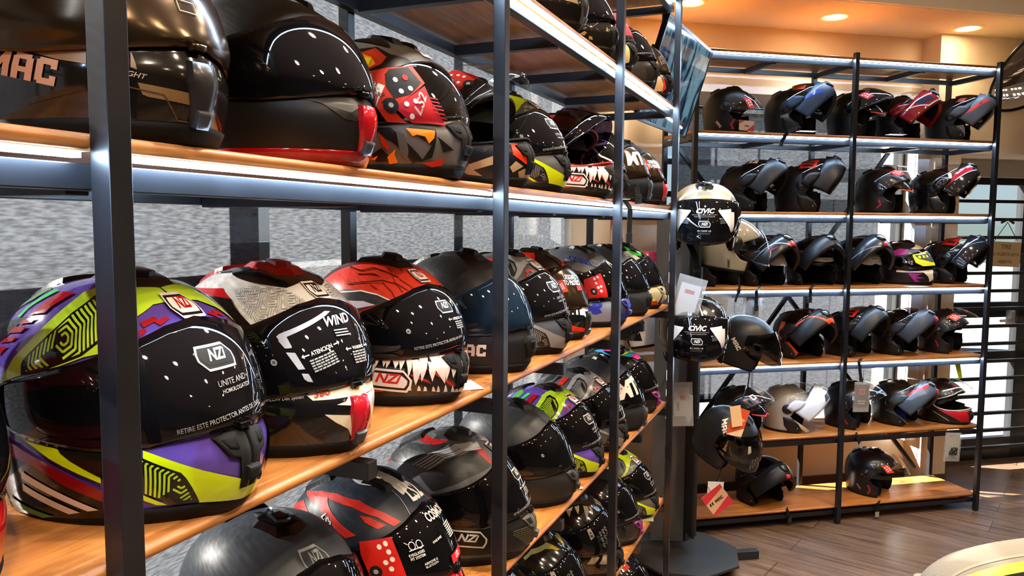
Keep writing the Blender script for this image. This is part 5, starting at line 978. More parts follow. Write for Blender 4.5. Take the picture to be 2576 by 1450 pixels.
# ================================================================== graphics for the helmets
def hull(pts):
    P = sorted(set((round(x, 3), round(y, 3)) for x, y in pts))
    def half(P):
        h = []
        for p in P:
            while len(h) > 1 and (h[-1][0] - h[-2][0]) * (p[1] - h[-2][1]) - (h[-1][1] - h[-2][1]) * (p[0] - h[-2][0]) <= 0: h.pop()
            h.append(p)
        return h
    a, b = half(P), half(P[::-1]); return a[:-1] + b[:-1]
def clipc(poly, reg):
    out = list(poly)
    for i in range(len(reg)):
        a, b = reg[i], reg[(i + 1) % len(reg)]
        def sd(p): return (b[0] - a[0]) * (p[1] - a[1]) - (b[1] - a[1]) * (p[0] - a[0])
        inp, out = out, []
        for j in range(len(inp)):
            p, q = inp[j - 1], inp[j]; sp, sq = sd(p), sd(q)
            if (sp >= 0) != (sq >= 0):
                t = sp / (sp - sq); out.append((p[0] + (q[0] - p[0]) * t, p[1] + (q[1] - p[1]) * t))
            if sq >= 0: out.append(q)
        if len(out) < 3: return None
    return out
def shrink(reg, k):
    cx = sum(p[0] for p in reg) / len(reg); cy = sum(p[1] for p in reg) / len(reg)
    return [(cx + (x - cx) * k, cy + (y - cy) * k) for x, y in reg]
def seg(a, b, w):
    d = (b[0] - a[0], b[1] - a[1]); n = math.hypot(*d) or 1; e = (-d[1] / n * w / 2, d[0] / n * w / 2)
    return [(a[0] - e[0], a[1] - e[1]), (b[0] - e[0], b[1] - e[1]), (b[0] + e[0], b[1] + e[1]), (a[0] + e[0], a[1] + e[1])]
def maze(region, cx, cz, step=.62, w=.24, n=16, rot=0):
    reg = shrink(hull(region), .88); out = []
    for k in range(1, n):
        r = k * step
        pts = [(cx + r * math.sin(rad(60 * i + rot)) * .9, cz + r * math.cos(rad(60 * i + rot))) for i in range(7)]
        for i, (a, b) in enumerate(zip(pts, pts[1:])):
            if (i + k // 3) % 6 == 4: continue
            q = clipc(seg(a, b, w), reg)
            if q: out.append(q)
    return out
def labyrinth(region, cell=1.15, w=.1):
    reg = hull(region); out = []
    xs = [p[0] for p in reg]; ys = [p[1] for p in reg]
    i = 0; y = min(ys)
    while y < max(ys):
        x = min(xs) + (cell / 2 if i % 2 else 0); j = 0
        while x < max(xs):
            a = rad(((i * 2 + j) % 3) * 60)
            for o in (-.32, 0, .32):
                c = (x - math.sin(a) * o, y + math.cos(a) * o); d = (math.cos(a) * .55, math.sin(a) * .55)
                q = clipc(seg((c[0] - d[0], c[1] - d[1]), (c[0] + d[0], c[1] + d[1]), w), reg)
                if q: out.append(q)
            x += cell; j += 1
        y += cell * .82; i += 1
    return out
def dots(region, step=.42, s=.16):
    reg = hull(region); out = []; x = min(p[0] for p in reg)
    while x < max(p[0] for p in reg):
        y = min(p[1] for p in reg)
        while y < max(p[1] for p in reg):
            q = clipc(rect(x, y, x + s, y + s), reg)
            if q: out.append(q)
            y += step
        x += step
    return out
def circ(x, z, r, n=12): return [(x + r * math.cos(2 * PI * k / n), z + r * math.sin(2 * PI * k / n)) for k in range(n)]
def mir(items):
    out = []
    for m, c, P in items:
        out.append((m, c, P + [[(-x, y) for x, y in p][::-1] for p in P if max(q[0] for q in p) < 3]))
    return out
def tx(s, h, cx, cz, ang=0, bold=.02, shear=0, sx=1, col='E8E8E8p', m='F', sp=1.0):
    return (m, col, xf(text_tris(s, h, bold, shear, sp), cx, cz, ang, sx))
def split(items):
    return [('F', c, P) for m, c, P in items if m == 'F' and c not in ('REGION', 'DOTS')], [('F', c, P) for m, c, P in items if m == 'V']
def recol(items, mp): return [(m, mp.get(c, c), P) for m, c, P in items]
PIN = lambda x, z: [('F', '8C8E90s', [circ(x, z, .42)]), ('F', '4A4C4Es', [circ(x, z, .2)])]
RETIRE = lambda x, z, s=1.0, c='8A8A88p': tx('RETIRE ESTE PROTECTOR ANTES DE USAR', .42 * s, x, z, 6, .01, 0, 1, c)
def sizer(x, z, w=4.6, h=5.4, col='D0281Cp', flip=1, n=6):
    """red size sticker with white dots"""
    o = [('F', col, [[(x - w / 2, z + h / 2), (x + w / 2 - .6, z + h / 2 - .3), (x + w / 2, z - h / 2), (x - w / 2 + 1, z - h / 2 + .2)]])]
    o.append(('F', 'F0F0F0p', [circ(x + dx * w * .22, z + dz * h * .17, .34, 10) for dx, dz in ((-.9, 1.2), (.4, 1.5), (-.4, 0), (.9, .4), (-.2, -1.2), (1.1, -.8))[:n]]))
    return o
def icons(x, z, c='9A958Ap', rows=3):
    o = []
    for j in range(rows):
        for i in range(3):
            cx_, cz_ = x + i * 1.5, z - j * 1.7 + i * .5
            for a, b in zip(circ(cx_, cz_, .5, 9), circ(cx_, cz_, .5, 9)[1:]): o.append(seg(a, b, .09))
            o.append(seg((cx_ - .2, cz_ - .2), (cx_ + .25, cz_ + .2), .09)); o.append(seg((cx_ - .4, cz_ - .75), (cx_ + .4, cz_ - .72), .1))
    return ('F', c, o)
def warnblock(x, z, w, h, ang, c='8E8E8Cp'):
    random.seed(int(x * 10 + z)); P = []
    n = int(h / .34)
    for k in range(n):
        u = -w / 2
        while u < w / 2:
            l = random.uniform(.3, .9); P.append(rect(u, h / 2 - k * .34 - .2, min(u + l, w / 2), h / 2 - k * .34)); u += l + .12
    return ('F', c, xf(P, x, z, ang))
def arrowword(s, x, z, ang, h=.5, c='B8B8B6p'):
    P = text_tris(s, h, .03); w = max(p[0] for t in P for p in t) + .3
    for sg in (-1, 1): P = P + [[(sg * w, -.08), (sg * (w + .9), -.08), (sg * (w + .9), .08), (sg * w, .08)][::sg], [(sg * (w + .8), -.3), (sg * (w + 1.2), 0), (sg * (w + .8), .3)]]
    return ('F', c, xf(P, x, z, ang))
B = {k: k for k in TR}
SPEC = {}
# neon and purple hexagon graphic, and the same drawing in other colours
A_, V_ = split(TR['L3a'])
pn = [P for m, c, P in A_ if c == '0E120Cg'][0][0]; pl = [P for m, c, P in A_ if c == '10140Cg'][0][0]
def hexspec(id_, base, mp, line1, line2, badge_ink='B01018g', visor='dark', extra=None, upper_badge=True, **kw):
    d = recol([x for x in A_], mp)
    i = [k for k, x in enumerate(A_) if x[1] == '0E120Cg'][0]
    d = d[:i + 1] + [('F', line1, maze(pn, -17.7, 19.3, .62, .27))] + d[i + 1:]
    j = [k for k, x in enumerate(d) if x[1] == mp.get('10140Cg', '10140Cg')][-1]
    d = d[:j + 1] + [('F', line2, maze(pl, -7.8, 4.6, .55, .22) if True else [])] + d[j + 1:]
    d = mir(d)
    if upper_badge: d += nzi(ink=badge_ink, w=5.6, cx=0, cz=21.9, m='F')
    vd = nzi('A8A8A8p', '0A0A0Ap', '0A0A0Ap', 'A8A8A8p', w=5.6, cx=-.6, cz=16.6, ang=2, m='F') + [RETIRE(-2.0, 10.6), tx('UNITE AND', .6, .2, 14.0, 4, .0, .2, 1, '9A9A98p'), tx('HOMOLOGATED', .4, .4, 13.2, 4, .01, .2, 1, '9A9A98p')] + PIN(-12.4, 13.0)
    s = dict(id=id_, kind='full', base=base, dec=d, visor=visor, vdec=vd, vent='1C1618s', topvent=1, chinv=1)
    s.update(kw); return s
SPEC['hex_neon'] = hexspec('hex_neon', '5E48A8g', {}, 'C4F038g', 'B4D020g')
GREYMAP = {'C4F038g': 'A6AAB2s', 'CCE80Cg': '8E8A86s', '0E120Cg': '26282Cs', '10140Cg': '1C1C1Es', 'A80F20g': 'D02C20s', '8A0E18g': '2A2A2Cs', '7A1838g': 'D02820s', '4C9A3Cg': '1A1A1Cs', '3CD860g': '1A1A1Cs', '3C9830g': '1A1A1Cs', '141414g': '3A3C40s', 'E0D0C0g': '4A4846s', '0C0C0Cg': '222224s'}
SPEC['hex_red'] = hexspec('hex_red', '50535As', GREYMAP, 'A6AAB2s', '8C8884s', vent='141416s')
YELMAP = dict(GREYMAP); YELMAP.update({'C4F038g': 'D0E810s', 'CCE80Cg': 'CCE010s', 'A80F20g': '8C8A84s', '7A1838g': '6A6A68s'})
SPEC['hex_yellow'] = hexspec('hex_yellow', '5A5854s', YELMAP, '8A8884s', '7A7770s', vent='141416s')
# white, black and red with labyrinth; warm light put into the cream chin shapes
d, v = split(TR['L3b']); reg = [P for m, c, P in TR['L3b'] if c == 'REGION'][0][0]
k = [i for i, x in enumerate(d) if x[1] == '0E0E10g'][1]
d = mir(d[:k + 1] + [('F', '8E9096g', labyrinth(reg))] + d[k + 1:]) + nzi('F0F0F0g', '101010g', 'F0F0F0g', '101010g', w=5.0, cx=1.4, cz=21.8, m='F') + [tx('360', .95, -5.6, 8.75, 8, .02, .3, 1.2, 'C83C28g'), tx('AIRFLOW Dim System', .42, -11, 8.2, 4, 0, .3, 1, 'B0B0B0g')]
v = v + [tx('WIND', 1.1, .4, 17.7, 3, .03, .4, 1.3, 'B0B0B0p'), arrowword('ATENCION', -4.2, 14.3, 13), warnblock(-4.2, 12.7, 4.2, 1.9, 14), arrowword('WARNING', 2.6, 14.0, 0, .4), warnblock(2.4, 12.7, 3, 1.8, 0)] + PIN(-11.1, 13.1)
for i in range(3): v.append(('F', '9A9A98p', [rect(-1.2, 16.4 - i * .35, 1.6, 16.55 - i * .35)]))
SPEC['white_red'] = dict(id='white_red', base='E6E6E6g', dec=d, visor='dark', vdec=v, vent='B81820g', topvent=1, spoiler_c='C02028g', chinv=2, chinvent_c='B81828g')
# red with teeth
d, v = split(TR['L3c'])
teeth = mir(d) + nzi('F0F0F0s', '0A0A0As', 'F0F0F0s', 'C82828s', w=8.4, cx=-14.2, cz=4.9, ang=-4, m='F') + nzi('F0F0F0s', '101010s', 'F0F0F0s', 'C82828s', w=4.8, cx=0, cz=22.1, m='F')
vt = nzi('B0B0B0p', '0A0A0Ap', '0A0A0Ap', 'B0B0B0p', w=4.6, cx=.4, cz=16.8, m='F') + [RETIRE(-3.4, 11.0), arrowword('ATENCION', 2.6, 14.6, 0, .4), warnblock(2.8, 13.3, 2.8, 1.7, 0)] + PIN(-9.5, 13.2)
SPEC['red_teeth'] = dict(id='red_teeth', base='D83A26s', dec=teeth, visor='dark', vdec=vt, vent='161416m', topvent=3, pm=80, chinv=1, gasket='B82820g', spoiler=0)
SPEC['teeth_open'] = dict(id='teeth_open', base='C83626s', dec=teeth, visor='violet', vopen=42, vdec=vt[:4], vent='161416m', topvent=3, pm=80, chinv=1, gasket='B82820g', spoiler=0, pad='180808r')
# matte black with big letters
SPEC['black_mac'] = dict(id='black_mac', base='1B1B1Dm', dec=[('F', 'E8DCD0m', xf(mac(2.5), -15.4, 5.3, -1))], visor='iridium', vent='141416m', topvent=3, pm=80, chinv=3)
# grey matte badge
SPEC['grey_badge'] = dict(id='grey_badge', base='3A4048m', dec=nzi('9AA2A8m', '3A4048m', '3A4048m', '9AA2A8m', w=6.4, cx=0, cz=20.9, m='F'), visor='dark', vdec=nzi('A8A8A8p', '0A0A0Ap', '0A0A0Ap', 'A8A8A8p', w=5, cx=0, cz=16, m='F'), vent='0C0C0Eg', topvent=1, chinv=1)
# red and dark blue
d, v = split(TR['L4b'])
d = mir(d) + [tx('LS2', 2.3, 1.8, 22.3, -2, .03, .35, 1.5, 'E8E8E8m'), tx('LS2', 1.0, -25.5, 20.0, -32, .03, .3, 1.3, 'D8D8D8m')]
v = v + [('F', 'F0F0F0p', [circ(x, z, .42, 14) for x, z in ((-14.6, 16.4), (-13.4, 16.8), (-13.2, 15.5), (-14.1, 13.9), (-12.9, 14.3), (-13.4, 12.8))]), ('F', '181818p', [circ(-15.9, 12.5, 1.0, 18)]), ('F', 'B0B0B0s', [circ(-15.9, 12.5, .4, 12)])]
v += [tx('COSMOS', 1.25, 1.3, 18.6, -1, .03, 0, 1.1), tx('EYEGLASSES', .42, -8.4, 14.5, 6, .01), tx('FIT SYSTEM', .42, -8.4, 13.9, 6, .01), tx('AIRMOVE-X', .4, -6.2, 12.7, 6, .0), tx('BLUETOOTH', .34, -6.2, 12.2, 6, .0), tx('SPARE SPARE', .34, -3, 15.4, 6, .01)]
v += [('F', 'E8E8E8p', [seg(a, b, .13) for c in (-8.9, -7.4) for a, b in zip(circ(c, 15.8, .62, 10), circ(c, 15.8, .62, 10)[1:] + circ(c, 15.8, .62, 10)[:1])] + [seg((-9.7, 15.1), (-6.6, 15.4), .12), seg((-9.6, 16.1), (-10.2, 16.5), .12)]), warnblock(2.4, 15.6, 2.8, 2.4, 0, 'D0D0D0p'), ('F', 'B81824p', [[(-1.5, 10.8), (3.4, 11.2), (3.6, 12.6), (-1.2, 12.2)]]), tx('LS2', .8, 1.0, 11.7, 5, .03, .3)]
SPEC['navy_red'] = dict(id='navy_red', base='222A38m', dec=d, visor='dark', vdec=v, vent='20242Cm', topvent=2, spoiler=1, chinv=1, chinvent_c='B81A20g', trim='901818s')
# grey with red patches and white speed lines
d, v = split(TR['L4c']); dr_ = [P for m, c, P in TR['L4c'] if c == 'DOTS'][0][0]
SPEC['grey_lines'] = dict(id='grey_lines', base='5C5F64m', dec=mir(d) + [('F', 'A89C74s', dots([(-7.5, 7.2), (-1, 7.2), (-1, 3.0), (-2.4, 2.6), (-7.5, 6)]))] + nzi('D8D8D8m', '141415m', '141415m', 'D8D8D8m', w=7.4, cx=-17.0, cz=6.3, ang=-6, m='F') + nzi('D8D8D8m', '1A1A1Am', '5C5F64m', 'E8E8E8m', w=5, cx=1.6, cz=21.8, m='F'),
    visor='dark', vdec=nzi('B8B8B8p', '0A0A0Ap', '0A0A0Ap', 'B8B8B8p', w=4.6, cx=.6, cz=16.8, m='F') + [RETIRE(-1.2, 11.0), arrowword('ATENCION', .8, 14.4, 0, .4), warnblock(.8, 13.1, 3, 1.7, 0)] + PIN(-9, 13.4), vent='3C3E42m', topvent=3, chinv=1, chinvent_c='504C48m')
d, v = split(TR['L4d'])
SPEC['two_tone_grey'] = dict(id='two_tone_grey', base='3E4248m', dec=mir([('F', '262524m', [[(-34, 0), (0, 0), (0, 9.6), (-8, 9), (-20, 8.8), (-34, 10)]])] + d) + nzi('50545Am', '3E4248m', '3E4248m', '50545Am', w=5, cx=0, cz=21.6, m='F'), visor='dark', vdec=PIN(-10.5, 14.0), vent='26282Cm', topvent=1, chinv=1, chinvent_c='343230m')
# bronze
d, v = split(TR['L2a'])
SPEC['bronze_mac'] = dict(id='bronze_mac', base='15110Eg', dec=d + [('F', 'D8A888s', xf(mac(2.5), -17.6, 6.9, -14)), tx('INSIGHT', .5, -7.8, 6.3, -9, .01, .3, 1.2, 'C0A890s')],
    visor='bronze', vdec=[icons(-6.5, 19.0, 'C8B8A0p', 1), tx('SECTORIZACION', .3, -6.0, 17.0, 0, .0), tx('DEL FACTOR', .3, -6, 16.6, 0, .0), warnblock(-.4, 16.6, 2.6, 2.6, 0, 'C0B090p'), ('F', 'C0B090p', [seg(a, b, .1) for a, b in (((-1, 13.2), (1.4, 13.2)), ((1.4, 13.2), (1.4, 14.4)), ((1.4, 14.4), (-1, 14.4)), ((-1, 14.4), (-1, 13.2)))])], vent='18171As', topvent=2, chinv=2, chinvent_c='2A2A2Cs')
d, v = split(TR['L2b'])
SPEC['matte_black_red'] = dict(id='matte_black_red', base='1C1A18m', dec=[tx('ZIBRA', 1.0, -18.2, 9.0, -8, .03, .2, 1.2, '8A7E70m')] + [('F', '221F1Cm', P) for m, c, P in d], visor='dark', vent='15181Cm', topvent=2, chinv=2, chinvent_c='B01420g', trim='A81018g')
# dragon eye
d, v = split(TR['L2c'])
v += [('F', 'F0F0F0p', [circ(x, z, .42, 14) for x, z in ((-11.8, 15.7), (-11.3, 13.8), (-9.6, 14.3), (-10.9, 11.7), (-9.3, 12.2), (-10.3, 9.9))]), ('F', 'C81C18p', [circ(-10.0, 16.1, .5, 14)]), ('F', '15120Ep', [circ(-13.4, 11.5, 1.2, 18)]), ('F', 'B0B0B0s', [circ(-13.4, 11.5, .4, 12)])]
v += [tx('LS2', .55, -15.7, 15.0, -16, .04, .3, 1.2, '201818p'), tx('HELMETS', .3, -15.6, 14.3, -16, .02, 0, 1, '201818p'), tx('SHARP', .78, -15.6, 13.3, -16, .02, 0, .9, '201818p'), tx('4', 1.1, -14.3, 11.9, -12, .05, 0, 1, '101010p'), tx('LS2', 1.3, -8.6, 11.7, 60, .02, .3, 1.3, 'B8A8A0p')]
SPEC['dragon_eye'] = dict(id='dragon_eye', base='67635Ds', dec=mir(d) + [tx('LS2', 1.6, 1.5, 22.0, 0, .03, .3, 1.4)], visor='clear', vdec=v, vent='101012s', topvent=2, chinv=1)
d, v = split(TR['L2d'])
SPEC['black_red_open'] = dict(id='black_red_open', base='17181Cs', dec=mir(d), visor='clear', vopen=44, vdec=sizer(-13, 15.5, 6.4, 6) + [('F', '15120Ep', [circ(-12.4, 12.6, 1.0, 16)]), ('F', 'B0B0B0s', [circ(-12.4, 12.6, .4, 12)]), tx('BLUETOOTH', .7, -4, 18.6, 0, .01), warnblock(.5, 17.5, 3, 2, 0, 'E0E0E0p')], vent='141418s', topvent=2, chinv=1)
SPEC['grey_clear'] = dict(id='grey_clear', base='55585Cm', dec=[('F', 'C8B070s', [circ(-8.0, 21.3, .9, 12)])], visor='smoke', vdec=[('F', 'C8C8C8p', [seg((-12, 17.2), (-3, 18.6), .7), seg((-12, 17.2), (-10, 14), .7), seg((-10, 14), (-6, 12.4), .6)]), arrowword('ATENCION', -5, 12.0, 4, .4), warnblock(-5, 10.8, 4, 1.6, 4)], vent='404246m', topvent=1, chinv=1)
SPEC['black_bronze_m'] = dict(id='black_bronze_m', base='1A1D22m', dec=[], visor='bronze', vdec=[tx('MT', 4.2, -5.5, 15.2, 4, .04, .25, 1.2, 'D8D0C0p')], vent='17191Cm', topvent=1, chinv=2, chinvent_c='2C2E30m')
SPEC['black_designed'] = dict(id='black_designed', base='1A1B1Fm', dec=[('F', 'C02020s', [rect(-8, 21.3, -6.4, 21.9)])], visor='bronze', vdec=[('F', 'D03018p', [rect(-10.6, 13.4, -7.4, 16.6)]), tx('DESIGNED', 1.25, -3.6, 16.2, 0, .04, 0, .8), tx('TO PROTECT', 1.25, -3.6, 14.6, 0, .04, 0, .8), ('F', 'C02020p', [rect(-3, 12.6, -1.4, 13.6)])], vent='17191Cm', topvent=1, chinv=2, chinvent_c='B02028s')
d, v = split(TR['L3f'])
SPEC['mt_gloss'] = dict(id='mt_gloss', base='121214g', dec=mir(d) + [tx('MT', 1.7, -5.6, 8.2, 0, .05, .35, 1.3, '101010g')], visor='bronze', vdec=[('F', 'D8381Cp', xf([rect(-1.6, -1.6, 1.6, 1.6)], -8.2, 15.2, 8)), ('F', 'F0E0D8p', xf([rect(-.8, -.8, -.5, .6), rect(-.2, -.8, .1, .8), rect(.4, -.8, .7, .9)], -8.2, 15.2, 8)), tx('DESIGNED', 1.2, -3.0, 17.4, -3, .04, 0, .75), tx('TO PROTECT', 1.2, -3.0, 15.9, -3, .04, 0, .75), ('F', 'B83028p', [[(-2.6, 13.8), (.4, 13.8), (.8, 15), (-2.2, 15)]])], vent='181818g', topvent=1, chinv=2, chinvent_c='1A1A1Cs')
d, v = split(TR['L3g'])
v += [('F', 'F0F0F0p', [circ(x, z, .42, 12) for x, z in ((-12, 15.4), (-10.8, 15.9), (-11.9, 14.1), (-11.6, 12.8), (-10.6, 13.1), (-10.9, 11.7))]), ('F', '15120Ep', [circ(-13.2, 11.6, 1.0, 16)]), ('F', 'B0B0B0s', [circ(-13.2, 11.6, .4, 12)])]
SPEC['cosmos'] = dict(id='cosmos', base='4A4F56m', dec=mir(d) + [tx('COSMOS', 1.6, -13.8, 20.8, -11, .01, 0, 1.5, '3048C0m'), tx('P', 3, -13.2, 6.3, 8, .06, .2, 1.3, '2E3CA8m')], visor='smoke', vdec=v, vent='3A4048m', topvent=2, chinv=1, chinvent_c='343CA0s')
SPEC['charcoal'] = dict(id='charcoal', base='2E3034m', dec=[('F', '26282Am', [[(-20, 9), (-12, 8), (-6, 6), (-2, 2), (-3, 0), (-20, 0)]]), tx('LS2', 1.0, -.5, 21.8, 0, .03, .3, 1.4)], visor='dark', vdec=PIN(-10, 14), vent='2A2C30m', topvent=2, chinv=3)
d, v = split(TR['L3i'])
SPEC['green_gold'] = dict(id='green_gold', base='141416g', dec=mir(d), visor='dark', vdec=[], vent='18181As', topvent=1, chinv=1, chinvent_c='A89C78s')
SPEC['smoke_m'] = dict(id='smoke_m', base='24262Am', dec=[], visor='dark', vdec=[tx('MT', 4.8, -6.2, 15.0, 8, .05, .2, 1.2, 'D0CCC4p')], vent='1C1E22m', topvent=2, chinv=2, chinvent_c='3A3A3Cm')
d, v = split(TR['L4h'])
SPEC['colour_top'] = dict(id='colour_top', base='0E0E10g', dec=mir(d) + [('F', '3078D8g', [[(-30, 9.3), (0, 9.3), (0, 9.6), (-30, 9.6)]])], visor='dark', vdec=PIN(-10, 13.5) + [RETIRE(-2, 10.6)], vent='141416g', topvent=1, chinv=1, chinvent_c='7A3070s')
STK = lambda x, z: [('F', 'A09888p', [[(x - .9, z + 1.5), (x + .6, z + 1.9), (x + 1.2, z - .6), (x - .5, z - 1.6)]]), ('F', '3A342Cp', [circ(x + .1, z + .6, .35), rect(x - .3, z - .8, x + .6, z)])]
d, v = split(TR['L5a'])
SPEC['olive_gold'] = dict(id='olive_gold', base='101210g', dec=mir(d), visor='dark', vdec=STK(-11, 16) + [icons(-7.4, 15.5)], vent='141416g', topvent=1, chinv=2, chinvent_c='2A2A2Cs')
d, v = split(TR['L5b'])
SPEC['silver_fangs'] = dict(id='silver_fangs', base='12110Fg', dec=mir(d), visor='dark', vdec=STK(-11.3, 15.5) + [icons(-7.6, 15.5)], vent='18171As', topvent=1, chinv=1)
SPEC['black_blue'] = dict(id='black_blue', base='101012g', dec=[('F', '2E80A0g', [[(-30, 9.2), (0, 9.5), (0, 9.8), (-30, 9.5)]]), ('F', '2A2420g', [[(-9, 8.6), (-1, 8.8), (-2, 3), (-8, 4)]])], visor='dark', vdec=[RETIRE(-2.5, 11.0)] + PIN(-10, 13.5), vent='141416g', topvent=1, chinv=1, chinvent_c='6A2860s')
SPEC['green_print'] = dict(id='green_print', base='121410g', dec=[('F', '58A030g', [[(-12, 21), (-4, 22), (-3, 23.4), (-11, 22.4)]])], visor='dark', vdec=STK(-10, 15) + [icons(-6.4, 15)], vent='141416g', topvent=1, chinv=1)
SPEC['white_print'] = dict(id='white_print', base='14141Cg', dec=[('F', 'E0E0E4g', [[(-14, 0), (0, 0), (0, 8), (-3, 8.5), (-9, 4)]]), ('F', 'D84020g', [[(-12, 20), (-6, 21), (-7, 22.5), (-11, 22)]]), ('F', '30A8A0g', [[(-20, 17), (-15, 18), (-16, 20)]])], visor='dark', vdec=STK(-10, 16) + [icons(-6.6, 15.6)], vent='1A1A1Cg', topvent=1, chinv=1)
SPEC['red_chin'] = dict(id='red_chin', base='B01418g', dec=[('F', '16161As', [[(-30, 14), (0, 20), (0, 25), (-30, 25)]])], visor='dark', vent='26292Es', topvent=1, chinv=1, chinvent_c='A81418g')
d, v = split(TR['L1a'])
SPEC['olive_upper'] = dict(id='olive_upper', base='1A1714g', dec=mir(d), visor='dark', vent='1A1816s', topvent=1, chinv=3)
SPEC['tan_upper'] = dict(id='tan_upper', base='14100Eg', dec=mir([('F', '8A7450g', [[(-14, 10), (-4, 8), (-3, 6), (-12, 7)]])]), visor='smoke', vent='1A1816s', topvent=1, chinv=2, chinvent_c='262628s')
SPEC['red_print'] = dict(id='red_print', base='1A1816s', dec=[('F', 'C8B070s', [[(-9, 8), (-4, 8.6), (-3, 3), (-6, 2)]])], visor='clear', vdec=[('F', 'B81C24p', [[(-9, 18.5), (3, 19.5), (3, 12), (-8, 11)]]), tx('LS2', 1.6, -3, 15, 60, .02, .3, 1.3, 'D0B0B0p')], vent='1A1816s', topvent=2, chinv=1)
SPEC['grey_side'] = dict(id='grey_side', base='26231Fs', dec=mir([('F', '302D28m', [[(-26, 9), (-14, 8.6), (-7, 6), (-4, 1), (-26, 1)]])]), visor='dark', vdec=[RETIRE(-4, 11.5)], vent='1A1816s', topvent=1, chinv=1)
d, v = split(TR['L1d'])
SPEC['cream_orange'] = dict(id='cream_orange', base='1C1A1Cs', dec=mir(d), visor='bronze', vdec=[icons(-5, 15, 'D8C8B0p', 2)], vent='1A1816s', topvent=1, chinv=1)

G3, G2, G1, G4, G5 = 'helmets on the near rack, shelf below eye level', 'helmets on the near rack, lit shelf at eye level', 'helmets on the near rack, shelf above eye level', 'helmets on the near rack, second shelf below eye level', 'helmets on the near rack, third shelf below eye level'
for key, sp, grp, lab in (
    ('L2a', 'bronze_mac', G2, 'glossy black helmet with bronze visor and tan stripes, cut by the frame edge'),
    ('L2b', 'matte_black_red', G2, 'big matte black full-face helmet with red bottom trim and red chin vent'),
    ('L2c', 'dragon_eye', G2, 'grey helmet painted with a yellow dragon eye and clear visor with red stickers'),
    ('L2d', 'black_red_open', G2, 'black helmet with red flashes, clear visor lifted up with red sticker'),
    ('L2e', 'hex_yellow', G2, 'grey and yellow hexagon helmet on the eye-level lit shelf'),
    ('L2f', 'teeth_open', G2, 'red helmet with painted teeth, dark visor lifted up'),
    ('L2g', 'grey_clear', G2, 'matte grey helmet with smoke visor behind the open toothed helmet'),
    ('L2h', 'black_bronze_m', G2, 'matte black helmet with bronze visor marked by a large M'),
    ('L2i', 'black_designed', G2, 'matte black bronze-visor helmet last in line on the eye-level shelf'),
    ('L1z', 'tan_upper', G1, 'glossy black helmet with tan stripe, nearest on the shelf above eye level'),
    ('L1a', 'olive_upper', G1, 'black and olive helmet with gold honeycomb flecks above eye level'),
    ('L1b', 'red_print', G1, 'dark helmet with red printed clear visor above eye level'),
    ('L1c', 'grey_side', G1, 'dark brown grey full-face helmet right behind the third post, above eye level'),
    ('L1d', 'cream_orange', G1, 'dark helmet with cream and orange side panel beside the hanging screen'),
    ('L3z', 'red_chin', G3, 'red helmet at the left frame edge, only its chin showing'),
    ('L3a', 'hex_neon', G3, 'large purple and neon yellow hexagon-pattern helmet behind the nearest post'),
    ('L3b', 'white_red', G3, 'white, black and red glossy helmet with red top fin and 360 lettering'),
    ('L3c', 'red_teeth', G3, 'red helmet with white shark teeth and closed dark visor'),
    ('L3d', 'black_mac', G3, 'matte black helmet with blue-tinted visor and white letters on its jaw'),
    ('L3e', 'hex_red', G3, 'grey and red hexagon helmet just past the second post, shelf below eye level'),
    ('L3f', 'mt_gloss', G3, 'glossy black and red helmet with white chin and orange visor sticker'),
    ('L3g', 'cosmos', G3, 'grey and blue helmet with blue lettering and red size sticker on its visor'),
    ('L3h', 'charcoal', G3, 'plain charcoal matte helmet with dark visor behind the third post'),
    ('L3i', 'green_gold', G3, 'black and green helmet with gold chin, last on its shelf'),
    ('L4a', 'grey_badge', G4, 'matte slate grey helmet with outlined badge at the bottom of the picture'),
    ('L4b', 'navy_red', G4, 'dark navy and red helmet with eyeglasses symbol printed on the visor'),
    ('L4c', 'grey_lines', G4, 'grey helmet with red patches and white speed lines'),
    ('L4d', 'two_tone_grey', G4, 'plain two-tone grey helmet with black visor and no graphics'),
    ('L4e', 'hex_neon', G4, 'smaller looking purple and neon helmet on the second shelf below eye level'),
    ('L4f', 'hex_red', G4, 'grey and red hexagon helmet behind the smaller purple neon one'),
    ('L4g', 'smoke_m', G4, 'matte charcoal helmet with a huge white M on its visor'),
    ('L4h', 'colour_top', G4, 'black helmet with blue, pink and lime painted crown'),
    ('L5z', 'green_print', G5, 'black helmet with green stripe at the bottom frame edge'),
    ('L5a', 'olive_gold', G5, 'black helmet with olive and gold band and printed visor symbols'),
    ('L5b', 'silver_fangs', G5, 'glossy black helmet painted with silver fangs'),
    ('L5c', 'black_blue', G5, 'glossy black helmet with thin blue line under the visor'),
    ('L5d', 'hex_yellow', G5, 'grey and yellow hexagon helmet at the far end of the third shelf down'),
    ('L6a', 'white_print', 'helmets on the near rack, lowest shelf', 'black and white helmet with printed visor on the lowest near shelf')):
    x, y, z, deg, sc = HP[key]
    helmet(SPEC[sp], lab, (x, y, z + .0005), deg, sc, grp)

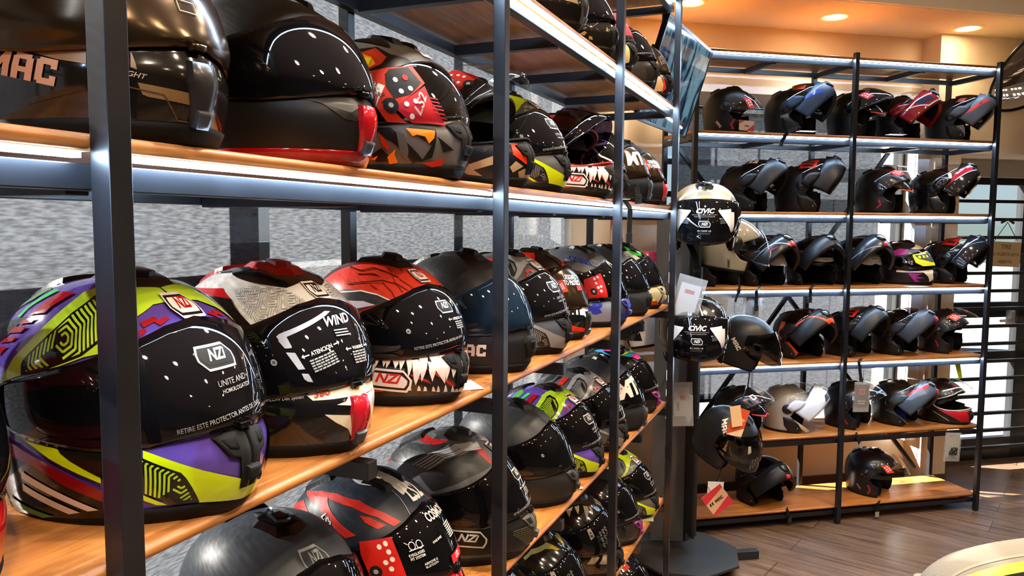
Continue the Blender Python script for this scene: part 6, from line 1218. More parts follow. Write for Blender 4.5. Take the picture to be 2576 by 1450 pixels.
# ------------------------------------------------------------------ helmets on the far rack
def S_(id_, kind, **k): d = dict(id=id_, kind=kind); d.update(k); return d
BLK = '17171Am'
F_ = {}
F_['a1'] = S_('a1', 'open', base=BLK, visor='clear', vdec=sizer(-11, 15, 4.6, 5.8, 'D03C20p') + [icons(-6, 16.5, 'B0B0B0p', 1), ('F', 'C82C24p', [rect(-2, 17.6, 2.6, 18.6)])], dec=[('F', 'B02028m', [[(-20, 6.5), (-19, 6.5), (-20.2, 4), (-18.8, 1), (-19.8, 1), (-21.2, 4)]]), ('F', 'C8BCAAm', xf(mac(1.5), -27, 4.4, -50)), tx('MAC', 1, -6, 22.6, 0, .03)], pod=1, vent='151517m')
F_['b1'] = S_('b1', 'flip', base='20242Am', chinbase='2C3C50m', visor='smoke', up=58, sunvisor='*smoke', cdec=[('F', '2848A8m', [[(-19, 9.5), (-9, 3.2), (-8.5, 5.4), (-16, 9.4)]]), ('F', 'A8A8A8m', [seg((-13, 7.4), (-3, 6.6), .35)]), tx('MAC', .8, -12, 6.4, 20, .03, .2, 1, 'D8D8D8m')], vdec=[('F', 'C04420p', [[(-13, 17), (-9, 18), (-7, 13), (-11, 12)]])], dec=[('F', '8C8880m', [[(-26, 10), (-22, 11), (-21, 4), (-23, 3)]])], vent='1C2026m')
F_['c1'] = S_('c1', 'open', base='15171Bs', visor='smoke', vopen=38, sunvisor='*visor', edge='D8402Cp', dec=[('F', 'C0C4C8s', [seg((-8, 21.5), (-2, 22.5), .25), seg((-2, 22.5), (3, 21.5), .3), seg((-10, 19.8), (-7, 20.2), .3)]), ('F', 'B82830s', [seg((-4, 23), (1, 23.2), .5)])], vdec=sizer(-13, 15, 4.6, 5, 'B82420p'), pod=1)
F_['d1'] = S_('d1', 'flip', base='1A1A1Em', chinbase='8A1820g', visor='clear', up=56, cdec=[('F', 'E0D4C4g', [seg((-20, 10), (-10, 1.2), .5), seg((-10, 1.2), (10, 1.2), .5), seg((20, 10), (10, 1.2), .5)]), ('F', '1A2840g', [[(-14, 7.5), (-5, 5), (-5, 2.4), (-12, 3.6)]])])
F_['e1'] = S_('e1', 'flip', base='26272Am', chinbase='4C5056m', visor='smoke', up=56, sunvisor='*smoke', cdec=[('F', 'C84030m', [[(-20, 9.2), (-6, 5.6), (-5.6, 3.2), (-17, 6.4)]]), ('F', '5C6C80m', [[(-18, 12), (-8, 9), (-6, 7.6), (-16, 9.8)]]), tx('MAC', .8, -11, 6.0, 14, .03, .2, 1, '201818m')], vdec=sizer(-12, 15, 5, 3.6, 'B83820p'), dec=[('F', '6A6866m', [[(-23, 8), (-17, 9), (-16, 2), (-21, 3)]])])
F_['a2'] = S_('a2', 'flip', base='18191Cm', visor='smoke', up=60, sunvisor='*smoke', warn=1, vdec=[('F', 'D8D4CCp', [[(-9, 17), (-5, 18), (-4.6, 14), (-8.6, 13)]]), ('F', '202020p', [rect(-7.8, 15.2, -5.8, 16.4)])], dec=[tx('ZIBRA', 1.1, -18, 4.8, -6, .03, .2, 1.2, '4A4A4Cm'), ('F', '8C8270m', [circ(-14.5, 11, 1.9)])])
F_['b2'] = S_('b2', 'flip', base='141418m', visor='smoke', up=66, vdec=[('F', 'C02820p', [[(-14, 19), (-8, 19.5), (-6, 12), (-13, 12)]]), ('F', '301414p', [rect(-12.4, 13.4, -10.6, 18), rect(-9.6, 13.6, -8.2, 17.8)])], dec=[tx('GP23.', .8, -19, 4.6, -6, .03, 0, 1.4, 'B8B0A4m')])
F_['c2'] = S_('c2', 'open', base='18181Bs', visor='clear', vopen=36, sunvisor='*bronze', edge='C85A34p', dec=[('F', 'B82028s', [seg((-23, 7), (-22.2, 4.4), .8), seg((-22.2, 4.4), (-24, 2.6), .7)]), ('F', 'B02028s', [seg((-10, 22), (-5, 21), .6)])], vdec=sizer(-12, 15, 4.6, 4.6, 'C83020p'), pod=1)
F_['d2'] = S_('d2', 'flip', base='121216g', chinbase='101014g', visor='clear', up=62, sunvisor='*smoke', cdec=[('F', 'A81C28g', [[(-20, 11), (-11, 9), (-4, 5), (-5, 3), (-14, 6), (-20, 9)]]), ('F', 'B8C0C8g', [seg((-16, 7), (-3, 2.4), .45), seg((-12, 9), (-3, 6), .3)]), ('F', 'D8D0C4g', xf([rect(-2, -.7, 2, .7)], -15, 10, 40))], dec=[('F', 'D0C4B0g', [[(-24, 9), (-21, 10), (-18, 3), (-20, 2)]]), ('F', '101010g', [[(-22.5, 8), (-21, 7), (-19, 3.4)]])])
F_['a3'] = S_('a3', 'flip', base='17171As', up=60, cdec=[('F', '8C949Cs', [seg((-20, 9), (-9, 6), .6), seg((-9, 6), (-2, 1.2), .6)]), ('F', 'C02C28s', [rect(-2.2, .6, 2.2, 2.8), seg((-14, 5), (-9, 3.4), .4)])], visor='smoke', sunvisor='*film', tab='C82820s')
F_['b3'] = S_('b3', 'flip', base='141417m', up=62, visor='smoke', sunvisor='*smoke', warn=1, cdec=[])
F_['c3'] = S_('c3', 'flip', base='1A1D24s', up=60, visor='smoke', sunvisor='*film', warn=1, cdec=[('F', '8C98A8s', [seg((-19, 6), (-3, .9), .35)])], tab='C82420s')
F_['d3'] = S_('d3', 'full', base='1A181Cs', pm=100, dec=mir([('F', 'D8C8A8s', [[(-12, 21), (-6, 22.4), (0, 23.6), (0, 21), (-6, 20.6)]]), ('F', 'A8288Cs', [[(-26, 16), (-16, 18), (-14, 20.6), (-20, 21), (-26, 19)]]), ('F', 'E8DCC8s', [[(-22, 8.4), (-10, 8.6), (-2, 9.4), (-2, 3), (-4, 2), (-6, 5), (-9, 7.4), (-22, 7.2)]]), ('F', '9C2888s', [[(-17, 7), (-10, 6.6), (-13, 5), (-8, 4.2), (-13, 3.6), (-8.6, 1.2), (-13, 2)]])]), visor='smoke', vdec=[('F', 'D8D01Cp', [[(-13, 17.4), (0, 19.4), (8, 18.8), (8, 11.4), (-9, 11), (-12.5, 13)]]), ('F', '3A3830p', [[(-12, 17), (0, 18.8), (7, 18.2), (7, 13.4), (-1, 13), (-10, 15)]]), ('F', 'D8D01Cp', [rect(-10, 15.4, -8.4, 16.8), rect(-7, 15.6, -5.4, 17), rect(-4, 15.8, -2.4, 17.2)]), ('F', 'D8D8D8p', [seg((-9, 17.4), (-2, 18.2), .3), circ(2, 17.4, .8)])], vent='1E1A20s', topvent=1, chinv=3)
F_['e3'] = S_('e3', 'flip', base='131318g', up=62, visor='clear', sunvisor='*clear', vdec=[('F', 'C02420p', [[(-14, 19), (-7, 19.8), (-5, 12.4), (-13, 12)]]), ('F', '381414p', [rect(-12, 13.4, -9.6, 17)])], cdec=[('F', '5C7CA0g', [seg((-14, 8), (-3, 3), .3)])])
F_['a4'] = S_('a4', 'flip', base='16161Am', up=58, cdec=[('F', 'E0441Cs', [seg((-21, 11), (-9, 8.6), .7), seg((-9, 8.6), (-2.4, 1.4), .9), seg((9, 8.6), (2.4, 1.4), .9), rect(-2.6, .5, 2.6, 2.6)])], tab='E0441Cs', visor='smoke', dec=[('F', 'E0441Cs', [[(-22, 9), (-20, 9.4), (-15, 4), (-16.5, 1.4), (-20, 4.6)]]), ('F', 'D86848s', [[(-26, 20), (-22, 20), (-24, 10), (-27, 10)]])])
F_['c4'] = S_('c4', 'flip', base='16171Bm', chinbase='2A2D33m', up=58, tab='C8242Cs', visor='smoke', cdec=[('F', '0A0A0Cm', [circ(-13 + i * .9 + (j % 2) * .45, 7.4 - j * .75, .27, 8) for i in range(5) for j in range(4)])], dec=[])
F_['d4'] = S_('d4', 'open', base='16161As', visor='clear', vopen=40, vdec=sizer(-12, 15, 5, 4.6, 'B83818p') + [icons(-5, 17, 'B0B0B0p', 1), ('F', 'C04830p', [rect(-1, 14.8, 3, 15.8)])], dec=[('F', 'A82028s', [seg((-24, 8), (-22.6, 4), .7)])], pod=1)
F_['a5'] = S_('a5', 'open', base='16181Ds', visor='clear', vopen=34, sunvisor='*dark', edge='C83030p', dec=[('F', '9C2430s', [seg((-16, 20), (-4, 22.4), .5), seg((-8, 19), (-2, 21), .6)])], vdec=[('F', 'B8B0A0p', [rect(-11, 13.6, -8.4, 16.4)]), ('F', '202020p', [rect(-10.4, 14.2, -9, 15.8)]), warnblock(-3, 16.6, 5, 2.4, 0, 'B8A890p')])
F_['b5'] = S_('b5', 'flip', base='A8A6A2s', chinbase='C8CCD4g', up=56, visor='clear', dec=[('F', 'D8C8ACs', [[(-24, 8), (-20, 8), (-11, 1.4), (-13, .8)]]), tx('GP23.', .8, -19, 4.2, -30, .03, 0, 1.2, '202020m')], vent='9A9CA0s', cheek_c='18181Am', pivot_c='202022m', cdec=[('F', '2A2C30s', [[(-8, 1), (8, 1), (6, 3.4), (-6, 3.4)]])], trim='1A1A1Ar')
F_['c5'] = S_('c5', 'open', base='17181Cs', visor='clear', vopen=34, vdec=sizer(-13, 15, 4.6, 5, 'C03020p') + [('F', 'C85840p', [rect(-5, 16.6, -1, 18)]), icons(-6, 15, 'B0B0B0p', 1), ('F', '5070C8p', [rect(-6, 11.6, 1, 12.4)])], dec=[('F', 'A02430s', [seg((-23, 6), (-21.5, 3), .9)])], pod=1)
F_['d5'] = S_('d5', 'flip', base='18191Ds', chinbase='3C444Cs', up=58, visor='clear', cdec=[('F', 'A8242Cs', [[(-20, 11), (-10, 8.6), (-3, 6), (-4, 4.6), (-12, 7)]]), ('F', '5C646Es', [[(-18, 9), (-8, 6), (-8, 3), (-16, 6)]])], tab='B02028s', dec=[('F', '5C5450s', [seg((-22, 9), (-14, 2), .7)])], pad='101C50r')
F_['e5'] = S_('e5', 'full', base='1A1416s', pm=84, visor='clear', vopen=40, dec=mir([('F', 'B81828s', [[(-20, 8.6), (-3, 9), (0, 4), (0, 0), (-6, 1.4), (-12, 4.6)]]), ('F', '1A1416s', [[(-4, 8), (4, 8), (2, 3), (-2, 3)]]), ('F', 'E8DCC8s', [seg((-20, 9.2), (-8, 8.6), .35), seg((-8, 8.6), (0, 9.3), .35), seg((-16, 20), (-6, 21.4), .4), seg((-6, 21.4), (0, 21.8), .4), seg((-22, 7), (-14, 2.4), .25)]), ('F', 'B81828s', [[(-6, 21.6), (0, 22.2), (0, 24), (-3, 23.6)]])]), vdec=[tx('CRATER', .8, -6, 17.4, 4, .02, 0, 1.2, 'D0C8C8p'), tx('V', 2, -1, 14.4, 0, .05, 0, 1.6, 'D0B0A0p')], gasket='D8CCB8s', chinv=3)
F_['a6'] = S_('a6', 'flip', base='121318m', up=54, tab='D02828s', visor='smoke', cdec=[('F', '060608m', [circ(-12 + i * .9 + (j % 2) * .45, 6.8 - j * .75, .27, 8) for i in range(5) for j in range(3)])], strap=.05)
F_['b6'] = S_('b6', 'open', base='15161As', visor='clear', vdec=sizer(-12, 14.5, 4.4, 4.6, 'C03420p') + [icons(-6, 16.4, 'A8A8A8p', 1), ('F', 'C04040p', [rect(-2, 17.6, 1, 18.4)]), tx('MAC', .9, -1, 13.4, 0, .03, 0, 1.2, 'D8C8B0p')], vopen=16, dec=[('F', 'A82028s', [seg((-22, 7), (-21, 4), .8), seg((-21, 4), (-22, 1.6), .8)]), ('F', '8A8480s', xf(mac(1.3), -27, 5, -50))], pod=1, strap=.05)
g1, g2, g3, g4, g5, g6 = ['helmets on the far rack, %s shelf' % s for s in ('top', 'second', 'third', 'fourth', 'fifth', 'lowest')]
FAR = [
 ('a1', 1.198, 4.304, 1, -29, 1.0, g1, 'matte black helmet with clear visor down, first on the far top shelf'),
 ('b1', 1.570, 4.384, 1, -38, 1.03, g1, 'blue and black flip-up helmet, chin raised, on the far top shelf'),
 ('c1', 1.968, 4.482, 1, -40, 1.05, g1, 'black open helmet with orange-edged sun visor on the far top shelf'),
 ('d1', 2.262, 4.570, 1, -50, 1.0, g1, 'crimson and white flip-up helmet, chin raised, far top shelf'),
 ('e1', 2.610, 4.630, 1, -38, .99, g1, 'grey flip-up helmet with orange red stripe at the end of the top shelf'),
 ('a2', 1.308, 4.327, 2, -37, 1.02, g2, 'matte black flip-up helmet with white visor label, second far shelf'),
 ('b2', 1.653, 4.406, 2, -26, 1.05, g2, 'matte black flip-up helmet with red visor sticker, second far shelf'),
 ('c2', 2.168, 4.528, 2, -38, 1.04, g2, 'black helmet with orange-framed inner visor, second far shelf'),
 ('d2', 2.528, 4.613, 2, -40, 1.02, g2, 'glossy black and red striped flip-up helmet at the end of the second far shelf'),
 ('a3', 1.410, 4.356, 3, -60, 1.02, g3, 'black flip-up helmet with grey lines and red tab behind the hanging cream helmet'),
 ('b3', 1.721, 4.430, 3, -76, 1.0, g3, 'plain matte black flip-up helmet facing forward on the third far shelf'),
 ('c3', 2.014, 4.498, 3, -72, 1.02, g3, 'dark blue black flip-up helmet with red tab on the third far shelf'),
 ('d3', 2.323, 4.571, 3, -50, .99, g3, 'magenta, cream and black full-face helmet with yellow visor sticker'),
 ('e3', 2.631, 4.644, 3, -48, 1.0, g3, 'glossy black flip-up helmet with red label, end of the third far shelf'),
 ('a4', 1.664, 4.422, 4, -63, 1.03, g4, 'black flip-up helmet edged in bright orange'),
 ('b2', 1.999, 4.502, 4, -50, 1.01, g4, 'matte black flip-up helmet with red sticker, fourth far shelf'),
 ('c4', 2.310, 4.571, 4, -50, 1.0, g4, 'dark flip-up helmet with perforated side vent and red tab, fourth far shelf'),
 ('d4', 2.627, 4.644, 4, -45, 1.0, g4, 'black helmet with raised clear visor and yellow leaflet inside it'),
 ('a5', 1.315, 4.333, 5, -41, 1.03, g5, 'dark red-lined open helmet behind the lowest hanging helmet'),
 ('b5', 1.616, 4.416, 5, -24, 1.0, g5, 'silver and white flip-up helmet on the fifth far shelf'),
 ('c5', 2.018, 4.496, 5, -42, 1.03, g5, 'dark helmet with raised clear visor behind the hanging manual card'),
 ('d5', 2.337, 4.580, 5, -48, 1.0, g5, 'grey and red flip-up helmet with dark blue padding'),
 ('e5', 2.640, 4.654, 5, -56, .98, g5, 'red, black and white full-face helmet with lifted clear visor'),
 ('a6', 1.450, 4.372, 6, -66, 1.0, g6, 'black flip-up helmet with red tab on the lowest board near the stand'),
 ('b6', 2.183, 4.539, 6, -43, 1.03, g6, 'black helmet with clear visor and red sticker on the lowest board')]
for id_, x, y, lv, deg, sc, grp, lab in FAR:
    sp = dict(F_[id_])
    if sp.get('sunvisor') == '*visor': sp['sunvisor'] = '*dark'
    helmet(sp, lab, (x, y, LEV[lv] + BT + .0005), deg, sc, grp, n=48)
helmet(S_('z3', 'open', base='141416m', dec=[]), 'matte black helmet almost hidden behind the hanging pale helmets', (1.147, 4.300, LEV[3] + BT + .0005), -51, .92, g3, n=48)

# ------------------------------------------------------------------ the hanging display stand
t = empty('display_stand', 'black slotted steel display stand on an octagonal base between the racks', 'display stand', None, Matrix.Translation((.90, 3.86, 0)))
SM = plaster('dark_stand_paint', (.012, .012, .012), 20, .2, .5)
bm = bmnew(); prism(bm, [(.29 * math.cos(rad(a)), .29 * math.sin(rad(a))) for a in range(10, 370, 45)], .045, .057, 0, Matrix.Translation((-.03, -.10, 0)))
finish('base_plate', bm, plaster('dark_base_paint', (.022, .020, .018), 20, .2, .5), t)
for a in (0, 90):
    bm = bmnew(); c = Vector((-.03, -.10, .0225)); dv = Vector((math.cos(rad(a + 8)), math.sin(rad(a + 8)), 0)) * (.40 if a == 0 else .15); obox(bm, c - dv, c + dv, .04, .043); finish('foot_beam', bm, SM, t, bevel=.002)
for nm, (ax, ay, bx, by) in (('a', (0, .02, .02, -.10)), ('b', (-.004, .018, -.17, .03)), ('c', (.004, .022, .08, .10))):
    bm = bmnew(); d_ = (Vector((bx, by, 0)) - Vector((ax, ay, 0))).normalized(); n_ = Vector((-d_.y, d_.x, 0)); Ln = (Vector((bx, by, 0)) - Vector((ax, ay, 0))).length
    # slotted plate: two stiles with bars between
    th = .006
    def pl_(s0, s1, z0, z1):
        p = [Vector((ax, ay, 0)) + d_ * s0, Vector((ax, ay, 0)) + d_ * s1]
        vs = [bm.verts.new(q + n_ * k + Vector((0, 0, z))) for z in (z0, z1) for q, k in ((p[0], -th), (p[1], -th), (p[1], th), (p[0], th))]
        for f in ((0, 3, 2, 1), (4, 5, 6, 7), (0, 1, 5, 4), (1, 2, 6, 5), (2, 3, 7, 6), (3, 0, 4, 7)): bm.faces.new([vs[i] for i in f])
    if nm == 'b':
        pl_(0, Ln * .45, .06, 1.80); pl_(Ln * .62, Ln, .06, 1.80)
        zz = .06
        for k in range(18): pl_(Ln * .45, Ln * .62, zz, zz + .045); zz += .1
    else: pl_(0, Ln, .06 if nm == 'c' else .12, 1.80)
    finish('upright_panel', bm, SM if nm != 'b' else plaster('lit_stand_paint', (.10, .10, .105), 20, .15, .4), t)  # window light on panel b is put into its paler paint
for (x, y, z) in ((-.055, -.42, 1.70), (.17, -.04, 1.64), (-.09, -.44, 1.22), (.24, -.03, 1.14), (.08, -.27, .74)):
    bm = bmnew(); tube(bm, [(.0, .0, z - .01), (x * .6, y * .6, z), (x, y, z + .02)], .007, 8); finish('hook', bm, SM, t)
bm = bmnew(); prism(bm, [(-.022, .06), (.022, .06), (.022, -.03), (0, -.075), (-.022, -.03)], -.010, .010, 0, Matrix.Translation((-.06, -.26, .83)) @ Matrix.Rotation(rad(25), 4, 'Z') @ Matrix.Rotation(PI / 2, 4, 'X'))
finish('price_bracket', bm, paint('9AA0A2', 's'), t)
civ = lambda c: [tx('CIVIC', 1.45, 0, 16.6, 0, .03, .3, 1.4, 'E8E8E8p'), ('F', '8A7A78p', [rect(-5, 15.3, 5, 15.45)]), warnblock(0, 14.6, 8, .6, 0, '7C7C7Cp'), arrowword('ATENCION', -8.4, 14.0, 0, .3), warnblock(-8.4, 12.7, 4.4, 1.7, 0, '5C6064p'), arrowword('ATENCION', 8.4, 14.0, 0, .3), warnblock(8.4, 12.7, 4.4, 1.7, 0, '5C6064p')] + nzi('D8D8D8p', '0A0A0Ap', '0A0A0Ap', 'D8D8D8p', w=4.6, cx=0, cz=12.4, m='F', helm=False) + [arrowword('WARNING', 0, 10.4, 0, .32), warnblock(0, 9.2, 4.6, 1.7, 0, '5C6064p')] + [('F', 'D0D4D8p', [[(-13, 15.6), (-5.5, 16.4), (-5.5, 16.8), (-11.4, 16.8), (-11.8, 9), (-12.6, 9)], [(13, 15.6), (5.5, 16.4), (5.5, 16.8), (11.4, 16.8), (11.8, 9), (12.6, 9)]])]
helmet(S_('h1', 'jet', base='B4B0A8s', visor='dark', vdec=civ(0), dec=mir([('F', '6E7074s', [[(-22, 14), (-14, 15), (-13, 19), (-18, 21), (-24, 18)]]), ('F', 'D8E020s', [seg((-20, 20.4), (-12, 22.6), .3)]), ('F', '9A968Es', [[(-4, 19.5), (0, 19.5), (0, 23.4), (-4.4, 23)]])]) + [('F', 'D8E818s', [rect(-3, 23.6, 3, 24.2)])] + nzi('D8E818s', 'A8A49Cs', 'D8E818s', '8A8A40s', w=4.4, cx=0, cz=20.6, m='F', helm=False), vent='141416g', topvent=1, spoiler=0, strap=.10, pivot_c='1A1A1Cs'),
       'cream and grey helmet with black printed visor hung facing forward, topmost', (.84, 3.39, 1.60), -103, 1.12, 'helmets hung on the display stand', (12, 0))
helmet(S_('h2', 'jet', base='9A9280g', visor='clear', vdec=[('F', 'D0CCC0p', [rect(-4, 9, -1, 12)])], dec=[('F', '181818s', [circ(-19.5, 8.6, .5)]), tx('ZIBRA', 1, -25, 4, -80, .03, .2, 1, '1A1A1As')], topvent=0, spoiler=0, pivot_c='1A1715s', strap=.12),
       'plain stone grey open helmet with clear bubble visor hung sideways', (1.075, 3.80, 1.475), -14, 1.03, 'helmets hung on the display stand', (8, 0))
helmet(S_('h3', 'jet', base='121214g', visor='dark', vdec=civ(0), dec=mir([('F', 'C8BCA8g', [seg((-3.6, 19.8), (-2.2, 24), .8)]), ('F', '4A4642g', [[(-12, 19.5), (-4.6, 20.6), (-3.4, 24), (-9, 22.6)]])]), vent='0C0C0Eg', topvent=0, spoiler=0, pivot_c='1A1A1Cs'),
       'glossy black helmet with white stripes and printed visor hung facing forward', (.805, 3.37, 1.115), -100, 1.10, 'helmets hung on the display stand', (12, 0))
helmet(S_('h4', 'jet', base='1C1B1Am', visor='smoke', dec=[('F', 'E4DACAm', xf(mac(2.3), -28.2, 11.4, -44)), ('F', '131313m', [seg((-30, 20), (-20, 14), .12)])], topvent=0, spoiler=0, strap=.14, podr=.012, pivot_c='181716m'),
       'matte black helmet with tinted visor and cream letters, hung at mid height', (1.155, 3.82, 1.00), -22, 1.0, 'helmets hung on the display stand', (14, 0))
helmet(S_('h5', 'jet', base='17181Am', visor='smoke', vdec=[icons(-6, 11, 'A0A0A0p', 3), STK(-9, 15)[0]], dec=[('F', 'E4DACAm', xf(mac(2.3), -24.5, 19.6, -42, 1.25)), ('F', '7A7C80m', [circ(-23, 10, .4), circ(-13, 5, .4)])], topvent=2, spoiler=0, strap=.13, podr=.012, pivot_c='18191Am'),
       'matte black helmet with lettered side and paper tags, lowest on the stand', (.975, 3.56, .605), -38, 1.0, 'helmets hung on the display stand', (26, 0))
helmet(S_('h6', 'jet', base='E0E0E0g', visor='dark', dec=mir([('F', '141416g', [[(-24, 4), (-12, 6), (-12, 16), (-22, 18)]])]), topvent=0, spoiler=0, pivot_c='18191Am'),
       'black and white helmet on the hidden side of the stand', (.70, 4.06, 1.06), 170, .95, 'helmets hung on the display stand', (10, 0))
helmet(S_('h7', 'jet', base='C83068g', visor='smoke', dec=[], topvent=0, spoiler=0, pivot_c='18191Am'),
       'pink helmet peeping out behind the near rack', (.71, 4.07, 1.36), 160, .80, 'helmets hung on the display stand', (10, 0))

# ------------------------------------------------------------------ tags, cards and bags
def card(name, w, h, mats_fn, label, cat, loc, rz, roll=0, pitch=0, group=None, bag=None, cord=None):
    """upright card whose face looks along local -y"""
    M = Matrix.Translation(loc) @ Matrix.Rotation(rad(rz), 4, 'Z') @ Matrix.Rotation(rad(roll), 4, 'Y') @ Matrix.Rotation(rad(pitch), 4, 'X')
    t = empty(name, label, cat, group, M)
    base, items = mats_fn
    bm = bmnew(); box(bm, -w / 2, w / 2, -.0008, .0008, -h / 2, h / 2); finish('card', bm, base, t)
    if items:
        sl = Slots(); bm = bmnew()
        for i, (c, P) in enumerate(items):
            for p in P:
                for tr in tris_of(p):
                    try: bm.faces.new([bm.verts.new((x * .01, -.0011 - i * .0002, z * .01)) for x, z in tr]).material_index = sl(c)
                    except ValueError: pass
        finish('print', bm, sl.mats(), t)
    if bag:
        bm = bmnew(); bw, bh = bag
        nx, nz = 8, 12; random.seed(int(w * 1000))
        for s in (-1, 1):
            P = np.array([[(-bw / 2 + bw * i / nx, s * (.004 + .004 * math.sin(PI * i / nx) * math.sin(PI * j / nz)) + random.uniform(-.0012, .0012), -bh * .55 + bh * j / nz) for i in range(nx + 1)] for j in range(nz + 1)])
            grid_mesh(bm, P)
        finish('plastic_bag', bm, visor_mat('bag'), t)
    if cord:
        bm = bmnew(); tube(bm, [(0, 0, h / 2), (0.003, 0, h / 2 + cord * .6), (0, 0, h / 2 + cord)], .0012, 5); finish('cord', bm, paint('202020', 'r'), t)
    return t
mactag = ('C8A078p', [('C03038p', [[(-5.5, 5.5), (5.5, 5.5), (5.5, 3.6), (-5.5, 1.2)][:4], [(-5.5, -5.5), (5.5, -5.5), (5.5, -1.2), (-5.5, -4.4)]]), ('181412p', xf(mac(1.5), .9, 0)), ('181412p', [[(-4.4, -.75), (-3.7, -.75), (-3.4, .75), (-4.1, .75)], [(-3.2, -.75), (-2.5, -.75), (-2.2, .75), (-2.9, .75)]])])
mt_ = (paint('C8A078', 'p'), mactag[1])
card('price_tag', .11, .11, mt_, 'diamond-hung kraft and red paper tag below the lowest hanging helmet', 'tag', (.952, 3.45, .435), 4, -38, 0, None, None, .05)
card('price_tag', .075, .08, (paint('E0DED8', 'p'), []), 'blank white tag tucked behind the diamond-hung tag', 'tag', (.945, 3.462, .478), 4, 3)
card('price_tag', .085, .055, (paint('C8A888', 'p'), [('B83038p', [[(-4.2, 2.7), (-1, 2.7), (-4.2, .6)], [(4.2, -2.7), (0, -2.7), (4.2, 1)]]), ('201814p', xf(mac(.9), .3, -.2))]), 'kraft and red tag standing on the edge of the far top shelf', 'tag', Rp(.315, -.028, LEV[1] + BT + .03), 10, 4, -8)
card('price_tag', .075, .13, (paint('C85028', 'p'), [('E8C8A0p', [[(-3.7, -6.5), (3.7, -6.5), (3.7, -2)], [(-3.4, 4), (-2.4, 4), (-3, 0)]]), ('F0D0B0p', xf(text_tris('SHELMET', 1.0, .04), 0, 2, -20))]), 'orange paper tag against the lowest hanging helmet', 'tag', (1.02, 3.395, .815), 8, 18)
card('price_tag', .05, .095, (paint('E0B888', 'p'), []), 'blank cream tag over the orange tag', 'tag', (1.008, 3.385, .845), 8, -8)
card('manual_card', .085, .15, (paint('E4E4E4', 'p'), [('C04848p', [rect(-2, 3.4, 2, 5)])]), 'white leaflet in a clear zip bag hanging beside the second post from the end', 'leaflet', (.742, 3.24, 1.375), -20, 14, 0, None, (.12, .24))
card('manual_card', .085, .11, (paint('BDBDBB', 'p'), [('404040p', xf(text_tris('GUMA', 1.0, .02, .3), 0, 2.4)), ('606060p', [rect(-1.5, .2, 1.5, .5)])]), 'grey leaflet in a clear bag above the mid-height hanging helmet', 'leaflet', (.975, 3.62, 1.30), -6, 6, 0, None, (.11, .16))
card('manual_card', .07, .13, (paint('D0D0D0', 'p'), [('C05050p', [rect(-.6, 1, 1.6, 3)]), ('303030p', xf(text_tris('CIVIC', 1.2, .03, .3), -1.6, -2, 90))]), 'leaflet in a clear bag under the glossy black hanging helmet', 'leaflet', (.765, 3.40, .905), -6, -3, 0, None, (.10, .20))
card('manual_card', .075, .13, (paint('1E1A18', 'p'), [('C8C0B0p', [rect(-2.6, 5.2 - i * .45, -.4, 5.4 - i * .45) for i in range(9)] + nzi(m='F')[0][2][:0]), ('D0C8B8p', xf(text_tris('NZi', 1.0, .03, .3), 2.2, 2, 90))]), 'black printed card in a clear bag hanging under the third far shelf', 'leaflet', Rp(.395, .0 - .0 + .045 * -1, 1.265), 6, 2, 0, None, (.11, .18))
card('manual_card', .085, .125, (paint('18191B', 'p'), [('C82820p', [rect(-1.7, .4, 1.7, 4)]), ('181818p', [rect(-.9, 1, -.4, 3.4), rect(.3, 1, .9, 3.4), rect(-.9, 2, .9, 2.5)]), ('D8D8D0p', xf(text_tris('MANUAL', .8, .03), 0, -3.2)), ('D8D8D0p', xf(text_tris('DE USO', .8, .03), 0, -4.6))]), 'black manual card with red logo hanging by the middle post of the far rack', 'leaflet', Rp(1.033, .05, .755), 10, 2, 0, None, (.095, .17), .08)
t = card('earphone_bag', .085, .14, (paint('B8B0A4', 'p'), [('B04040p', [rect(-2.6, 5.2, -.4, 5.6), rect(-2.6, 6, 2, 6.3)])]), 'clear bag with coiled black earphones hanging under the fifth far shelf', 'bag', Rp(1.66, .045, .43), 8, 3, 0, None, (.10, .17))
bm = bmnew(); tube(bm, [(.026 * math.cos(a * .7) * (1 - a * .01), -.008 - .0004 * a, -.03 + .022 * math.sin(a * .7 + .2 * a)) for a in range(40)], .0018, 5); finish('earphones', bm, paint('202020', 'r'), t)
def leaf(loc, rz, c, label, w=.055, h=.09, tilt=0):
    M = Matrix.Translation(loc) @ Matrix.Rotation(rad(rz), 4, 'Z') @ Matrix.Rotation(rad(tilt), 4, 'X')
    bm = bmnew(); box(bm, -w / 2, w / 2, -h / 2, h / 2, .0, .0015)
    return tag(finish('leaflet', bm, paint(c, 'p'), None, M, bevel=.0004), label, 'leaflet')
leaf(Lp(1.40, -.69, LEV[3] + BT), 20, 'C8C4BC', 'pale leaflet lying under the toothed red helmet')
leaf(Lp(2.06, -.685, LEV[4] + BT), 30, 'B8B0A4', 'clear wrapped leaflet lying under the plain two-tone grey helmet')
leaf(Lp(3.0, -.660, LEV[5] + BT), -10, '8A8868', 'olive leaflet lying at the end of the third shelf down')
leaf(Lp(2.40, -.650, LEV[2] + BT), 25, 'D0C8A8', 'folded gold-edged leaflet under the open toothed helmet')
leaf(Rp(.62, .06, LEV[1] + BT), 10, 'B08080', 'pink leaflet lying under the blue flip-up helmet', .10, .05)
leaf(Rp(1.17, .06, LEV[1] + BT), 10, 'B09890', 'beige leaflet lying behind the middle post, far top shelf', .10, .05)
leaf(Rp(1.35, .06, LEV[3] + BT), 15, 'D8D8DC', 'clear wrapper lying under the magenta helmet', .12, .06)
bm = bmnew(); prism(bm, [(-.02, .05), (.02, .05), (.045, -.04), (.02, -.05)], -.001, .001, 0, Matrix.Translation((2.66, 4.535, .84)) @ Matrix.Rotation(rad(20), 4, 'Z') @ Matrix.Rotation(PI / 2, 4, 'X'))
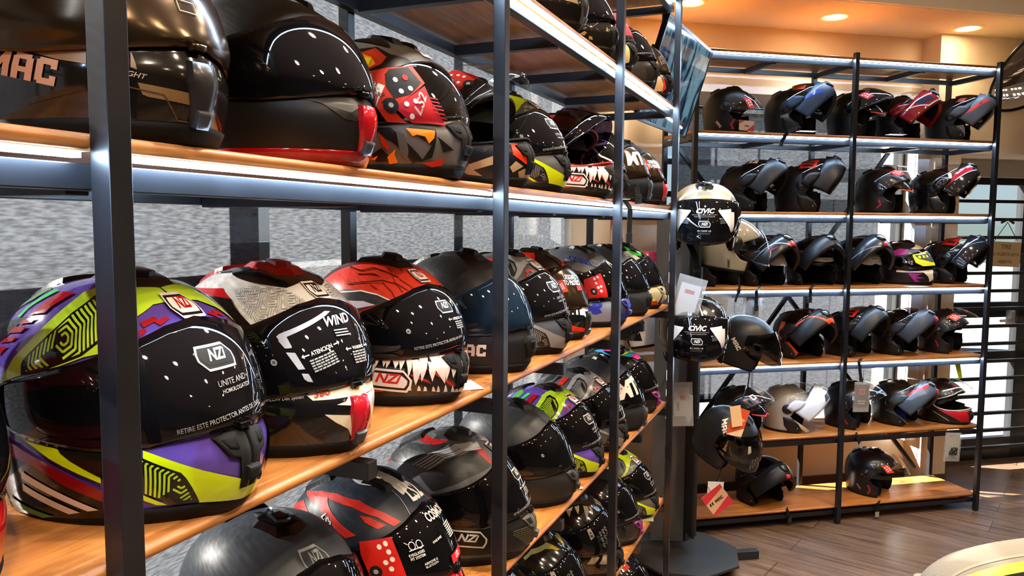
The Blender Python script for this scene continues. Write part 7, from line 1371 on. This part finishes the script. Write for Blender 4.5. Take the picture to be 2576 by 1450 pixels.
tag(finish('yellow_strap_leaflet', bm, paint('C8E020', 'p')), 'lime paper strip sticking out of the helmet with raised visor', 'leaflet')
def strap(pts, label, w=.02, tip=None):
    bm = bmnew()
    for a, b in zip(pts, pts[1:]):
        a, b = Vector(a), Vector(b); obox(bm, a, b + (b - a).normalized() * .002, w, .003, Vector((.3, -1, .2)))
    o = tag(finish('hanging_strap', bm, paint('151515', 'r')), label, 'strap', 'chin straps hanging over shelf edges')
    e = Vector(pts[-1]); bm = bmnew(); obox(bm, e + Vector((0, 0, .012)), e - Vector((0, 0, .02)), w * 1.2, .007, Vector((.3, -1, .2)))
    finish('strap_end', bm, paint(tip or '2A2A2C', 's'), o, bevel=.001)
strap([Lp(2.40, -.70, LEV[2] + .03), Lp(2.40, -.628, LEV[2] + .028), Lp(2.395, -.60, LEV[2] - .01), Lp(2.39, -.60, LEV[2] - .10)], 'ribbed chin strap hanging over the lit shelf below the open toothed helmet', .016)
strap([Lp(2.62, -.68, LEV[2] + .05), Lp(2.62, -.635, LEV[2] + .07), Lp(2.62, -.628, LEV[2] + .03)], 'short buckle strap standing beside the third post', .02)
strap([Rp(.57, .03, LEV[1] + .035), Rp(.55, -.012, LEV[1] + .02), Rp(.525, -.03, LEV[1] - .035)], 'chin strap hanging off the far top shelf')
strap([Rp(.40, .03, LEV[3] + .03), Rp(.40, -.02, LEV[3] + .0), Rp(.405, -.025, LEV[3] - .09)], 'chin strap hanging off the third far shelf in front of the black card')
strap([Rp(.72, .03, LEV[3] + .03), Rp(.73, -.016, LEV[3] + .015), Rp(.73, -.02, LEV[3] - .05)], 'chin strap hanging off the third far shelf under the forward facing helmet')
strap([Rp(1.04, .03, LEV[4] + .03), Rp(1.05, -.01, LEV[4] + .015), Rp(1.08, -.02, LEV[4] - .10)], 'chin strap hanging off the fourth far shelf beside the middle post')
strap([Rp(1.03, .03, LEV[5] + .03), Rp(1.05, -.01, LEV[5] + .015), Rp(1.10, -.03, LEV[5] - .05)], 'chin strap with silver tip hanging off the fifth far shelf', .02, '9A958A')
strap([Rp(.60, .03, LEV[6] + .05), Rp(.63, -.01, LEV[6] + .02), Rp(.66, -.03, LEV[6] - .04)], 'chin strap hanging off the lowest board below the red-tabbed helmet')
strap([Rp(1.20, .03, LEV[6] + .04), Rp(1.22, -.01, LEV[6] + .02), Rp(1.225, -.02, LEV[6] - .05)], 'chin strap with silver tip hanging off the lowest board', .02, '9A958A')
# ------------------------------------------------------------------ poster, screen, mirror, jacket
t = empty('wall_poster', 'small red and white notice with symbols on the cream wall', 'poster', None, Matrix.Translation((.462, 4.45, 1.66)) @ Matrix.Rotation(rad(45), 4, 'Z'))
t.matrix_world = ML @ Matrix.Translation((4.28, 1.146, 1.64)) 
bm = bmnew(); box(bm, -.13, .13, 0, .003, -.16, .16); finish('sheet', bm, paint('D8C8B8', 'p'), t)
sl = Slots(); bm = bmnew()
for i, (c, P) in enumerate((('B03028p', [[(-.13, .16), (-.02, .16), (-.13, .02)], [(-.13, -.16), (.13, -.16), (.13, -.02), (.02, .02), (-.06, -.06)]]), ('B84030p', [[(-.03, .04), (.0, .04), (.0, .07), (-.03, .07)], [(.03, .04), (.06, .04), (.06, .07), (.03, .07)], circ(-.015, .105, .018), circ(.045, .105, .018)]))):
    for p in P:
        for tr in tris_of(p):
            bm.faces.new([bm.verts.new((x, -.0005 - i * .0004, z)) for x, z in tr]).material_index = sl(c)
finish('print', bm, sl.mats(), t)
# hanging screen
yaw, tilt = -.4734, .3039
n_ = Vector((math.cos(yaw) * math.cos(tilt), math.sin(yaw) * math.cos(tilt), -math.sin(tilt))); r_ = Vector((-math.sin(yaw), math.cos(yaw), 0)); u_ = n_.cross(r_)
MT_ = Matrix(((r_.x, n_.x, u_.x, .768), (r_.y, n_.y, u_.y, 3.652), (r_.z, n_.z, u_.z, 2.36), (0, 0, 0, 1)))
t = empty('hanging_screen', 'flat screen hung tilted from the ceiling beside the near rack', 'screen', None, MT_)
bm = bmnew(); box(bm, -.40, .40, -.022, 0, -.225, .225); box(bm, -.33, .33, -.06, -.022, -.19, .10); finish('screen_body', bm, paint('141314', 's'), t, bevel=.004)
def screen_mat():
    m, n, l, b = newmat('screen_picture')
    tc = n.new('ShaderNodeTexCoord')
    v = n.new('ShaderNodeTexVoronoi'); v.inputs['Scale'].default_value = 9; v.inputs['Randomness'].default_value = 1; mp = n.new('ShaderNodeMapping'); mp.inputs['Rotation'].default_value = (.2, .5, .3); mp.inputs['Scale'].default_value = (1, 1, .45)
    l.new(tc.outputs['Object'], mp.inputs[0]); l.new(mp.outputs[0], v.inputs['Vector'])
    t_ = n.new('ShaderNodeTexNoise'); t_.inputs['Scale'].default_value = 7; t_.inputs['Distortion'].default_value = 2.5; l.new(mp.outputs[0], t_.inputs['Vector'])
    cr = n.new('ShaderNodeValToRGB'); e = cr.color_ramp.elements; e[0].position = .36; e[0].color = (.004, .012, .03, 1); e[1].position = .62; e[1].color = (.22, .42, .52, 1)
    x = e.new(.47); x.color = (.04, .10, .17, 1); x = e.new(.52); x.color = (.16, .32, .40, 1)
    l.new(t_.outputs[0], cr.inputs[0]); l.new(cr.outputs[0], b.inputs['Emission Color']); b.inputs['Emission Strength'].default_value = .2
    b.inputs['Base Color'].default_value = (.01, .01, .012, 1); b.inputs['Roughness'].default_value = .06
    return m
bm = bmnew(); box(bm, -.388, .388, -.0005, .0012, -.212, .212); finish('display_panel', bm, screen_mat(), t)
bm = bmnew()
for a, b, c, d in ((-.40, -.388, -.225, .225), (.388, .40, -.225, .225), (-.388, .388, -.225, -.212), (-.388, .388, .212, .225)): box(bm, a, b, 0, .004, c, d)
finish('bezel', bm, paint('2A2220', 's'), t)
o = empty('ceiling_pole', 'thin black mounting pole between the ceiling and the hanging screen', 'pole', None, Matrix.Translation((.72, 3.74, 2.40)))
bm = bmnew(); tube(bm, [(0, 0, .0), (0, 0, CZ - 2.40)], .016, 12); finish('tube', bm, M_STEEL, o)
bm = bmnew(); lathe(bm, [(0, CZ - 2.406), (.05, CZ - 2.406), (.05, CZ - 2.401), (0, CZ - 2.401)], 20); finish('ceiling_flange', bm, M_STEEL, o)
# convex mirror
mc = Vector((3.24, 4.70, 2.72)); vd = (mc - Vector((0, 0, CAM_H))).normalized(); rt = vd.cross(Vector((0, 0, 1))).normalized(); upv = rt.cross(vd)
dirv = (-vd * .40 + (rt * .64 - upv * .66) * .92).normalized()
t = empty('convex_mirror', 'round convex security mirror with black rim high on the wall', 'mirror', None, Matrix.Translation(mc) @ dirv.to_track_quat('Z', 'Y').to_matrix().to_4x4())
m, n, l, b = newmat('mirror_silver'); b.inputs['Metallic'].default_value = 1; b.inputs['Roughness'].default_value = .02; b.inputs['Base Color'].default_value = (.8, .8, .8, 1)
bm = bmnew(); lathe(bm, [(0, .06), (.08, .058), (.17, .052), (.25, .041), (.34, .022), (.40, 0)], 40); finish('mirror_dome', bm, m, t)
bm = bmnew(); tube(bm, [(.405 * math.cos(a), .405 * math.sin(a), 0) for a in np.linspace(0, 2 * PI, 48, endpoint=False)], .010, 8, 0, True); finish('rim', bm, paint('141210', 's'), t)
bm = bmnew(); lathe(bm, [(0, -.02), (.39, -.012), (.39, -.001), (0, -.001)], 32); tube(bm, [(0, 0, -.02), (.0, 0, -.22)], .014, 8); finish('bracket', bm, paint('C8B890', 's'), t)
# round wall hook on the right
t = tag(finish('wall_bell', (lambda bm: (lathe(bm, [(0, .02), (.03, .015), (.045, 0)], 20), bm)[1])(bmnew()), paint('9A4A28', 's'), None, MR @ Matrix.Translation((3.02, .44, 2.3)) @ Matrix.Rotation(PI / 2, 4, 'X')), 'small brown round ornament on the wall beside the door', 'ornament')
# jacket on a dummy at the bottom corner
t = empty('motorcycle_jacket', 'beige motorcycle jacket with black panel and neon yellow band in the corner', 'jacket', None, Matrix.Translation((1.43, 1.66, .315)) @ Matrix.Rotation(rad(-4), 4, 'Z'))
FAB = plaster('beige_cordura', (.20, .18, .14), 260, .25, .85)
BLKC = paint('101010', 'r')
_ct = [(-.50, .06), (-.53, .22), (-.535, .38), (-.52, .50), (-.485, .585), (-.43, .635), (-.35, .665), (-.25, .685), (-.14, .70), (0, .705)]
_ct = _ct + [(-x, z) for x, z in _ct[-2::-1]]
def fine(P, m=4):
    out = []
    for i in range(len(P) - 1):
        p0 = P[max(i - 1, 0)]; p1, p2 = P[i], P[i + 1]; p3 = P[min(i + 2, len(P) - 1)]
        for k in range(m):
            q = k / m; out.append(tuple(.5 * (2 * b_ + (-a_ + c_) * q + (2 * a_ - 5 * b_ + 4 * c_ - d_) * q * q + (-a_ + 3 * b_ - 3 * c_ + d_) * q ** 3) for a_, b_, c_, d_ in zip(p0, p1, p2, p3)))
    return out + [P[-1]]
_cf = fine(_ct)
def jrows(hs, sgn=-1, off=0.0, i0=0, i1=None):
    """strips parallel to the shoulder line; hs = distance below it"""
    rows = []
    for h in hs:
        r = []
        for i in range(i0, i1 or len(_cf)):
            x, z = _cf[i]; a = _cf[max(i - 1, 0)]; b = _cf[min(i + 1, len(_cf) - 1)]
            tx_, tz_ = b[0] - a[0], b[1] - a[1]; n = math.hypot(tx_, tz_); nx, nz = tz_ / n, -tx_ / n
            y = .085 * math.sin(min(h / .08, 1) * PI / 2) ** .8 * (1 + .04 * math.sin(9 * x + 20 * h)) + off * min(h / .03, 1)
            hh = h * (1 if h < .13 else 1); r.append((x + nx * hh * (.75 if abs(x) > .3 else .3), sgn * y, z + nz * hh if nz < -.3 else z + nz * hh))
        rows.append(r)
    return np.array(rows)
bm = bmnew(); grid_mesh(bm, jrows([0, .006, .015, .03, .05, .07, .1, .13])); grid_mesh(bm, jrows([0, .006, .015, .03, .05, .07, .1, .13, .17], 1), 0, False, True)
bmesh.ops.remove_doubles(bm, verts=bm.verts[:], dist=1e-4); finish('jacket_body', bm, FAB, t)
bm = bmnew(); grid_mesh(bm, jrows([.017, .020], -1, .0025)); finish('seam', bm, paint('8A8474', 'r'), t)
bm = bmnew(); grid_mesh(bm, jrows([.026, .033, .041], -1, .004, 6, len(_cf) - 6)); finish('neon_band', bm, paint('7FA40C', 's'), t)
bm = bmnew(); grid_mesh(bm, jrows([.041, .06, .08, .12, .16], -1, .005, 6, len(_cf) - 6)); finish('black_panel', bm, BLKC, t)
bm = bmnew()
P = [[(rx * math.cos(a), ry * math.sin(a), z) for a in np.linspace(0, 2 * PI, 41)] for z, rx, ry in ((.0, .30, .12), (.15, .32, .125), (.3, .34, .115), (.42, .36, .10), (.5, .37, .088), (.56, .36, .08), (.60, .33, .07))]
grid_mesh(bm, np.array(P)); finish('torso', bm, BLKC, t)
for s in (-1, 1):
    bm = bmnew(); tube(bm, [(s * .43, 0, .56), (s * .455, -.01, .44), (s * .46, -.02, .30), (s * .455, -.05, .12)], [.075, .078, .072, .06], 20); finish('sleeve', bm, FAB, t)
bm = bmnew(); lathe(bm, [(.075, .68), (.078, .72), (.072, .75), (.066, .72), (.064, .68)], 28); finish('collar', bm, BLKC, t)
bm = bmnew(); tube(bm, [(0, 0, -.27), (0, 0, .10)], .02, 12); lathe(bm, [(0, -.289), (.18, -.289), (.18, -.275), (0, -.27)], 32); finish('dummy_stand', bm, M_STEEL, t)
